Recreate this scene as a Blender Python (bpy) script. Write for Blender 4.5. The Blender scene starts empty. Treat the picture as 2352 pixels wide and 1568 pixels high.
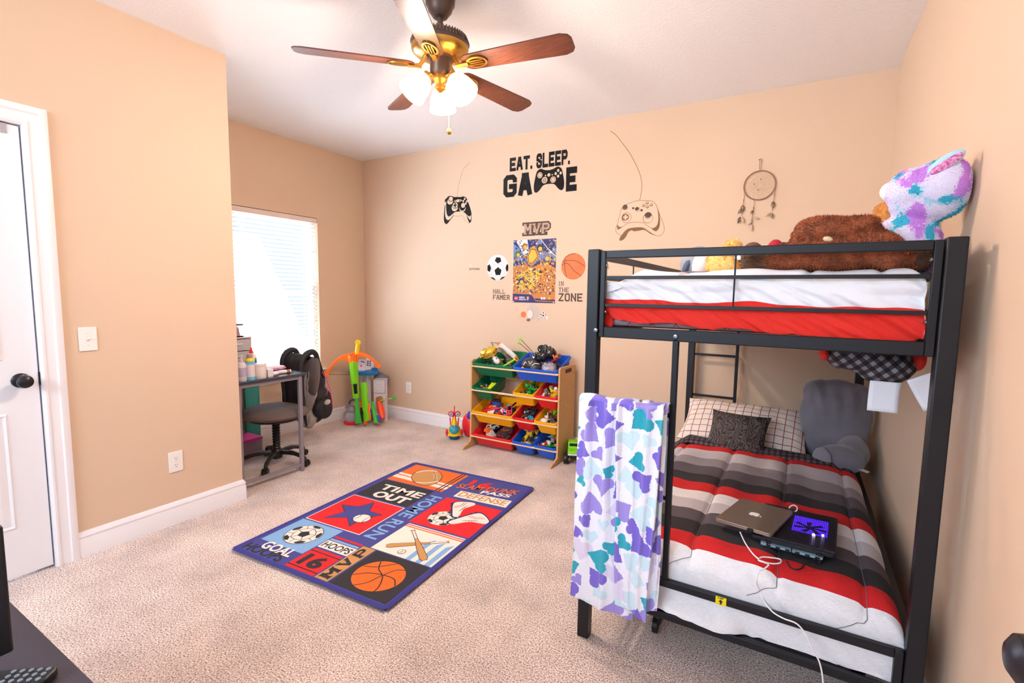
import bpy, bmesh, math, random
from mathutils import Vector, Matrix, Euler, noise
R = math.radians
PI = math.pi
SC = bpy.context.scene
COL = SC.collection

# ------------------------------------------------------------------ camera
W_, H_ = 2352, 1568
F_ = 1122.12
CAM = Vector((0, 0, 1.3513))
CR = Vector((0.86118481, 0.50808424, 0.0145301)).normalized()
CF = Vector((-0.50451079, 0.85790947, -0.09726357)).normalized()
CU = CR.cross(CF).normalized()
cd = bpy.data.cameras.new('camera')
cam = bpy.data.objects.new('camera', cd)
COL.objects.link(cam)
cd.sensor_width = 36.0
cd.lens = F_ / W_ * 36.0
cd.clip_start = 0.02
mw = Matrix((CR, CU, -CF)).transposed().to_4x4()
mw.translation = CAM
cam.matrix_world = mw
SC.camera = cam

# ------------------------------------------------------------------ view, world, lights
SC.view_settings.view_transform = 'Standard'
SC.view_settings.look = 'None'
SC.view_settings.gamma = 1.0
SC.view_settings.use_curve_mapping = False
SC.view_settings.exposure = -0.10
wd = bpy.data.worlds.new('sky')
SC.world = wd
wd.use_nodes = True
bg = wd.node_tree.nodes['Background']
bg.inputs[0].default_value = (0.74, 0.86, 1.0, 1)
bg.inputs[1].default_value = 1.1

def area(name, loc, target, sx, sy, power, color):
    l = bpy.data.lights.new(name, 'AREA')
    l.shape = 'RECTANGLE'
    l.size, l.size_y = sx, sy
    l.energy = power
    l.color = color
    o = bpy.data.objects.new(name, l)
    COL.objects.link(o)
    o.location = loc
    d = Vector(target) - Vector(loc)
    o.rotation_euler = d.to_track_quat('-Z', 'Y').to_euler()
    return o
area('daylight_outside_window', (-4.95, 2.80, 0.95), (-3.3, 2.80, 2.10), 1.6, 2.6, 2500, (0.70, 0.85, 1.0))
area('front_fill_light', (-1.9, -2.2, 2.25), (-0.6, 2.5, 1.2), 2.4, 1.0, 130, (0.74, 0.88, 1.0))  # unseen area lamp added behind the camera as front fill

# ------------------------------------------------------------------ room numbers (metres)
XC, XL, YB, XR, YC, HC = -3.042, -4.141, 3.826, 0.4226, 1.7585, 2.74
YF = -1.6

def P(u, v, ax, val):
    """where the sight line of photograph pixel (u, v) meets a plane of the room"""
    d = CF + CR * ((u - W_ / 2) / F_) - CU * ((v - H_ / 2) / F_)
    i = 'xyz'.index(ax)
    return CAM + d * ((val - CAM[i]) / d[i])

# ------------------------------------------------------------------ materials
def lin(c):
    return tuple(((x / 255.0) / 12.92 if x / 255.0 <= 0.04045 else ((x / 255.0 + 0.055) / 1.055) ** 2.4) for x in c)
MATS = {}
def mat(name, rgb, rough=0.6, metal=0.0, var=0.0, vscale=20, bump=0.0, bscale=60, coat=0.0, trans=0.0, emit=0.0, alpha=1.0, rgb2=None, stretch=None, sheen=0.0, ior=1.45, subs=0.0):
    if name in MATS:
        return MATS[name]
    m = bpy.data.materials.new(name)
    m.use_nodes = True
    nt = m.node_tree
    b = nt.nodes['Principled BSDF']
    c = lin(rgb) + (1,)
    b.inputs['Base Color'].default_value = c
    b.inputs['Roughness'].default_value = rough
    b.inputs['Metallic'].default_value = metal
    b.inputs['IOR'].default_value = ior
    b.inputs['Coat Weight'].default_value = coat
    b.inputs['Transmission Weight'].default_value = trans
    b.inputs['Sheen Weight'].default_value = sheen
    b.inputs['Alpha'].default_value = alpha
    if emit:
        b.inputs['Emission Color'].default_value = c
        b.inputs['Emission Strength'].default_value = emit
    tc = None
    def coords():
        t = nt.nodes.new('ShaderNodeTexCoord')
        if stretch:
            mp = nt.nodes.new('ShaderNodeMapping')
            mp.inputs['Scale'].default_value = stretch
            nt.links.new(t.outputs['Object'], mp.inputs['Vector'])
            return mp.outputs[0]
        return t.outputs['Object']
    if var or rgb2:
        n = nt.nodes.new('ShaderNodeTexNoise')
        n.inputs['Scale'].default_value = vscale
        n.inputs['Detail'].default_value = 4
        nt.links.new(coords(), n.inputs['Vector'])
        mx = nt.nodes.new('ShaderNodeMix')
        mx.data_type = 'RGBA'
        c2 = lin(rgb2) if rgb2 else tuple(x * (1 - var) for x in c[:3])
        c1 = c[:3] if rgb2 else tuple(min(1, x * (1 + var)) for x in c[:3])
        mx.inputs[6].default_value = c1 + (1,)
        mx.inputs[7].default_value = tuple(c2) + (1,)
        mr = nt.nodes.new('ShaderNodeMapRange')
        mr.inputs['From Min'].default_value = 0.35
        mr.inputs['From Max'].default_value = 0.65
        nt.links.new(n.outputs['Fac'], mr.inputs['Value'])
        nt.links.new(mr.outputs[0], mx.inputs[0])
        nt.links.new(mx.outputs[2], b.inputs['Base Color'])
    if bump:
        n = nt.nodes.new('ShaderNodeTexNoise')
        n.inputs['Scale'].default_value = bscale
        n.inputs['Detail'].default_value = 3
        nt.links.new(coords(), n.inputs['Vector'])
        bp = nt.nodes.new('ShaderNodeBump')
        bp.inputs['Strength'].default_value = min(1, bump)
        bp.inputs['Distance'].default_value = 0.002 if bump <= 1 else 0.002 * bump
        nt.links.new(n.outputs['Fac'], bp.inputs['Height'])
        nt.links.new(bp.outputs[0], b.inputs['Normal'])
    MATS[name] = m
    return m

def nodes_of(m):
    return m.node_tree.nodes, m.node_tree.links, m.node_tree.nodes['Principled BSDF']

# ------------------------------------------------------------------ mesh builder
class MB:
    def __init__(s, T=None):
        s.v = []; s.f = []; s.m = []; s.cur = 0
        s.T = T or Matrix()
    def mat(s, i):
        s.cur = i
        return s
    def add(s, vs, fs, mi=None):
        b = len(s.v)
        T = s.T
        s.v += [tuple(T @ Vector(p)) for p in vs]
        s.f += [tuple(b + i for i in f) for f in fs]
        s.m += mi if mi is not None else [s.cur] * len(fs)
        return s
    def box(s, c, d, rot=None, taper=1.0):
        x, y, z = d[0] / 2, d[1] / 2, d[2] / 2
        vs = [(-x, -y, -z), (x, -y, -z), (x, y, -z), (-x, y, -z), (-x * taper, -y * taper, z), (x * taper, -y * taper, z), (x * taper, y * taper, z), (-x * taper, y * taper, z)]
        M = Matrix.Translation(c)
        if rot:
            M = M @ Euler(rot).to_matrix().to_4x4()
        vs = [M @ Vector(p) for p in vs]
        return s.add(vs, [(0, 3, 2, 1), (4, 5, 6, 7), (0, 1, 5, 4), (1, 2, 6, 5), (2, 3, 7, 6), (3, 0, 4, 7)])
    def bx(s, x0, x1, y0, y1, z0, z1):
        return s.box(((x0 + x1) / 2, (y0 + y1) / 2, (z0 + z1) / 2), (abs(x1 - x0), abs(y1 - y0), abs(z1 - z0)))
    def tube(s, pts, r, n=10, closed=False, caps=True):
        pts = [Vector(p) for p in pts]
        N = len(pts)
        rr = r if isinstance(r, (list, tuple)) else [r] * N
        tang = []
        for i in range(N):
            if closed:
                t = pts[(i + 1) % N] - pts[i - 1]
            else:
                t = pts[min(i + 1, N - 1)] - pts[max(i - 1, 0)]
            tang.append(t.normalized() if t.length > 1e-9 else Vector((0, 0, 1)))
        a = Vector((0, 0, 1)) if abs(tang[0].z) < 0.9 else Vector((1, 0, 0))
        nrm = (a - tang[0] * a.dot(tang[0])).normalized()
        vs = []
        for i in range(N):
            nrm = (nrm - tang[i] * nrm.dot(tang[i])).normalized()
            bn = tang[i].cross(nrm)
            for k in range(n):
                w = 2 * PI * k / n
                vs.append(pts[i] + (nrm * math.cos(w) + bn * math.sin(w)) * rr[i])
        fs = []
        for i in range(N if closed else N - 1):
            j = (i + 1) % N
            for k in range(n):
                fs.append((i * n + k, i * n + (k + 1) % n, j * n + (k + 1) % n, j * n + k))
        if caps and not closed:
            fs.append(tuple(range(n))[::-1])
            fs.append(tuple((N - 1) * n + k for k in range(n)))
        return s.add(vs, fs)
    def cyl(s, p0, p1, r, r1=None, n=20):
        return s.tube([p0, p1], [r, r if r1 is None else r1], n)
    def lathe(s, prof, c=(0, 0, 0), n=28, axis=None, cap=True, seg=None):
        """prof: (radius, height) pairs"""
        M = Matrix.Translation(c)
        if axis is not None:
            M = M @ Vector(axis).to_track_quat('Z', 'Y').to_matrix().to_4x4()
        vs = []
        for (r, z) in prof:
            for k in range(n):
                w = 2 * PI * k / n
                vs.append(M @ Vector((r * math.cos(w), r * math.sin(w), z)))
        fs = []
        for i in range(len(prof) - 1):
            for k in range(n):
                fs.append((i * n + k, i * n + (k + 1) % n, (i + 1) * n + (k + 1) % n, (i + 1) * n + k))
        if cap:
            fs.append(tuple(range(n))[::-1])
            fs.append(tuple((len(prof) - 1) * n + k for k in range(n)))
        return s.add(vs, fs)
    def ell(s, c, r, rot=None, n=16, m=10):
        M = Matrix.Translation(c)
        if rot:
            M = M @ Euler(rot).to_matrix().to_4x4()
        if not isinstance(r, (tuple, list)):
            r = (r, r, r)
        vs = [M @ Vector((0, 0, -r[2]))]
        for i in range(1, m):
            a = -PI / 2 + PI * i / m
            for k in range(n):
                w = 2 * PI * k / n
                vs.append(M @ Vector((r[0] * math.cos(a) * math.cos(w), r[1] * math.cos(a) * math.sin(w), r[2] * math.sin(a))))
        vs.append(M @ Vector((0, 0, r[2])))
        fs = []
        for k in range(n):
            fs.append((0, 1 + (k + 1) % n, 1 + k))
        for i in range(m - 2):
            for k in range(n):
                a = 1 + i * n
                fs.append((a + k, a + (k + 1) % n, a + n + (k + 1) % n, a + n + k))
        t = len(vs) - 1
        a = 1 + (m - 2) * n
        for k in range(n):
            fs.append((a + k, a + (k + 1) % n, t))
        return s.add(vs, fs)
    def prism(s, pts, h0, h1, plane='xy', off=(0, 0, 0)):
        n = len(pts)
        def q(a, b, h):
            p = {'xy': (a, b, h), 'xz': (a, h, b), 'yz': (h, a, b)}[plane]
            return (p[0] + off[0], p[1] + off[1], p[2] + off[2])
        vs = [q(a, b, h0) for a, b in pts] + [q(a, b, h1) for a, b in pts]
        fs = [tuple(range(n))[::-1], tuple(range(n, 2 * n))]
        fs += [(i, (i + 1) % n, n + (i + 1) % n, n + i) for i in range(n)]
        return s.add(vs, fs)
    def grid(s, nu, nv, fn, mf=None, closed_u=False):
        vs = []; fs = []; mi = []
        for j in range(nv + 1):
            for i in range(nu + (0 if closed_u else 1)):
                vs.append(fn(i / nu, j / nv))
        w = nu if closed_u else nu + 1
        for j in range(nv):
            for i in range(nu):
                i2 = (i + 1) % w if closed_u else i + 1
                fs.append((j * w + i, j * w + i2, (j + 1) * w + i2, (j + 1) * w + i))
                mi.append(mf((i + 0.5) / nu, (j + 0.5) / nv) if mf else s.cur)
        return s.add(vs, fs, mi)

def chain(o):
    m = Matrix()
    while o:
        m = o.matrix_basis @ m
        o = o.parent
    return m

def put(name, mb, mats, parent=None, smooth=35, bevel=0.0, bseg=2, subsurf=0, solid=0.0, world=False, weld=False, fixn=True):
    """link the collected shape as one mesh object; world=True: vertices are in room coordinates"""
    vs = mb.v
    if parent and world:
        inv = chain(parent).inverted()
        vs = [tuple(inv @ Vector(p)) for p in vs]
    me = bpy.data.meshes.new(name)
    me.from_pydata(vs, [], mb.f)
    if not isinstance(mats, (list, tuple)):
        mats = [mats]
    for m in mats:
        me.materials.append(m)
    if len(mats) > 1:
        me.polygons.foreach_set('material_index', [min(i, len(mats) - 1) for i in mb.m])
    me.update()
    bm = bmesh.new()
    bm.from_mesh(me)
    if weld:
        bmesh.ops.remove_doubles(bm, verts=bm.verts, dist=1e-5)
    if fixn and len(bm.faces) < 60000:
        bmesh.ops.recalc_face_normals(bm, faces=bm.faces)
    bm.to_mesh(me)
    bm.free()
    if smooth:
        me.polygons.foreach_set('use_smooth', [True] * len(me.polygons))
        me.set_sharp_from_angle(angle=R(smooth))
    o = bpy.data.objects.new(name, me)
    COL.objects.link(o)
    if parent:
        o.parent = parent
    if bevel:
        b = o.modifiers.new('bevel', 'BEVEL')
        b.width = bevel; b.segments = bseg; b.limit_method = 'ANGLE'; b.angle_limit = R(40)
    if subsurf:
        b = o.modifiers.new('sub', 'SUBSURF')
        b.levels = b.render_levels = subsurf
    if solid:
        b = o.modifiers.new('solid', 'SOLIDIFY')
        b.thickness = solid; b.offset = -1
    return o

def tag(o, label, cat, group=None, kind=None):
    o['label'] = label
    if cat: o['category'] = cat
    if group: o['group'] = group
    if kind: o['kind'] = kind
    return o

def thing(name, label, cat, loc=(0, 0, 0), rz=0.0, group=None, rot=None):
    o = bpy.data.objects.new(name, None)
    o.empty_display_size = 0.05
    COL.objects.link(o)
    o.location = loc
    o.rotation_euler = rot if rot else (0, 0, rz)
    return tag(o, label, cat, group)

def solo(name, label, cat, mb, mats, group=None, loc=None, **k):
    """a thing that is one mesh; its origin is moved to the middle of its foot"""
    xs = [p[0] for p in mb.v]; ys = [p[1] for p in mb.v]; zs = [p[2] for p in mb.v]
    c = Vector(((min(xs) + max(xs)) / 2, (min(ys) + max(ys)) / 2, min(zs)))
    mb.v = [(p[0] - c.x, p[1] - c.y, p[2] - c.z) for p in mb.v]
    o = put(name, mb, mats, **k)
    o.location = c
    return tag(o, label, cat, group)

def struct(name, mb, mats, parent=None, **k):
    o = put(name, mb, mats, parent, **k)
    if not parent:
        o['kind'] = 'structure'
        o['label'] = k.get('label', name.replace('_', ' '))
    return o

def copy_tree(o, parent=None):
    c = o.copy()
    COL.objects.link(c)
    if parent: c.parent = parent
    for ch in [x for x in KIDS.get(o.name, [])]:
        copy_tree(ch, c)
    return c
KIDS = {}

# ------------------------------------------------------------------ blob: one smooth skin over many ellipsoids
def blob(parts, voxel=0.008, smooth=6):
    mb = MB()
    for p in parts:
        mb.ell(p[0], p[1], p[2] if len(p) > 2 else None, n=20, m=14)
    me = bpy.data.meshes.new('tmp')
    me.from_pydata(mb.v, [], mb.f)
    o = bpy.data.objects.new('tmp', me)
    COL.objects.link(o)
    r = o.modifiers.new('r', 'REMESH'); r.mode = 'VOXEL'; r.voxel_size = voxel
    if smooth:
        q = o.modifiers.new('s', 'SMOOTH'); q.factor = 0.5; q.iterations = smooth
    dg = bpy.context.evaluated_depsgraph_get()
    ev = o.evaluated_get(dg)
    m2 = ev.to_mesh()
    vs = [tuple(v.co) for v in m2.vertices]
    fs = [tuple(p.vertices) for p in m2.polygons]
    ns = [tuple(p.normal) for p in m2.polygons]
    ev.to_mesh_clear()
    bpy.data.objects.remove(o)
    bpy.data.meshes.remove(me)
    return vs, fs, ns

def furry(mb, vs, fs, ns, matf, length=0.02, per=2.0, w=0.0025, seed=1, lean=(0, 0, -0.5), skip=None):
    """skin plus tapering tufts growing from it; matf(point) picks the colour"""
    rnd = random.Random(seed)
    mi = []
    cs = []
    for f in fs:
        c = Vector((0, 0, 0))
        for i in f: c += Vector(vs[i])
        c /= len(f)
        cs.append(c)
        mi.append(matf(c + Vector((rnd.uniform(-1, 1), rnd.uniform(-1, 1), rnd.uniform(-1, 1))) * .0045))
    mb.add(vs, fs, mi)
    lean = Vector(lean)
    tv = []; tf = []; tm = []
    for k, f in enumerate(fs):
        if skip and skip(cs[k]): continue
        n = Vector(ns[k])
        cnt = int(per) + (1 if rnd.random() < per - int(per) else 0)
        for q in range(cnt):
            a = Vector(vs[f[0]]); b = Vector(vs[f[1]]); c = Vector(vs[f[2]])
            u, v = rnd.random(), rnd.random()
            if u + v > 1: u, v = 1 - u, 1 - v
            p = a + (b - a) * u + (c - a) * v
            d = (n + lean * 0.6 + Vector((rnd.uniform(-.5, .5), rnd.uniform(-.5, .5), rnd.uniform(-.5, .5)))).normalized()
            side = d.cross(Vector((rnd.uniform(-1, 1), rnd.uniform(-1, 1), rnd.uniform(-1, 1)))).normalized() * w
            L = length * rnd.uniform(0.5, 1.2)
            i0 = len(tv)
            tv += [p - side - n * 0.001, p + side - n * 0.001, p + d * L]
            tf.append((i0, i0 + 1, i0 + 2))
            tm.append(matf(p + Vector((rnd.uniform(-1, 1), rnd.uniform(-1, 1), rnd.uniform(-1, 1))) * .0045))
    mb.add(tv, tf, tm)
    return mb

# ------------------------------------------------------------------ flat drawings lying on a real surface
TXT = {}
def text_mesh(s, bold=0.0, shear=0.0):
    key = (s, bold, shear)
    if key in TXT: return TXT[key]
    cu = bpy.data.curves.new('t', 'FONT')
    cu.body = s; cu.size = 1; cu.offset = bold; cu.shear = shear; cu.resolution_u = 3
    o = bpy.data.objects.new('t', cu)
    COL.objects.link(o)
    dg = bpy.context.evaluated_depsgraph_get()
    m2 = o.evaluated_get(dg).to_mesh()
    vs = [(v.co.x, v.co.y) for v in m2.vertices]
    fs = [tuple(p.vertices) for p in m2.polygons]
    o.evaluated_get(dg).to_mesh_clear()
    bpy.data.objects.remove(o); bpy.data.curves.remove(cu)
    TXT[key] = (vs, fs)
    return TXT[key]

GL = {  # block letters: strokes on a 4 x 6 grid
 'A': [[(0, 0), (1.5, 6), (2.5, 6), (4, 0)], [(1.35, 2), (2.65, 2)]], 'D': [[(0, 0), (0, 6), (2.8, 6), (4, 5), (4, 1), (2.8, 0), (0, 0)]],
 'E': [[(4, 6), (0, 6), (0, 0), (4, 0)], [(0, 3), (3.2, 3)]], 'F': [[(4, 6), (0, 6), (0, 0)], [(0, 3), (3.2, 3)]],
 'G': [[(4, 4.95), (4, 5.2), (3.2, 6), (.8, 6), (0, 5.2), (0, .8), (.8, 0), (3.2, 0), (4, .8), (4, 2.8), (2.4, 2.8)]],
 'H': [[(0, 0), (0, 6)], [(4, 0), (4, 6)], [(0, 3), (4, 3)]], 'I': [[(2, 0), (2, 6)]], 'K': [[(0, 0), (0, 6)], [(4, 6), (0, 3), (4, 0)]],
 'L': [[(0, 6), (0, 0), (4, 0)]], 'M': [[(0, 0), (0, 6), (2, 2.4), (4, 6), (4, 0)]], 'N': [[(0, 0), (0, 6), (4, 0), (4, 6)]],
 'O': [[(.8, 0), (0, .8), (0, 5.2), (.8, 6), (3.2, 6), (4, 5.2), (4, .8), (3.2, 0), (.8, 0)]], 'P': [[(0, 0), (0, 6), (3.2, 6), (4, 5.2), (4, 3.6), (3.2, 2.8), (0, 2.8)]],
 'R': [[(0, 0), (0, 6), (3.2, 6), (4, 5.2), (4, 3.6), (3.2, 2.8), (0, 2.8)], [(2, 2.8), (4, 0)]], 'S': [[(4, 4.6), (4, 5.2), (3.2, 6), (.8, 6), (0, 5.2), (0, 3.9), (4, 2.1), (4, .8), (3.2, 0), (.8, 0), (0, .8), (0, 1.4)]],
 'T': [[(0, 6), (4, 6)], [(2, 6), (2, 0)]], 'V': [[(0, 6), (2, 0), (4, 6)]], 'X': [[(0, 0), (4, 6)], [(0, 6), (4, 0)]], 'Z': [[(0, 6), (4, 6), (0, 0), (4, 0)]],
 '.': [[(0, 0), (0.01, 0)]], '1': [[(.8, 5), (2, 6), (2, 0)], [(.8, 0), (3.2, 0)]], '6': [[(3.6, 5.6), (3, 6), (.8, 6), (0, 5.2), (0, .8), (.8, 0), (3.2, 0), (4, .8), (4, 2.6), (3.2, 3.4), (0, 3.4)]]}
SERIF = {'A': [(0, 0), (4, 0)], 'F': [(0, 0)], 'H': [(0, 0), (4, 0), (0, 6), (4, 6)], 'I': [(2, 0), (2, 6)], 'M': [(0, 0), (4, 0), (0, 6), (4, 6)], 'N': [(0, 0), (0, 6), (4, 6)], 'P': [(0, 0)], 'R': [(0, 0), (4, 0)], 'T': [(2, 0)], 'V': [(0, 6), (4, 6)]}

class Flat:
    """draws thin layers on a plane: O origin, U right, V up (unit), N out of the surface"""
    def __init__(s, O, U, V, mb=None, step=0.00035):
        s.O, s.U, s.V = Vector(O), Vector(U).normalized(), Vector(V).normalized()
        s.N = s.U.cross(s.V).normalized()
        s.mb = mb or MB()
        s.step = step
        s.mats = []
    def mi(s, m):
        if m not in s.mats: s.mats.append(m)
        return s.mats.index(m)
    k = 0
    def hh(s, lay):
        s.k += 1
        return s.step * lay + (s.k % 32) * s.step * 0.02
    def p3(s, a, b, h): return s.O + s.U * a + s.V * b + s.N * h
    def faces(s, pts, fs, m, lay):
        h = s.hh(lay)
        s.mb.add([s.p3(a, b, h) for a, b in pts], fs, [s.mi(m)] * len(fs))
    def poly(s, pts, m, lay=1):
        h = s.hh(lay)
        n = len(pts)
        vs = [s.p3(a, b, 0) for a, b in pts] + [s.p3(a, b, h) for a, b in pts]
        fs = [tuple(range(n, 2 * n))] + [(i, (i + 1) % n, n + (i + 1) % n, n + i) for i in range(n)]
        s.mb.add(vs, fs, [s.mi(m)] * len(fs))
    def rect(s, x0, y0, x1, y1, m, lay=1): s.poly([(x0, y0), (x1, y0), (x1, y1), (x0, y1)], m, lay)
    def oval(s, cx, cy, rx, ry, m, lay=1, rot=0, n=40, a0=0, a1=360):
        c, q = math.cos(R(rot)), math.sin(R(rot))
        full = a1 - a0 >= 360
        pts = []
        for k in range(n + (0 if full else 1)):
            w = R(a0 + (a1 - a0) * k / n)
            x, y = rx * math.cos(w), ry * math.sin(w)
            pts.append((cx + x * c - y * q, cy + x * q + y * c))
        s.poly(pts, m, lay)
    def line(s, pts, w, m, lay=1, closed=False):
        pts = [Vector(p).to_2d() if len(p) > 2 else Vector(p) for p in pts]
        N = len(pts)
        vs = []
        for i in range(N):
            if closed: t = pts[(i + 1) % N] - pts[i - 1]
            else: t = pts[min(i + 1, N - 1)] - pts[max(i - 1, 0)]
            t = t.normalized()
            nn = Vector((-t.y, t.x)) * w / 2
            vs += [tuple(pts[i] + nn), tuple(pts[i] - nn)]
        fs = [(2 * i, 2 * i + 1, 2 * ((i + 1) % N) + 1, 2 * ((i + 1) % N)) for i in range(N if closed else N - 1)]
        s.faces(vs, fs, m, lay)
    def ring(s, cx, cy, rx, ry, w, m, lay=1, rot=0, a0=0, a1=360, n=36):
        c, q = math.cos(R(rot)), math.sin(R(rot))
        pts = []
        full = a1 - a0 >= 360
        for k in range(n + (0 if full else 1)):
            a = R(a0 + (a1 - a0) * k / n)
            x, y = rx * math.cos(a), ry * math.sin(a)
            pts.append((cx + x * c - y * q, cy + x * q + y * c))
        s.line(pts, w, m, lay, closed=full)
    def text(s, t, x0, y0, x1, y1, m, lay=2, rot=0, bold=0.0, shear=0.0, dy=0.0):
        """t fitted into the box; rot=90 / -90 turns the reading direction"""
        vs, fs = text_mesh(t, bold, shear)
        ax, bx = min(p[0] for p in vs), max(p[0] for p in vs)
        ay, by = min(p[1] for p in vs), max(p[1] for p in vs)
        out = []
        for (x, y) in vs:
            u, v = (x - ax) / (bx - ax), (y - ay) / (by - ay)
            if rot == 90: u, v = 1 - v, u
            elif rot == -90: u, v = v, 1 - u
            out.append((x0 + (x1 - x0) * u, y0 + (y1 - y0) * v + dy * u))
        s.faces(out, fs, m, lay)
    def block(s, t, x0, y0, x1, y1, m, lay=2, th=1.3, gap=1.0, serif=0.0, rot=0, slant=0):
        segs = []; cx = 0
        for ch in t:
            if ch == ' ': cx += 2.6 + gap; continue
            wd_ = 0 if ch == '.' else (2.2 if ch == 'I' and not serif else 4)
            for st in GL[ch]:
                q = [(cx + a - (0.9 if ch == 'I' and not serif else 0), b) for a, b in st]
                dg = [abs(q[i + 1][0] - q[i][0]) > .05 and abs(q[i + 1][1] - q[i][1]) > .05 and math.dist(q[i], q[i + 1]) < 1.6 for i in range(len(q) - 1)]
                loop = math.dist(q[0], q[-1]) < .01
                for i in range(len(q) - 1):
                    pa = dg[i - 1] if (i > 0 or loop) else False
                    pb = dg[(i + 1) % len(dg)] if (i < len(dg) - 1 or loop) else False
                    segs.append((q[i], q[i + 1], th, .42 if (pa or dg[i]) else 1, .42 if (pb or dg[i]) else 1))
            if serif:
                for (a, b) in SERIF.get(ch, []):
                    yy = b + (-1 if b > 3 else 1) * (th - serif) / 2 * -1
                    segs.append(((cx + a - serif * 0.9, yy), (cx + a + serif * 0.9, yy), serif, 1, 1))
            cx += wd_ + th + gap
        quads = []
        for a, b, w, ea, eb in segs:
            a, b = Vector(a), Vector(b)
            d = b - a
            d = d.normalized() if d.length > 0.05 else Vector((1, 0))
            e = d * (w / 2); nn = Vector((-d.y, d.x)) * (w / 2)
            if abs(d.x) > 0.02 and abs(d.y) > 0.02 and ea == 1 == eb: e = e * 0.9
            quads.append([a - e * ea - nn, b + e * eb - nn, b + e * eb + nn, a - e * ea + nn])
        X0 = min(p.x for q in quads for p in q); X1 = max(p.x for q in quads for p in q)
        Y0, Y1 = -th / 2, 6 + th / 2
        for q in quads:
            o = []
            for p in q:
                u, v = (p.x - X0) / (X1 - X0), (min(max(p.y, Y0), Y1) - Y0) / (Y1 - Y0)
                if rot == 90: u, v = 1 - v, u
                elif rot == -90: u, v = v, 1 - u
                o.append((x0 + (x1 - x0) * u + slant * v, y0 + (y1 - y0) * v))
            s.faces(o, [(0, 1, 2, 3)], m, lay)
    def build(s, name, parent=None, world=True, **k):
        return put(name, s.mb, s.mats, parent, smooth=0, world=world, fixn=False, **k)

def smoothline(pts, n=8, closed=False):
    """Catmull-Rom through the points"""
    pts = [Vector(p) for p in pts]
    N = len(pts); out = []
    for i in range(N if closed else N - 1):
        p0 = pts[i - 1] if (i > 0 or closed) else pts[0]
        p1 = pts[i]; p2 = pts[(i + 1) % N]
        p3 = pts[(i + 2) % N] if (i + 2 < N or closed) else pts[-1]
        for k in range(n):
            t = k / n
            out.append(0.5 * ((2 * p1) + (p2 - p0) * t + (2 * p0 - 5 * p1 + 4 * p2 - p3) * t * t + (3 * p1 - p0 - 3 * p2 + p3) * t ** 3))
    if not closed: out.append(pts[-1])
    return out
def nz(x, y, z=0.0): return noise.noise(Vector((x, y, z)))
# ================================================================== THE ROOM
m_wall = mat('wall_paint', (219, 190, 164), 0.85, bump=0.25, bscale=160)
m_ceil = mat('ceiling_paint', (244, 242, 244), 0.9, bump=1.2, bscale=70)
m_trim = mat('white_trim_paint', (238, 234, 238), 0.35)
m_door = mat('white_door_paint', (236, 234, 240), 0.45)
m_white = mat('white_plastic', (240, 236, 232), 0.35)
m_black = mat('black_plastic', (22, 21, 24), 0.4)
m_knob = mat('dark_bronze', (52, 50, 56), 0.32, metal=0.7)

m_carpet = mat('carpet', (196, 172, 160), 0.95)
nd, lk, bs = nodes_of(m_carpet)
tc = nd.new('ShaderNodeTexCoord')
def _noise(scale, detail=3, rough=0.6):
    n = nd.new('ShaderNodeTexNoise'); n.inputs['Scale'].default_value = scale; n.inputs['Detail'].default_value = detail; n.inputs['Roughness'].default_value = rough
    lk.new(tc.outputs['Object'], n.inputs['Vector']); return n
n1 = _noise(165, 3, 0.8)
rp = nd.new('ShaderNodeValToRGB')
els = rp.color_ramp.elements
els[0].position = 0.36; els[0].color = lin((96, 66, 56)) + (1,)
els[1].position = 0.64; els[1].color = lin((255, 248, 246)) + (1,)
e = els.new(0.45); e.color = lin((192, 164, 154)) + (1,)
e = els.new(0.53); e.color = lin((232, 214, 207)) + (1,)
lk.new(n1.outputs['Fac'], rp.inputs[0])
n2 = _noise(3.2, 4, 0.6)
mr = nd.new('ShaderNodeMapRange'); mr.inputs['From Min'].default_value = 0.32; mr.inputs['From Max'].default_value = 0.68; mr.inputs['To Min'].default_value = 0.82; mr.inputs['To Max'].default_value = 1.20
lk.new(n2.outputs['Fac'], mr.inputs['Value'])
mx = nd.new('ShaderNodeVectorMath'); mx.operation = 'SCALE'
lk.new(rp.outputs[0], mx.inputs[0]); lk.new(mr.outputs[0], mx.inputs['Scale'])
lk.new(mx.outputs[0], bs.inputs['Base Color'])
n3 = _noise(170, 2, 0.7)
bpn = nd.new('ShaderNodeBump'); bpn.inputs['Strength'].default_value = 0.9; bpn.inputs['Distance'].default_value = 0.006
lk.new(n3.outputs['Fac'], bpn.inputs['Height']); lk.new(bpn.outputs[0], bs.inputs['Normal'])

struct('floor', MB().bx(XL - .12, XR + .12, YF, YB + .12, -0.12, 0), m_carpet, smooth=0)
struct('ceiling', MB().bx(XL - .12, XR + .12, YF, YB + .12, HC, HC + .12), m_ceil, smooth=0)
struct('wall_back', MB().bx(XL - .12, XR + .12, YB, YB + .12, 0, HC), m_wall, smooth=0)
struct('wall_right', MB().bx(XR, XR + .12, YF, YB, 0, HC), m_wall, smooth=0)
# window wall with its opening
WY0, WY1, WZ0, WZ1 = 2.38, 3.235, 0.57, 2.06
mb = MB()
mb.bx(XL - .12, XL, YC, WY0, 0, HC); mb.bx(XL - .12, XL, WY1, YB, 0, HC)
mb.bx(XL - .12, XL, WY0, WY1, 0, WZ0); mb.bx(XL - .12, XL, WY0, WY1, WZ1, HC)
struct('wall_window', mb, m_wall, smooth=0)
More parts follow.
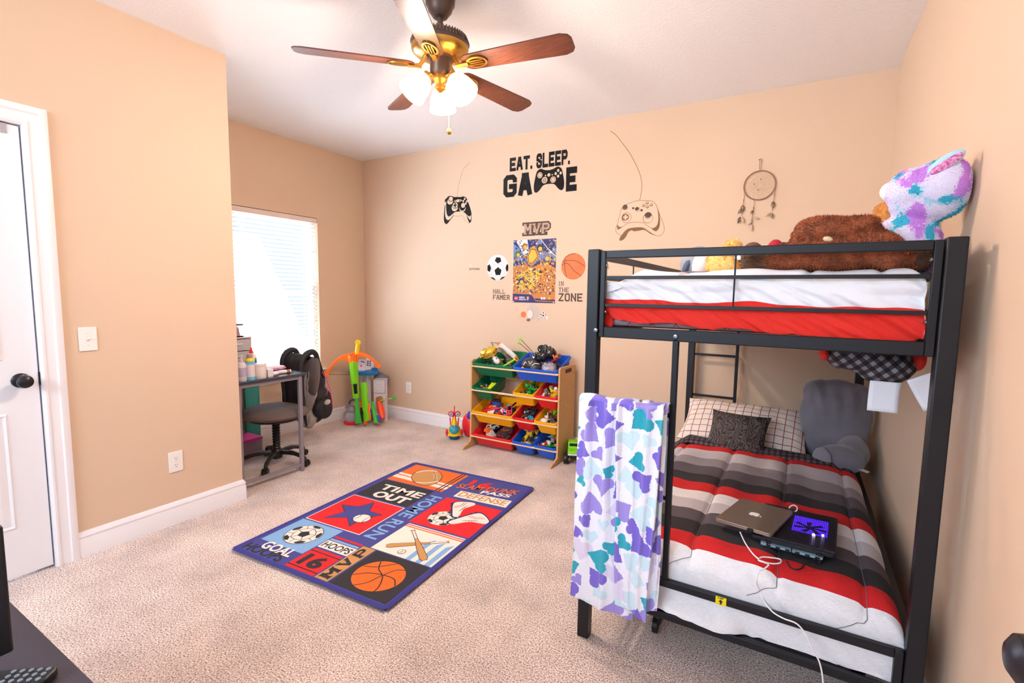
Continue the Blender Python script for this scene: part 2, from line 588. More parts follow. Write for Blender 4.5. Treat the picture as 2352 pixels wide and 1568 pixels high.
# closet partition: face with a door opening, and the end that forms the alcove
DY1, DZ = 0.828, 2.066
DY0 = DY1 - 0.76
mb = MB()
mb.bx(XC - .11, XC, DY1, YC, 0, HC); mb.bx(XC - .11, XC, YF, DY0, 0, HC); mb.bx(XC - .11, XC, DY0, DY1, DZ, HC)
mb.bx(XL - .12, XC - .11, YC - .11, YC, 0, HC)
struct('wall_closet', mb, m_wall, smooth=0)

# --- baseboards, real moulding profile extruded along the wall
BP = [(0, 0), (.014, 0), (.014, .088), (.011, .094), (.011, .100), (.014, .104), (.013, .112), (.008, .120), (.005, .128), (0, .130)]
def baseboard(name, a, b, nrm, eb=0):
    a, b, nrm = Vector(a), Vector(b), Vector(nrm)
    run = (b - a).normalized()
    vs = []
    for p in (a, b):
        for d, z in BP: vs.append(p + nrm * d + Vector((0, 0, z)) + (run * d * eb if p is b else Vector()))
    n = len(BP)
    fs = [(i, (i + 1) % n, n + (i + 1) % n, n + i) for i in range(n)] + [tuple(range(n)), tuple(range(n, 2 * n))[::-1]]
    return MB().add(vs, fs)
struct('baseboard_back', baseboard('', (XL, YB, 0), (XR, YB, 0), (0, -1, 0)), m_trim, smooth=30)
struct('baseboard_window', baseboard('', (XL, YC, 0), (XL, YB, 0), (1, 0, 0)), m_trim, smooth=30)
mb = baseboard('', (XC, 0.918, 0), (XC, YC, 0), (1, 0, 0), 1)
m2 = baseboard('', (XL, YC, 0), (XC, YC, 0), (0, 1, 0), 1)
mb.add(m2.v, m2.f)
struct('baseboard_closet', mb, m_trim, smooth=30)
struct('baseboard_right', baseboard('', (XR, 0.9, 0), (XR, YB, 0), (-1, 0, 0)), m_trim, smooth=30)

# --- closet door with casing
def casing_profile(w=0.089):
    return [(0, 0), (0, .010), (.010, .016), (.018, .016), (.022, .012), (.055, .014), (.062, .019), (.078, .020), (w, .016), (w, 0)]
def casing(y0, y1, z1):
    """U-shaped trim around an opening in the plane x = XC; mitred"""
    mb = MB()
    pr = casing_profile()
    n = len(pr)
    def ringpts(corner, dy, dz): return [(XC + h, corner[0] + dy * w, corner[1] + dz * w) for w, h in pr]
    A = ringpts((y1, 0), 1, 0); B = ringpts((y1, z1), 1, 1); C_ = ringpts((y0, z1), -1, 1); D = ringpts((y0, 0), -1, 0)
    for P0, P1 in ((A, B), (B, C_), (C_, D)):
        mb.add(P0 + P1, [(i, i + 1, n + i + 1, n + i) for i in range(n - 1)])
    return mb
d1 = put('door_1', MB().bx(XC - .038, XC - .004, DY0 + .006, DY1 - .006, .012, DZ - .006), m_door, bevel=.002)
d1['kind'] = 'structure'; d1['label'] = 'white panelled closet door on the left'
mb = MB()
# moulded panels: lower and upper pairs, each a raised field inside a sloped recess frame
for (a, b) in ((DY0 + .12, DY0 + .345), (DY0 + .415, DY1 - .12)):
    for (z0, z1) in ((.24, .78), (1.02, 1.90)):
        for k, (ins, h) in enumerate(((0, .000), (.012, .005), (.030, -.001), (.055, .004))):
            pass
        o = [(a, z0), (b, z0), (b, z1), (a, z1)]
        def rr(ins, h): return [(XC - .004 + h, a + ins, z0 + ins), (XC - .004 + h, b - ins, z0 + ins), (XC - .004 + h, b - ins, z1 - ins), (XC - .004 + h, a + ins, z1 - ins)]
        rings = [rr(0, 0), rr(.008, .005), rr(.018, .0005), rr(.045, .0045)]
        for i in range(3):
            mb.add(rings[i] + rings[i + 1], [(k, (k + 1) % 4, 4 + (k + 1) % 4, 4 + k) for k in range(4)])
        mb.add(rings[3], [(0, 1, 2, 3)])
put('door_panel', mb, m_door, d1, smooth=0)
KZ, KY = 0.925, DY1 - .068
kb = put('door_knob', MB().lathe([(.033, 0), (.033, .004), (.028, .009), (.013, .012), (.011, .030), (.016, .036), (.026, .046), (.030, .058), (.027, .070), (.016, .078), (.002, .080)], (XC - .004, KY, KZ), axis=(1, 0, 0), n=32), m_knob, d1)
kb['label'] = 'dark bronze round knob'
lt = put('latch_plate', MB().bx(XC - .040, XC - .0005, DY1 - .007, DY1 - .001, KZ - .03, KZ + .03), mat('latch_metal', (50, 44, 60), .4, metal=.5), d1)
struct('trim_1', casing(DY0, DY1, DZ), m_trim, smooth=25)
mb = MB()
mb.bx(XC - .11, XC, DY1 - .0005, DY1 + .002, 0, DZ); mb.bx(XC - .11, XC, DY0 - .002, DY0 + .0005, 0, DZ); mb.bx(XC - .11, XC, DY0, DY1, DZ - .0005, DZ + .002)
mb.bx(XC - .075, XC - .04, DY1 - .012, DY1, 0, DZ); mb.bx(XC - .075, XC - .04, DY0, DY0 + .012, 0, DZ); mb.bx(XC - .075, XC - .04, DY0, DY1, DZ - .012, DZ)
struct('trim_2', mb, m_trim, smooth=0)
# hook over the closet door
t = thing('over_door_hook', 'small grey metal hook hung over the top of the white closet door', 'hook', (XC - .004, .772, 2.02))
mb = MB().bx(XC - .003, XC - .001, .762, .782, 2.018, DZ - .003); mb.bx(XC - .04, XC - .001, .762, .782, DZ - .005, DZ - .003)
put('strap', mb, mat('grey_metal', (168, 166, 176), .35, metal=.6), t, world=True)

# --- entry door, open against the right wall, only its knob reaches into the picture
kc = P(2366, 1521, 'z', .925)
dx2 = kc.x + .055
d2 = put('door_2', MB().bx(dx2, dx2 + .035, kc.y - .69, kc.y + .068, .012, 2.05), m_door, bevel=.002)
d2['kind'] = 'structure'; d2['label'] = 'white entry door standing open along the right wall'
put('door_knob', MB().lathe([(.034, 0), (.034, .004), (.028, .009), (.013, .012), (.011, .028), (.017, .034), (.027, .043), (.031, .055), (.028, .067), (.017, .075), (.002, .077)], (dx2, kc.y, .925), axis=(-1, 0, 0), n=40), m_knob, d2)

# --- window: vinyl frame, two sashes, glass, outside sill; blinds in front
m_vinyl = mat('window_vinyl', (244, 244, 246), .3)
wn = put('window_1', MB().bx(XL - .115, XL - .07, WY0, WY0 + .03, WZ0, WZ1).bx(XL - .115, XL - .07, WY1 - .03, WY1, WZ0, WZ1).bx(XL - .115, XL - .07, WY0 + .03, WY1 - .03, WZ0, WZ0 + .035).bx(XL - .115, XL - .07, WY0 + .03, WY1 - .03, WZ1 - .035, WZ1), m_vinyl, bevel=.003)
wn['kind'] = 'structure'; wn['label'] = 'window in the alcove wall with white frame and blinds'
ZM = 1.335
for nm, z0, z1, x in (('upper_sash', ZM - .02, WZ1 - .035, XL - .098), ('lower_sash', WZ0 + .035, ZM + .02, XL - .078)):
    s_ = .032
    mb = MB().bx(x - .012, x + .012, WY0 + .03, WY0 + .03 + s_, z0, z1).bx(x - .012, x + .012, WY1 - .03 - s_, WY1 - .03, z0, z1)
    mb.bx(x - .012, x + .012, WY0 + .03 + s_, WY1 - .03 - s_, z0, z0 + s_).bx(x - .012, x + .012, WY0 + .03 + s_, WY1 - .03 - s_, z1 - s_, z1)
    q = put(nm, mb, m_vinyl, wn, bevel=.002)
    g = mat('window_glass', (255, 255, 255), 0.0, trans=1.0, ior=1.05)
    put('pane', MB().bx(x - .002, x + .002, WY0 + .03 + s_, WY1 - .03 - s_, z0 + s_, z1 - s_), g, q, smooth=0)
st = MB().bx(XL - .09, XL + .028, WY0 - .02, WY1 + .055, WZ0 - .014, WZ0 + .004)
put('window_sill', st, m_trim, wn, bevel=.004)
put('sill_apron', MB().bx(XL, XL + .012, WY0 - .005, WY1 + .03, WZ0 - .075, WZ0 - .014), m_trim, wn, bevel=.002)

m_slat = mat('blind_slat', (246, 246, 246), .5)
nd, lk, bs = nodes_of(m_slat)
tr = nd.new('ShaderNodeBsdfTranslucent'); tr.inputs[0].default_value = (.95, .95, .95, 1)
ms = nd.new('ShaderNodeMixShader'); ms.inputs[0].default_value = .35
lk.new(bs.outputs[0], ms.inputs[1]); lk.new(tr.outputs[0], ms.inputs[2]); lk.new(ms.outputs[0], nd['Material Output'].inputs[0])
bl = thing('window_blinds', 'white horizontal blinds lowered over the bright alcove window', 'blinds', (XL - .03, (WY0 + WY1) / 2, WZ0 + .02))
put('head_rail', MB().bx(XL - .062, XL - .004, WY0 + .004, WY1 - .004, WZ1 - .05, WZ1 - .004), mat('headrail', (232, 214, 204), .5), bl, world=True, bevel=.003)
mb = MB()
z = WZ1 - .075
while z > WZ0 + .05:
    mb.box((XL - .035, (WY0 + WY1) / 2, z), (.040, WY1 - WY0 - .016, .0025), (0, R(-30), 0))
    z -= .0375
put('slats', mb, m_slat, bl, world=True, smooth=0)
put('bottom_rail', MB().bx(XL - .058, XL - .012, WY0 + .008, WY1 - .008, WZ0 + .012, WZ0 + .028), m_white, bl, world=True, bevel=.003)
for yy in (WY0 + .13, WY1 - .13):
    put('ladder_cord', MB().tube([(XL - .010, yy, WZ1 - .05), (XL - .010, yy, WZ0 + .02)], .0012, 6).tube([(XL - .058, yy, WZ1 - .05), (XL - .058, yy, WZ0 + .02)], .0012, 6), m_white, bl, world=True)

# --- switch and outlets
def plate(name, label, cat, c, U, V, kind):
    c, U, V = Vector(c), Vector(U), Vector(V)
    N = U.cross(V)
    T = Matrix((U, V, N)).transposed().to_4x4(); T.translation = c
    t = bpy.data.objects.new(name, None); COL.objects.link(t); t.matrix_basis = T; t.empty_display_size = .05
    tag(t, label, cat)
    put('cover_plate', MB().box((0, 0, .003), (.074, .118, .006)), m_white, t, bevel=.0025)
    for y in ((.030, -.030) if kind == 'switch' else (0,)):
        put('screw', MB().lathe([(.0035, 0), (.0035, .0012)], (0, y, .006), n=12), mat('ivory', (226, 218, 208), .4), t)
    if kind == 'switch':
        put('toggle_frame', MB().box((0, 0, .0065), (.012, .026, .001)), mat('ivory', (226, 218, 208), .4), t)
        put('toggle', MB().box((0, .003, .012), (.008, .012, .016), (R(-25), 0, 0), taper=.8), m_white, t, bevel=.001)
    else:
        for y in (.020, -.020):
            s = put('socket', MB().prism([(.0165 * math.cos(a), y + .0145 * max(-.93, min(.93, 1.15 * math.sin(a)))) for a in [2 * PI * k / 24 for k in range(24)]], .006, .0075), m_white, t)
            put('slots', MB().box((-.006, y + .003, .0076), (.0016, .008, .0008)).box((.006, y + .003, .0076), (.0016, .0065, .0008)).lathe([(.0024, .0072), (.0024, .008)], (0, y - .007, 0), n=10), m_black, s)
    return t
plate('light_switch', 'white toggle light switch on the tan wall beside the closet door', 'light switch', (XC, 1.0125, 1.0965), (0, 1, 0), (0, 0, 1), 'switch')
plate('wall_outlet', 'white double outlet low on the closet wall above the baseboard', 'outlet', (XC, 1.375, .363), (0, 1, 0), (0, 0, 1), 'o')
plate('wall_outlet', 'white outlet low on the back wall between toy corner and toy shelf', 'outlet', (-3.502, YB, .353), (1, 0, 0), (0, 0, 1), 'o')
# ================================================================== CEILING FAN
FX, FY, FZ = -1.531, 1.899, 2.400
m_fan = mat('fan_bronze', (92, 74, 66), .38, metal=.55)
m_brass = mat('antique_brass', (196, 150, 74), .28, metal=.8)
m_blade = mat('walnut_blade', (92, 48, 32), .42, var=.30, vscale=14, stretch=(1, 9, 9))
fan = thing('ceiling_fan', 'bronze ceiling fan with five walnut blades and three lit glass shades', 'ceiling fan', (FX, FY, HC))
put('canopy', MB().lathe([(.066, 0), (.070, -.030), (.067, -.060), (.058, -.070), (.056, -.085), (.040, -.105), (.034, -.113), (.020, -.116)], (0, 0, 0), n=40), m_fan, fan)
put('downrod', MB().cyl((0, 0, -.10), (0, 0, -.195), .0135, n=18), m_fan, fan)
mot = put('motor_housing', MB().lathe([(.022, -.184), (.060, -.190), (.108, -.199), (.128, -.212), (.1335, -.232), (.1335, -.250), (.128, -.264), (.118, -.272), (.092, -.286), (.060, -.297), (.048, -.302)], n=56), m_fan, fan)
mb = MB()
for k in range(56):
    a = 2 * PI * k / 56
    T = Matrix.Rotation(a, 4, 'Z')
    mb.T = T
    mb.box((.127, 0, -.219), (.012, .0050, .030), (0, R(-22), 0))
put('vent_ribs', mb, mat('fan_vent', (120, 100, 88), .4, metal=.5), mot)
put('lower_ring', MB().lathe([(.1338, -.250), (.131, -.264), (.120, -.275), (.094, -.289), (.070, -.296), (.066, -.292), (.092, -.283), (.118, -.270)], n=56, cap=False), m_brass, mot)
put('switch_housing', MB().lathe([(.050, -.295), (.050, -.310), (.047, -.316), (.047, -.362), (.043, -.370), (.030, -.376), (.022, -.380)], n=36), m_fan, fan)
put('light_fitter', MB().lathe([(.028, -.366), (.032, -.374), (.034, -.392), (.026, -.405), (.018, -.412), (.024, -.425), (.026, -.436), (.012, -.444), (.004, -.450)], n=30), m_brass, fan)
BZ = FZ - HC
def blade_outline():
    o = []
    r0, r1 = .128, .645
    for t in [k / 8 for k in range(9)]:
        a = PI / 2 + PI * t
        o.append((r0 + .035 + .045 * math.cos(a), .050 * math.sin(a)))
    return o + [(r1 - .045, -.064), (r1 - .012, -.052), (r1, -.030), (r1, .030), (r1 - .012, .052), (r1 - .045, .064)]
for k in range(5):
    az = R(8.0 + 72 * k)
    T = Matrix.Rotation(az, 4, 'Z') @ Matrix.Translation((0, 0, BZ)) @ Matrix.Rotation(R(-12), 4, 'X')
    bl_ = put('blade', MB(T).prism(blade_outline(), .004, .010), m_blade, fan, bevel=.0012)
    mb = MB(T)
    # blade iron: arm from the motor, pierced oval plate under the blade
    mb.prism([(.085, -.011), (.150, -.013), (.150, .013), (.085, .011)], -.006, -.001)
    mb.tube([(.066, 0, .046), (.075, 0, .030), (.095, 0, .004), (.150, 0, -.002)], [.012, .010, .009, .008], 8)
    nO = 28
    outer = [(.192 + .052 * math.cos(2 * PI * q / nO), .036 * math.sin(2 * PI * q / nO)) for q in range(nO)]
    inner = [(.192 + .043 * math.cos(2 * PI * q / nO), .027 * math.sin(2 * PI * q / nO)) for q in range(nO)]
    vs = [(x, y, -.003) for x, y in outer] + [(x, y, -.003) for x, y in inner] + [(x, y, .004) for x, y in outer] + [(x, y, .004) for x, y in inner]
    fs = []
    for q in range(nO):
        w = (q + 1) % nO
        fs += [(q, w, nO + w, nO + q), (q, w, 2 * nO + w, 2 * nO + q), (nO + q, nO + w, 3 * nO + w, 3 * nO + q)]
    mb.add(vs, fs)
    for yy in (-.013, 0, .013):
        mb.prism([(.156, yy - .003), (.224, yy - .003), (.224, yy + .003), (.156, yy + .003)], -.004, .003)
    put('blade_iron', mb, m_brass, fan, smooth=30)
m_shade = mat('lit_frosted_glass', (255, 212, 152), .5, emit=12.0)
for k, az in enumerate((123, 3, 243)):
    a = R(az)
    dx, dy = math.cos(a), math.sin(a)
    top = Vector((dx * .062, dy * .062, -.380)); ax = Vector((dx * .62, dy * .62, -.78)).normalized()
    put('lamp_arm', MB().tube(smoothline([(dx * .020, dy * .020, -.385), (dx * .045, dy * .045, -.376), tuple(top)], 5), .007, 10).lathe([(.010, -.004), (.019, 0), (.020, .018), (.017, .022)], top, axis=ax), m_brass, fan)
    sh = put('glass_shade', MB().lathe([(.022, .018), (.034, .026), (.048, .045), (.058, .075), (.063, .105), (.066, .128), (.0635, .128), (.060, .105), (.054, .075), (.044, .047), (.030, .030), (.020, .022)], top, axis=ax, n=36, cap=False), m_shade, fan)
    c = Vector((FX, FY, HC)) + top + ax * .085
    l = bpy.data.lights.new('fan_bulb', 'POINT'); l.energy = 35; l.color = (1.0, .84, .70); l.shadow_soft_size = .035
    o = bpy.data.objects.new('fan_bulb', l); COL.objects.link(o); o.location = Vector((FX, FY, HC)) + top + ax * .135
    put('bulb', MB().ell(top + ax * .075, (.026, .026, .032)), mat('bulb_glow', (255, 226, 180), .5, emit=14.0), sh)
ch = put('pull_chain', MB().tube([(.048, .004, -.345), (.050, .004, -.365), (.050, .004, -.62)], .0014, 6), m_brass, fan)
put('chain_ball', MB().ell((.050, .004, -.632), (.013, .013, .014)), m_brass, fan)

# ================================================================== WALL STICKERS AND POSTER
m_ink = mat('black_vinyl', (16, 14, 16), 1.0)
m_brown = mat('brown_ink', (122, 84, 52), .7)
m_dkb = mat('dark_brown_ink', (78, 58, 50), .7)
def wp(u, v):
    q = P(u, v, 'y', YB)
    return (q.x, q.z)
def wallflat(): return Flat((0, YB - .0004, 0), (1, 0, 0), (0, 0, 1), step=.0003)
def crop(ox, oy, s): return lambda x, y: wp(ox + x / s, oy + y / s)
def sticker(F, name, label, cat='wall sticker', group=None):
    # world->own origin
    mb = F.mb
    # keep the drawing in front of the wall (room side is -y)
    xs = [p[0] for p in mb.v]; zs = [p[2] for p in mb.v]
    c = Vector(((min(xs) + max(xs)) / 2, YB, min(zs)))
    mb.v = [(p[0] - c.x, p[1] - c.y, p[2] - c.z) for p in mb.v]
    o = put(name, mb, F.mats, smooth=0, fixn=False)
    o.location = c
    return tag(o, label, cat, group)

c1 = crop(880, 300, 3.4088)
# EAT. SLEEP. GAME
F = wallflat()
zE0, zE1 = wp(1172, 394)[1], wp(1172, 363)[1]
def xs_(u): return wp(u, 380)[0]
F.block('EAT.', xs_(1171), 2.428, xs_(1223), 2.545, m_ink, 3, th=1.9, gap=.55)
F.block('SLEEP.', xs_(1231.5), 2.425, xs_(1309), 2.548, m_ink, 3, th=1.9, gap=.55)
F.block('G', xs_(1157), 2.207, xs_(1188), 2.400, m_ink, 3, th=1.75)
F.block('A', xs_(1190.5), 2.205, xs_(1224), 2.402, m_ink, 3, th=2.2)
F.block('E', xs_(1301), 2.205, xs_(1326), 2.402, m_ink, 3, th=2.2)
def pad_outline(x0, x1, z0, z1):
    q = [(.10, .90), (.22, 1.0), (.36, .93), (.50, .90), (.64, .93), (.78, 1.0), (.90, .90), (.96, .62), (1.0, .30), (.98, .06), (.90, 0), (.80, .10), (.68, .28), (.50, .32), (.32, .28), (.20, .10), (.10, 0), (.02, .06), (0, .30), (.04, .62)]
    return [(x0 + (x1 - x0) * p.x, z0 + (z1 - z0) * p.y) for p in smoothline([Vector((a, b, 0)) for a, b in q], 5, closed=True)]
gx0, gx1, gz0, gz1 = xs_(1227), xs_(1297), 2.222, 2.418
F.poly(pad_outline(gx0, gx1, gz0, gz1), m_ink, 3)
def gp(a, b): return gx0 + (gx1 - gx0) * a, gz0 + (gz1 - gz0) * b
for a, b, r in ((.20, .73, .025), (.50, .70, .014), (.64, .48, .026), (.36, .50, .027), (.39, .69, .006), (.61, .69, .006)):
    x, z = gp(a, b)
    F.oval(x, z, r, r, m_wall, 4)
    if r > .02:
        F.ring(x, z, r * .66, r * .66, .003, m_ink, 5)
for a, b in ((.80, .84), (.80, .60), (.72, .72), (.88, .72)):
    x, z = gp(a, b); F.oval(x, z, .0105, .0125, m_wall, 4)
x, z = gp(.36, .50); F.oval(x, z, .013, .013, m_ink, 5); F.rect(x - .011, z - .003, x + .011, z + .003, m_wall, 6); F.rect(x - .003, z - .011, x + .003, z + .011, m_wall, 6)
sticker(F, 'slogan_sticker', 'large black wall lettering reading EAT. SLEEP. GAME with a controller shape')

# dark controller at the left
ca = crop(1000, 400, 12.06)
F = wallflat()
def PL(c, pts, n=5): return [(p.x, p.y) for p in smoothline([Vector(c(*q) + (0,)) for q in pts], n, closed=True)]
F.poly(PL(ca, [(315, 660), (265, 850), (238, 1100), (240, 1290), (280, 1372), (325, 1372), (420, 1255), (500, 1150), (560, 1060), (700, 1045), (790, 1060), (860, 1150), (905, 1270), (950, 1350), (995, 1290), (1003, 1150), (985, 1000), (900, 760), (800, 640)]), m_ink, 1)
F.poly(PL(ca, [(300, 760), (280, 900), (268, 1080), (290, 1210), (340, 1268), (410, 1240), (500, 1130), (590, 1062), (700, 1050), (790, 1066), (880, 1160), (960, 1268), (990, 1200), (975, 1080), (930, 900), (700, 700)]), m_wall, 2)
F.poly(PL(ca, [(330, 640), (400, 600), (480, 612), (560, 655), (680, 660), (740, 620), (810, 624), (865, 670), (920, 810), (975, 980), (993, 1100), (945, 1168), (880, 1130), (790, 1050), (690, 1035), (560, 1045), (480, 1100), (380, 1172), (320, 1100), (300, 900), (308, 740)]), m_ink, 3)
F.line([ca(*q) for q in [(335, 1370), (430, 1255), (520, 1160), (680, 1163), (730, 1135), (780, 1180), (820, 1280), (900, 1350), (945, 1360)]], .0022, m_brown, 2)
def ov(c, x, y, rx, ry, m, lay, s=12.06, rot=0):
    a, b = c(x, y); e = c(x + rx, y); g = c(x, y - ry)
    F.oval(a, b, abs(e[0] - a), abs(g[1] - b), m, lay, rot)
ov(ca, 410, 760, 80, 78, m_wall, 4); ov(ca, 432, 690, 64, 72, m_ink, 5); ov(ca, 432, 682, 55, 62, m_wall, 6)
ov(ca, 630, 735, 108, 36, m_wall, 4); ov(ca, 630, 735, 46, 52, m_ink, 5); ov(ca, 630, 735, 38, 44, m_wall, 6); ov(ca, 560, 735, 9, 20, m_ink, 5); ov(ca, 690, 735, 9, 20, m_ink, 5)
ov(ca, 540, 920, 88, 105, m_wall, 4, rot=20); ov(ca, 556, 862, 84, 92, m_ink, 5); ov(ca, 552, 862, 70, 76, m_wall, 6)
a, b = ca(552, 860); F.rect(a - .020, b - .0065, a + .020, b + .0065, m_ink, 7); F.rect(a - .0065, b - .022, a + .0065, b + .022, m_ink, 7)
ov(ca, 752, 960, 86, 82, m_wall, 4); ov(ca, 752, 940, 72, 70, m_ink, 5); ov(ca, 770, 865, 62, 76, m_ink, 6); ov(ca, 772, 862, 55, 68, m_wall, 7)
for x, y in ((815, 685), (775, 745), (875, 752), (845, 812)): ov(ca, x, y, 22, 32, m_wall, 4, rot=15)
F.line([(p.x, p.y) for p in smoothline([Vector(wp(*q) + (0,)) for q in [(1050, 452), (1053, 430), (1058, 408), (1065, 388), (1079, 374)]], 6)], .0026, m_brown, 2)
sticker(F, 'controller_sticker', 'small black game controller wall sticker with a cord, left of the slogan')

# outlined brown controller at the right
cb = crop(1380, 280, 5.406)
F = wallflat()
def LN(c, pts, w, m=m_brown, lay=2, n=6): F.line([(p.x, p.y) for p in smoothline([Vector(c(*q) + (0,)) for q in pts], n)], w, m, lay)
LN(cb, [(120, 113), (190, 165), (270, 265), (370, 405), (450, 560), (495, 680), (510, 790), (500, 890), (483, 970)], .0038)
LN(cb, [(483, 970), (400, 992), (320, 1025), (262, 1070), (235, 1160), (215, 1225), (205, 1275), (185, 1330), (200, 1375), (250, 1412)], .003)
LN(cb, [(205, 1275), (225, 1302), (270, 1300), (330, 1262), (420, 1245), (520, 1252), (580, 1290), (640, 1320), (690, 1295), (715, 1230), (712, 1120), (690, 1035), (650, 990), (600, 975), (540, 978), (483, 970)], .003)
LN(cb, [(690, 1035), (735, 1160), (775, 1260), (788, 1340), (760, 1395), (715, 1415), (650, 1395), (590, 1350), (540, 1310)], .003)
F.poly(PL(cb, [(205, 1275), (230, 1303), (270, 1302), (215, 1335), (203, 1310)], 3), m_brown, 3)
F.poly(PL(cb, [(700, 1060), (718, 1150), (716, 1240), (690, 1300), (640, 1322), (635, 1330), (685, 1357), (725, 1310), (735, 1220), (722, 1120)], 3), m_brown, 3)
F.poly(PL(cb, [(238, 1475), (235, 1440), (290, 1365), (340, 1325), (420, 1310), (510, 1308), (545, 1325), (600, 1365), (680, 1405), (700, 1415), (620, 1390), (540, 1342), (470, 1350), (410, 1357), (385, 1345), (345, 1365), (315, 1420), (280, 1460)], 4), m_brown, 3)
ov(cb, 300, 1062, 34, 30, m_brown, 3); ov(cb, 302, 1048, 27, 23, m_dkb, 4)
ov(cb, 585, 1195, 64, 62, m_brown, 2); ov(cb, 587, 1195, 59, 57, m_wall, 3); ov(cb, 587, 1160, 44, 40, m_dkb, 4); LN(cb, [(545, 1170), (585, 1193), (628, 1170)], .003, m_wall, 5)
ov(cb, 318, 1188, 60, 64, m_brown, 2); ov(cb, 320, 1188, 55, 59, m_wall, 3); ov(cb, 305, 1183, 46, 42, m_brown, 4)
a, b = cb(308, 1183); F.rect(a - .019, b - .007, a + .019, b + .007, m_wall, 5); F.rect(a - .007, b - .019, a + .007, b + .019, m_wall, 5)
for x, y in ((533, 1035), (576, 1003), (628, 1028), (578, 1052)):
    ov(cb, x, y, 20, 19, m_brown, 3); ov(cb, x, y - 3, 14, 12, m_wall, 4); ov(cb, x, y, 5, 5, m_brown, 5)
ov(cb, 455, 1085, 34, 27, m_brown, 2); ov(cb, 455, 1085, 30, 24, m_wall, 3); ov(cb, 450, 1078, 23, 22, m_dkb, 4); ov(cb, 402, 1070, 14, 13, m_dkb, 4); ov(cb, 507, 1096, 15, 14, m_dkb, 4)
sticker(F, 'controller_sticker', 'large outlined brown game controller wall sticker with a long cord, above the bed')

m_sw = mat('sticker_white', (232, 224, 224), .6)
m_sor = mat('sticker_orange', (224, 112, 62), .6, var=.18, vscale=6)
m_sor2 = mat('sticker_dark_orange', (206, 92, 52), .6)
def soccer(F, cx, cy, r, w, k, l0, off=(.12, -.10), rot=20, sq=1.0, seam=.012):
    F.oval(cx, cy, r * sq, r, w, l0)
    def q(x, y): return (cx + x * r * sq, cy + y * r)
    pent = [(off[0] + .34 * math.cos(R(rot + 72 * i)), off[1] + .34 * math.sin(R(rot + 72 * i))) for i in range(5)]
    for i in range(5):
        a = R(rot + 72 * i)
        p = pent[i]
        # seam to the next patch
        e = (p[0] + .34 * math.cos(a), p[1] + .34 * math.sin(a))
        if seam: F.line([q(*p), q(*e)], seam * r * 2, k, l0 + 1)
        cx_, cy_ = off[0] + .88 * math.cos(a), off[1] + .88 * math.sin(a)
        D = math.hypot(cx_, cy_); b = math.atan2(cy_, cx_)
        sqz = max(.42, math.sqrt(max(0, 1 - min(1, D) ** 2)))
        pts = []
        for j in range(20):
            t_ = 5 * j / 20; i0 = int(t_); w_ = t_ - i0
            A0, A1 = PI + 2 * PI * i0 / 5, PI + 2 * PI * (i0 + 1) / 5
            u_ = .32 * (math.cos(A0) * (1 - w_) + math.cos(A1) * w_); v_ = .32 * (math.sin(A0) * (1 - w_) + math.sin(A1) * w_)
            r_ = min(.985, D) * 1 + u_ * sqz
            x_, y_ = r_ * math.cos(b) - v_ * math.sin(b), r_ * math.sin(b) + v_ * math.cos(b)
            H2 = math.hypot(x_, y_)
            if H2 > .99: x_, y_ = x_ * .99 / H2, y_ * .99 / H2
            pts.append(q(x_, y_))
        F.poly(pts, k, l0 + 1)
        # seams between hexagons
        if seam:
            a2 = R(rot + 72 * i + 36)
            m_ = (off[0] + .62 * math.cos(a2), off[1] + .62 * math.sin(a2))
            n_ = (off[0] + .95 * math.cos(a2), off[1] + .95 * math.sin(a2))
            L2 = math.hypot(*n_)
            if L2 > .97: n_ = (n_[0] * .97 / L2, n_[1] * .97 / L2)
            F.line([q(*e) if math.hypot(*e) < .95 else q(*[v * .93 / math.hypot(*e) for v in e]), q(*m_)], seam * r * 2, k, l0 + 1)
            e2 = (pent[(i + 1) % 5][0] + .34 * math.cos(R(rot + 72 * (i + 1))), pent[(i + 1) % 5][1] + .34 * math.sin(R(rot + 72 * (i + 1))))
            s2 = min(1, .93 / math.hypot(*e2))
            F.line([q(e2[0] * s2, e2[1] * s2), q(*m_)], seam * r * 2, k, l0 + 1)
            F.line([q(*m_), q(*n_)], seam * r * 2, k, l0 + 1)
    F.poly([q(*p) for p in pent], k, l0 + 2)
F = wallflat(); soccer(F, -2.415, 1.587, .117, m_sw, m_ink, 1, off=(.05, -.30), rot=90, seam=.004)
sticker(F, 'soccer_ball_sticker', 'round black and white soccer ball wall sticker left of the poster')
def basket(F, cx, cy, r, m, lc, l0, w, flip=1):
    F.oval(cx, cy, r, r, m, l0)
    def q(x, y): return (cx + x * r * flip, cy + y * r)
    for pts in ([(-.66, .72), (-.72, .3), (-.70, -.2), (-.50, -.84)], [(-.92, .38), (-.5, .46), (.2, .40), (.94, .0)], [(-.98, .1), (-.72, .24), (-.40, .18), (.1, -.35), (.68, -.72)], [(-.66, .72), (-.2, .92), (.2, .965)]):
        F.line([(p.x, p.y) for p in smoothline([Vector(q(*p) + (0,)) for p in pts], 8)], w, lc, l0 + 1)
F = wallflat(); basket(F, -1.664, 1.587, .110, m_sor, m_dkb, 1, .0045)
sticker(F, 'basketball_sticker', 'round orange basketball wall sticker right of the poster')
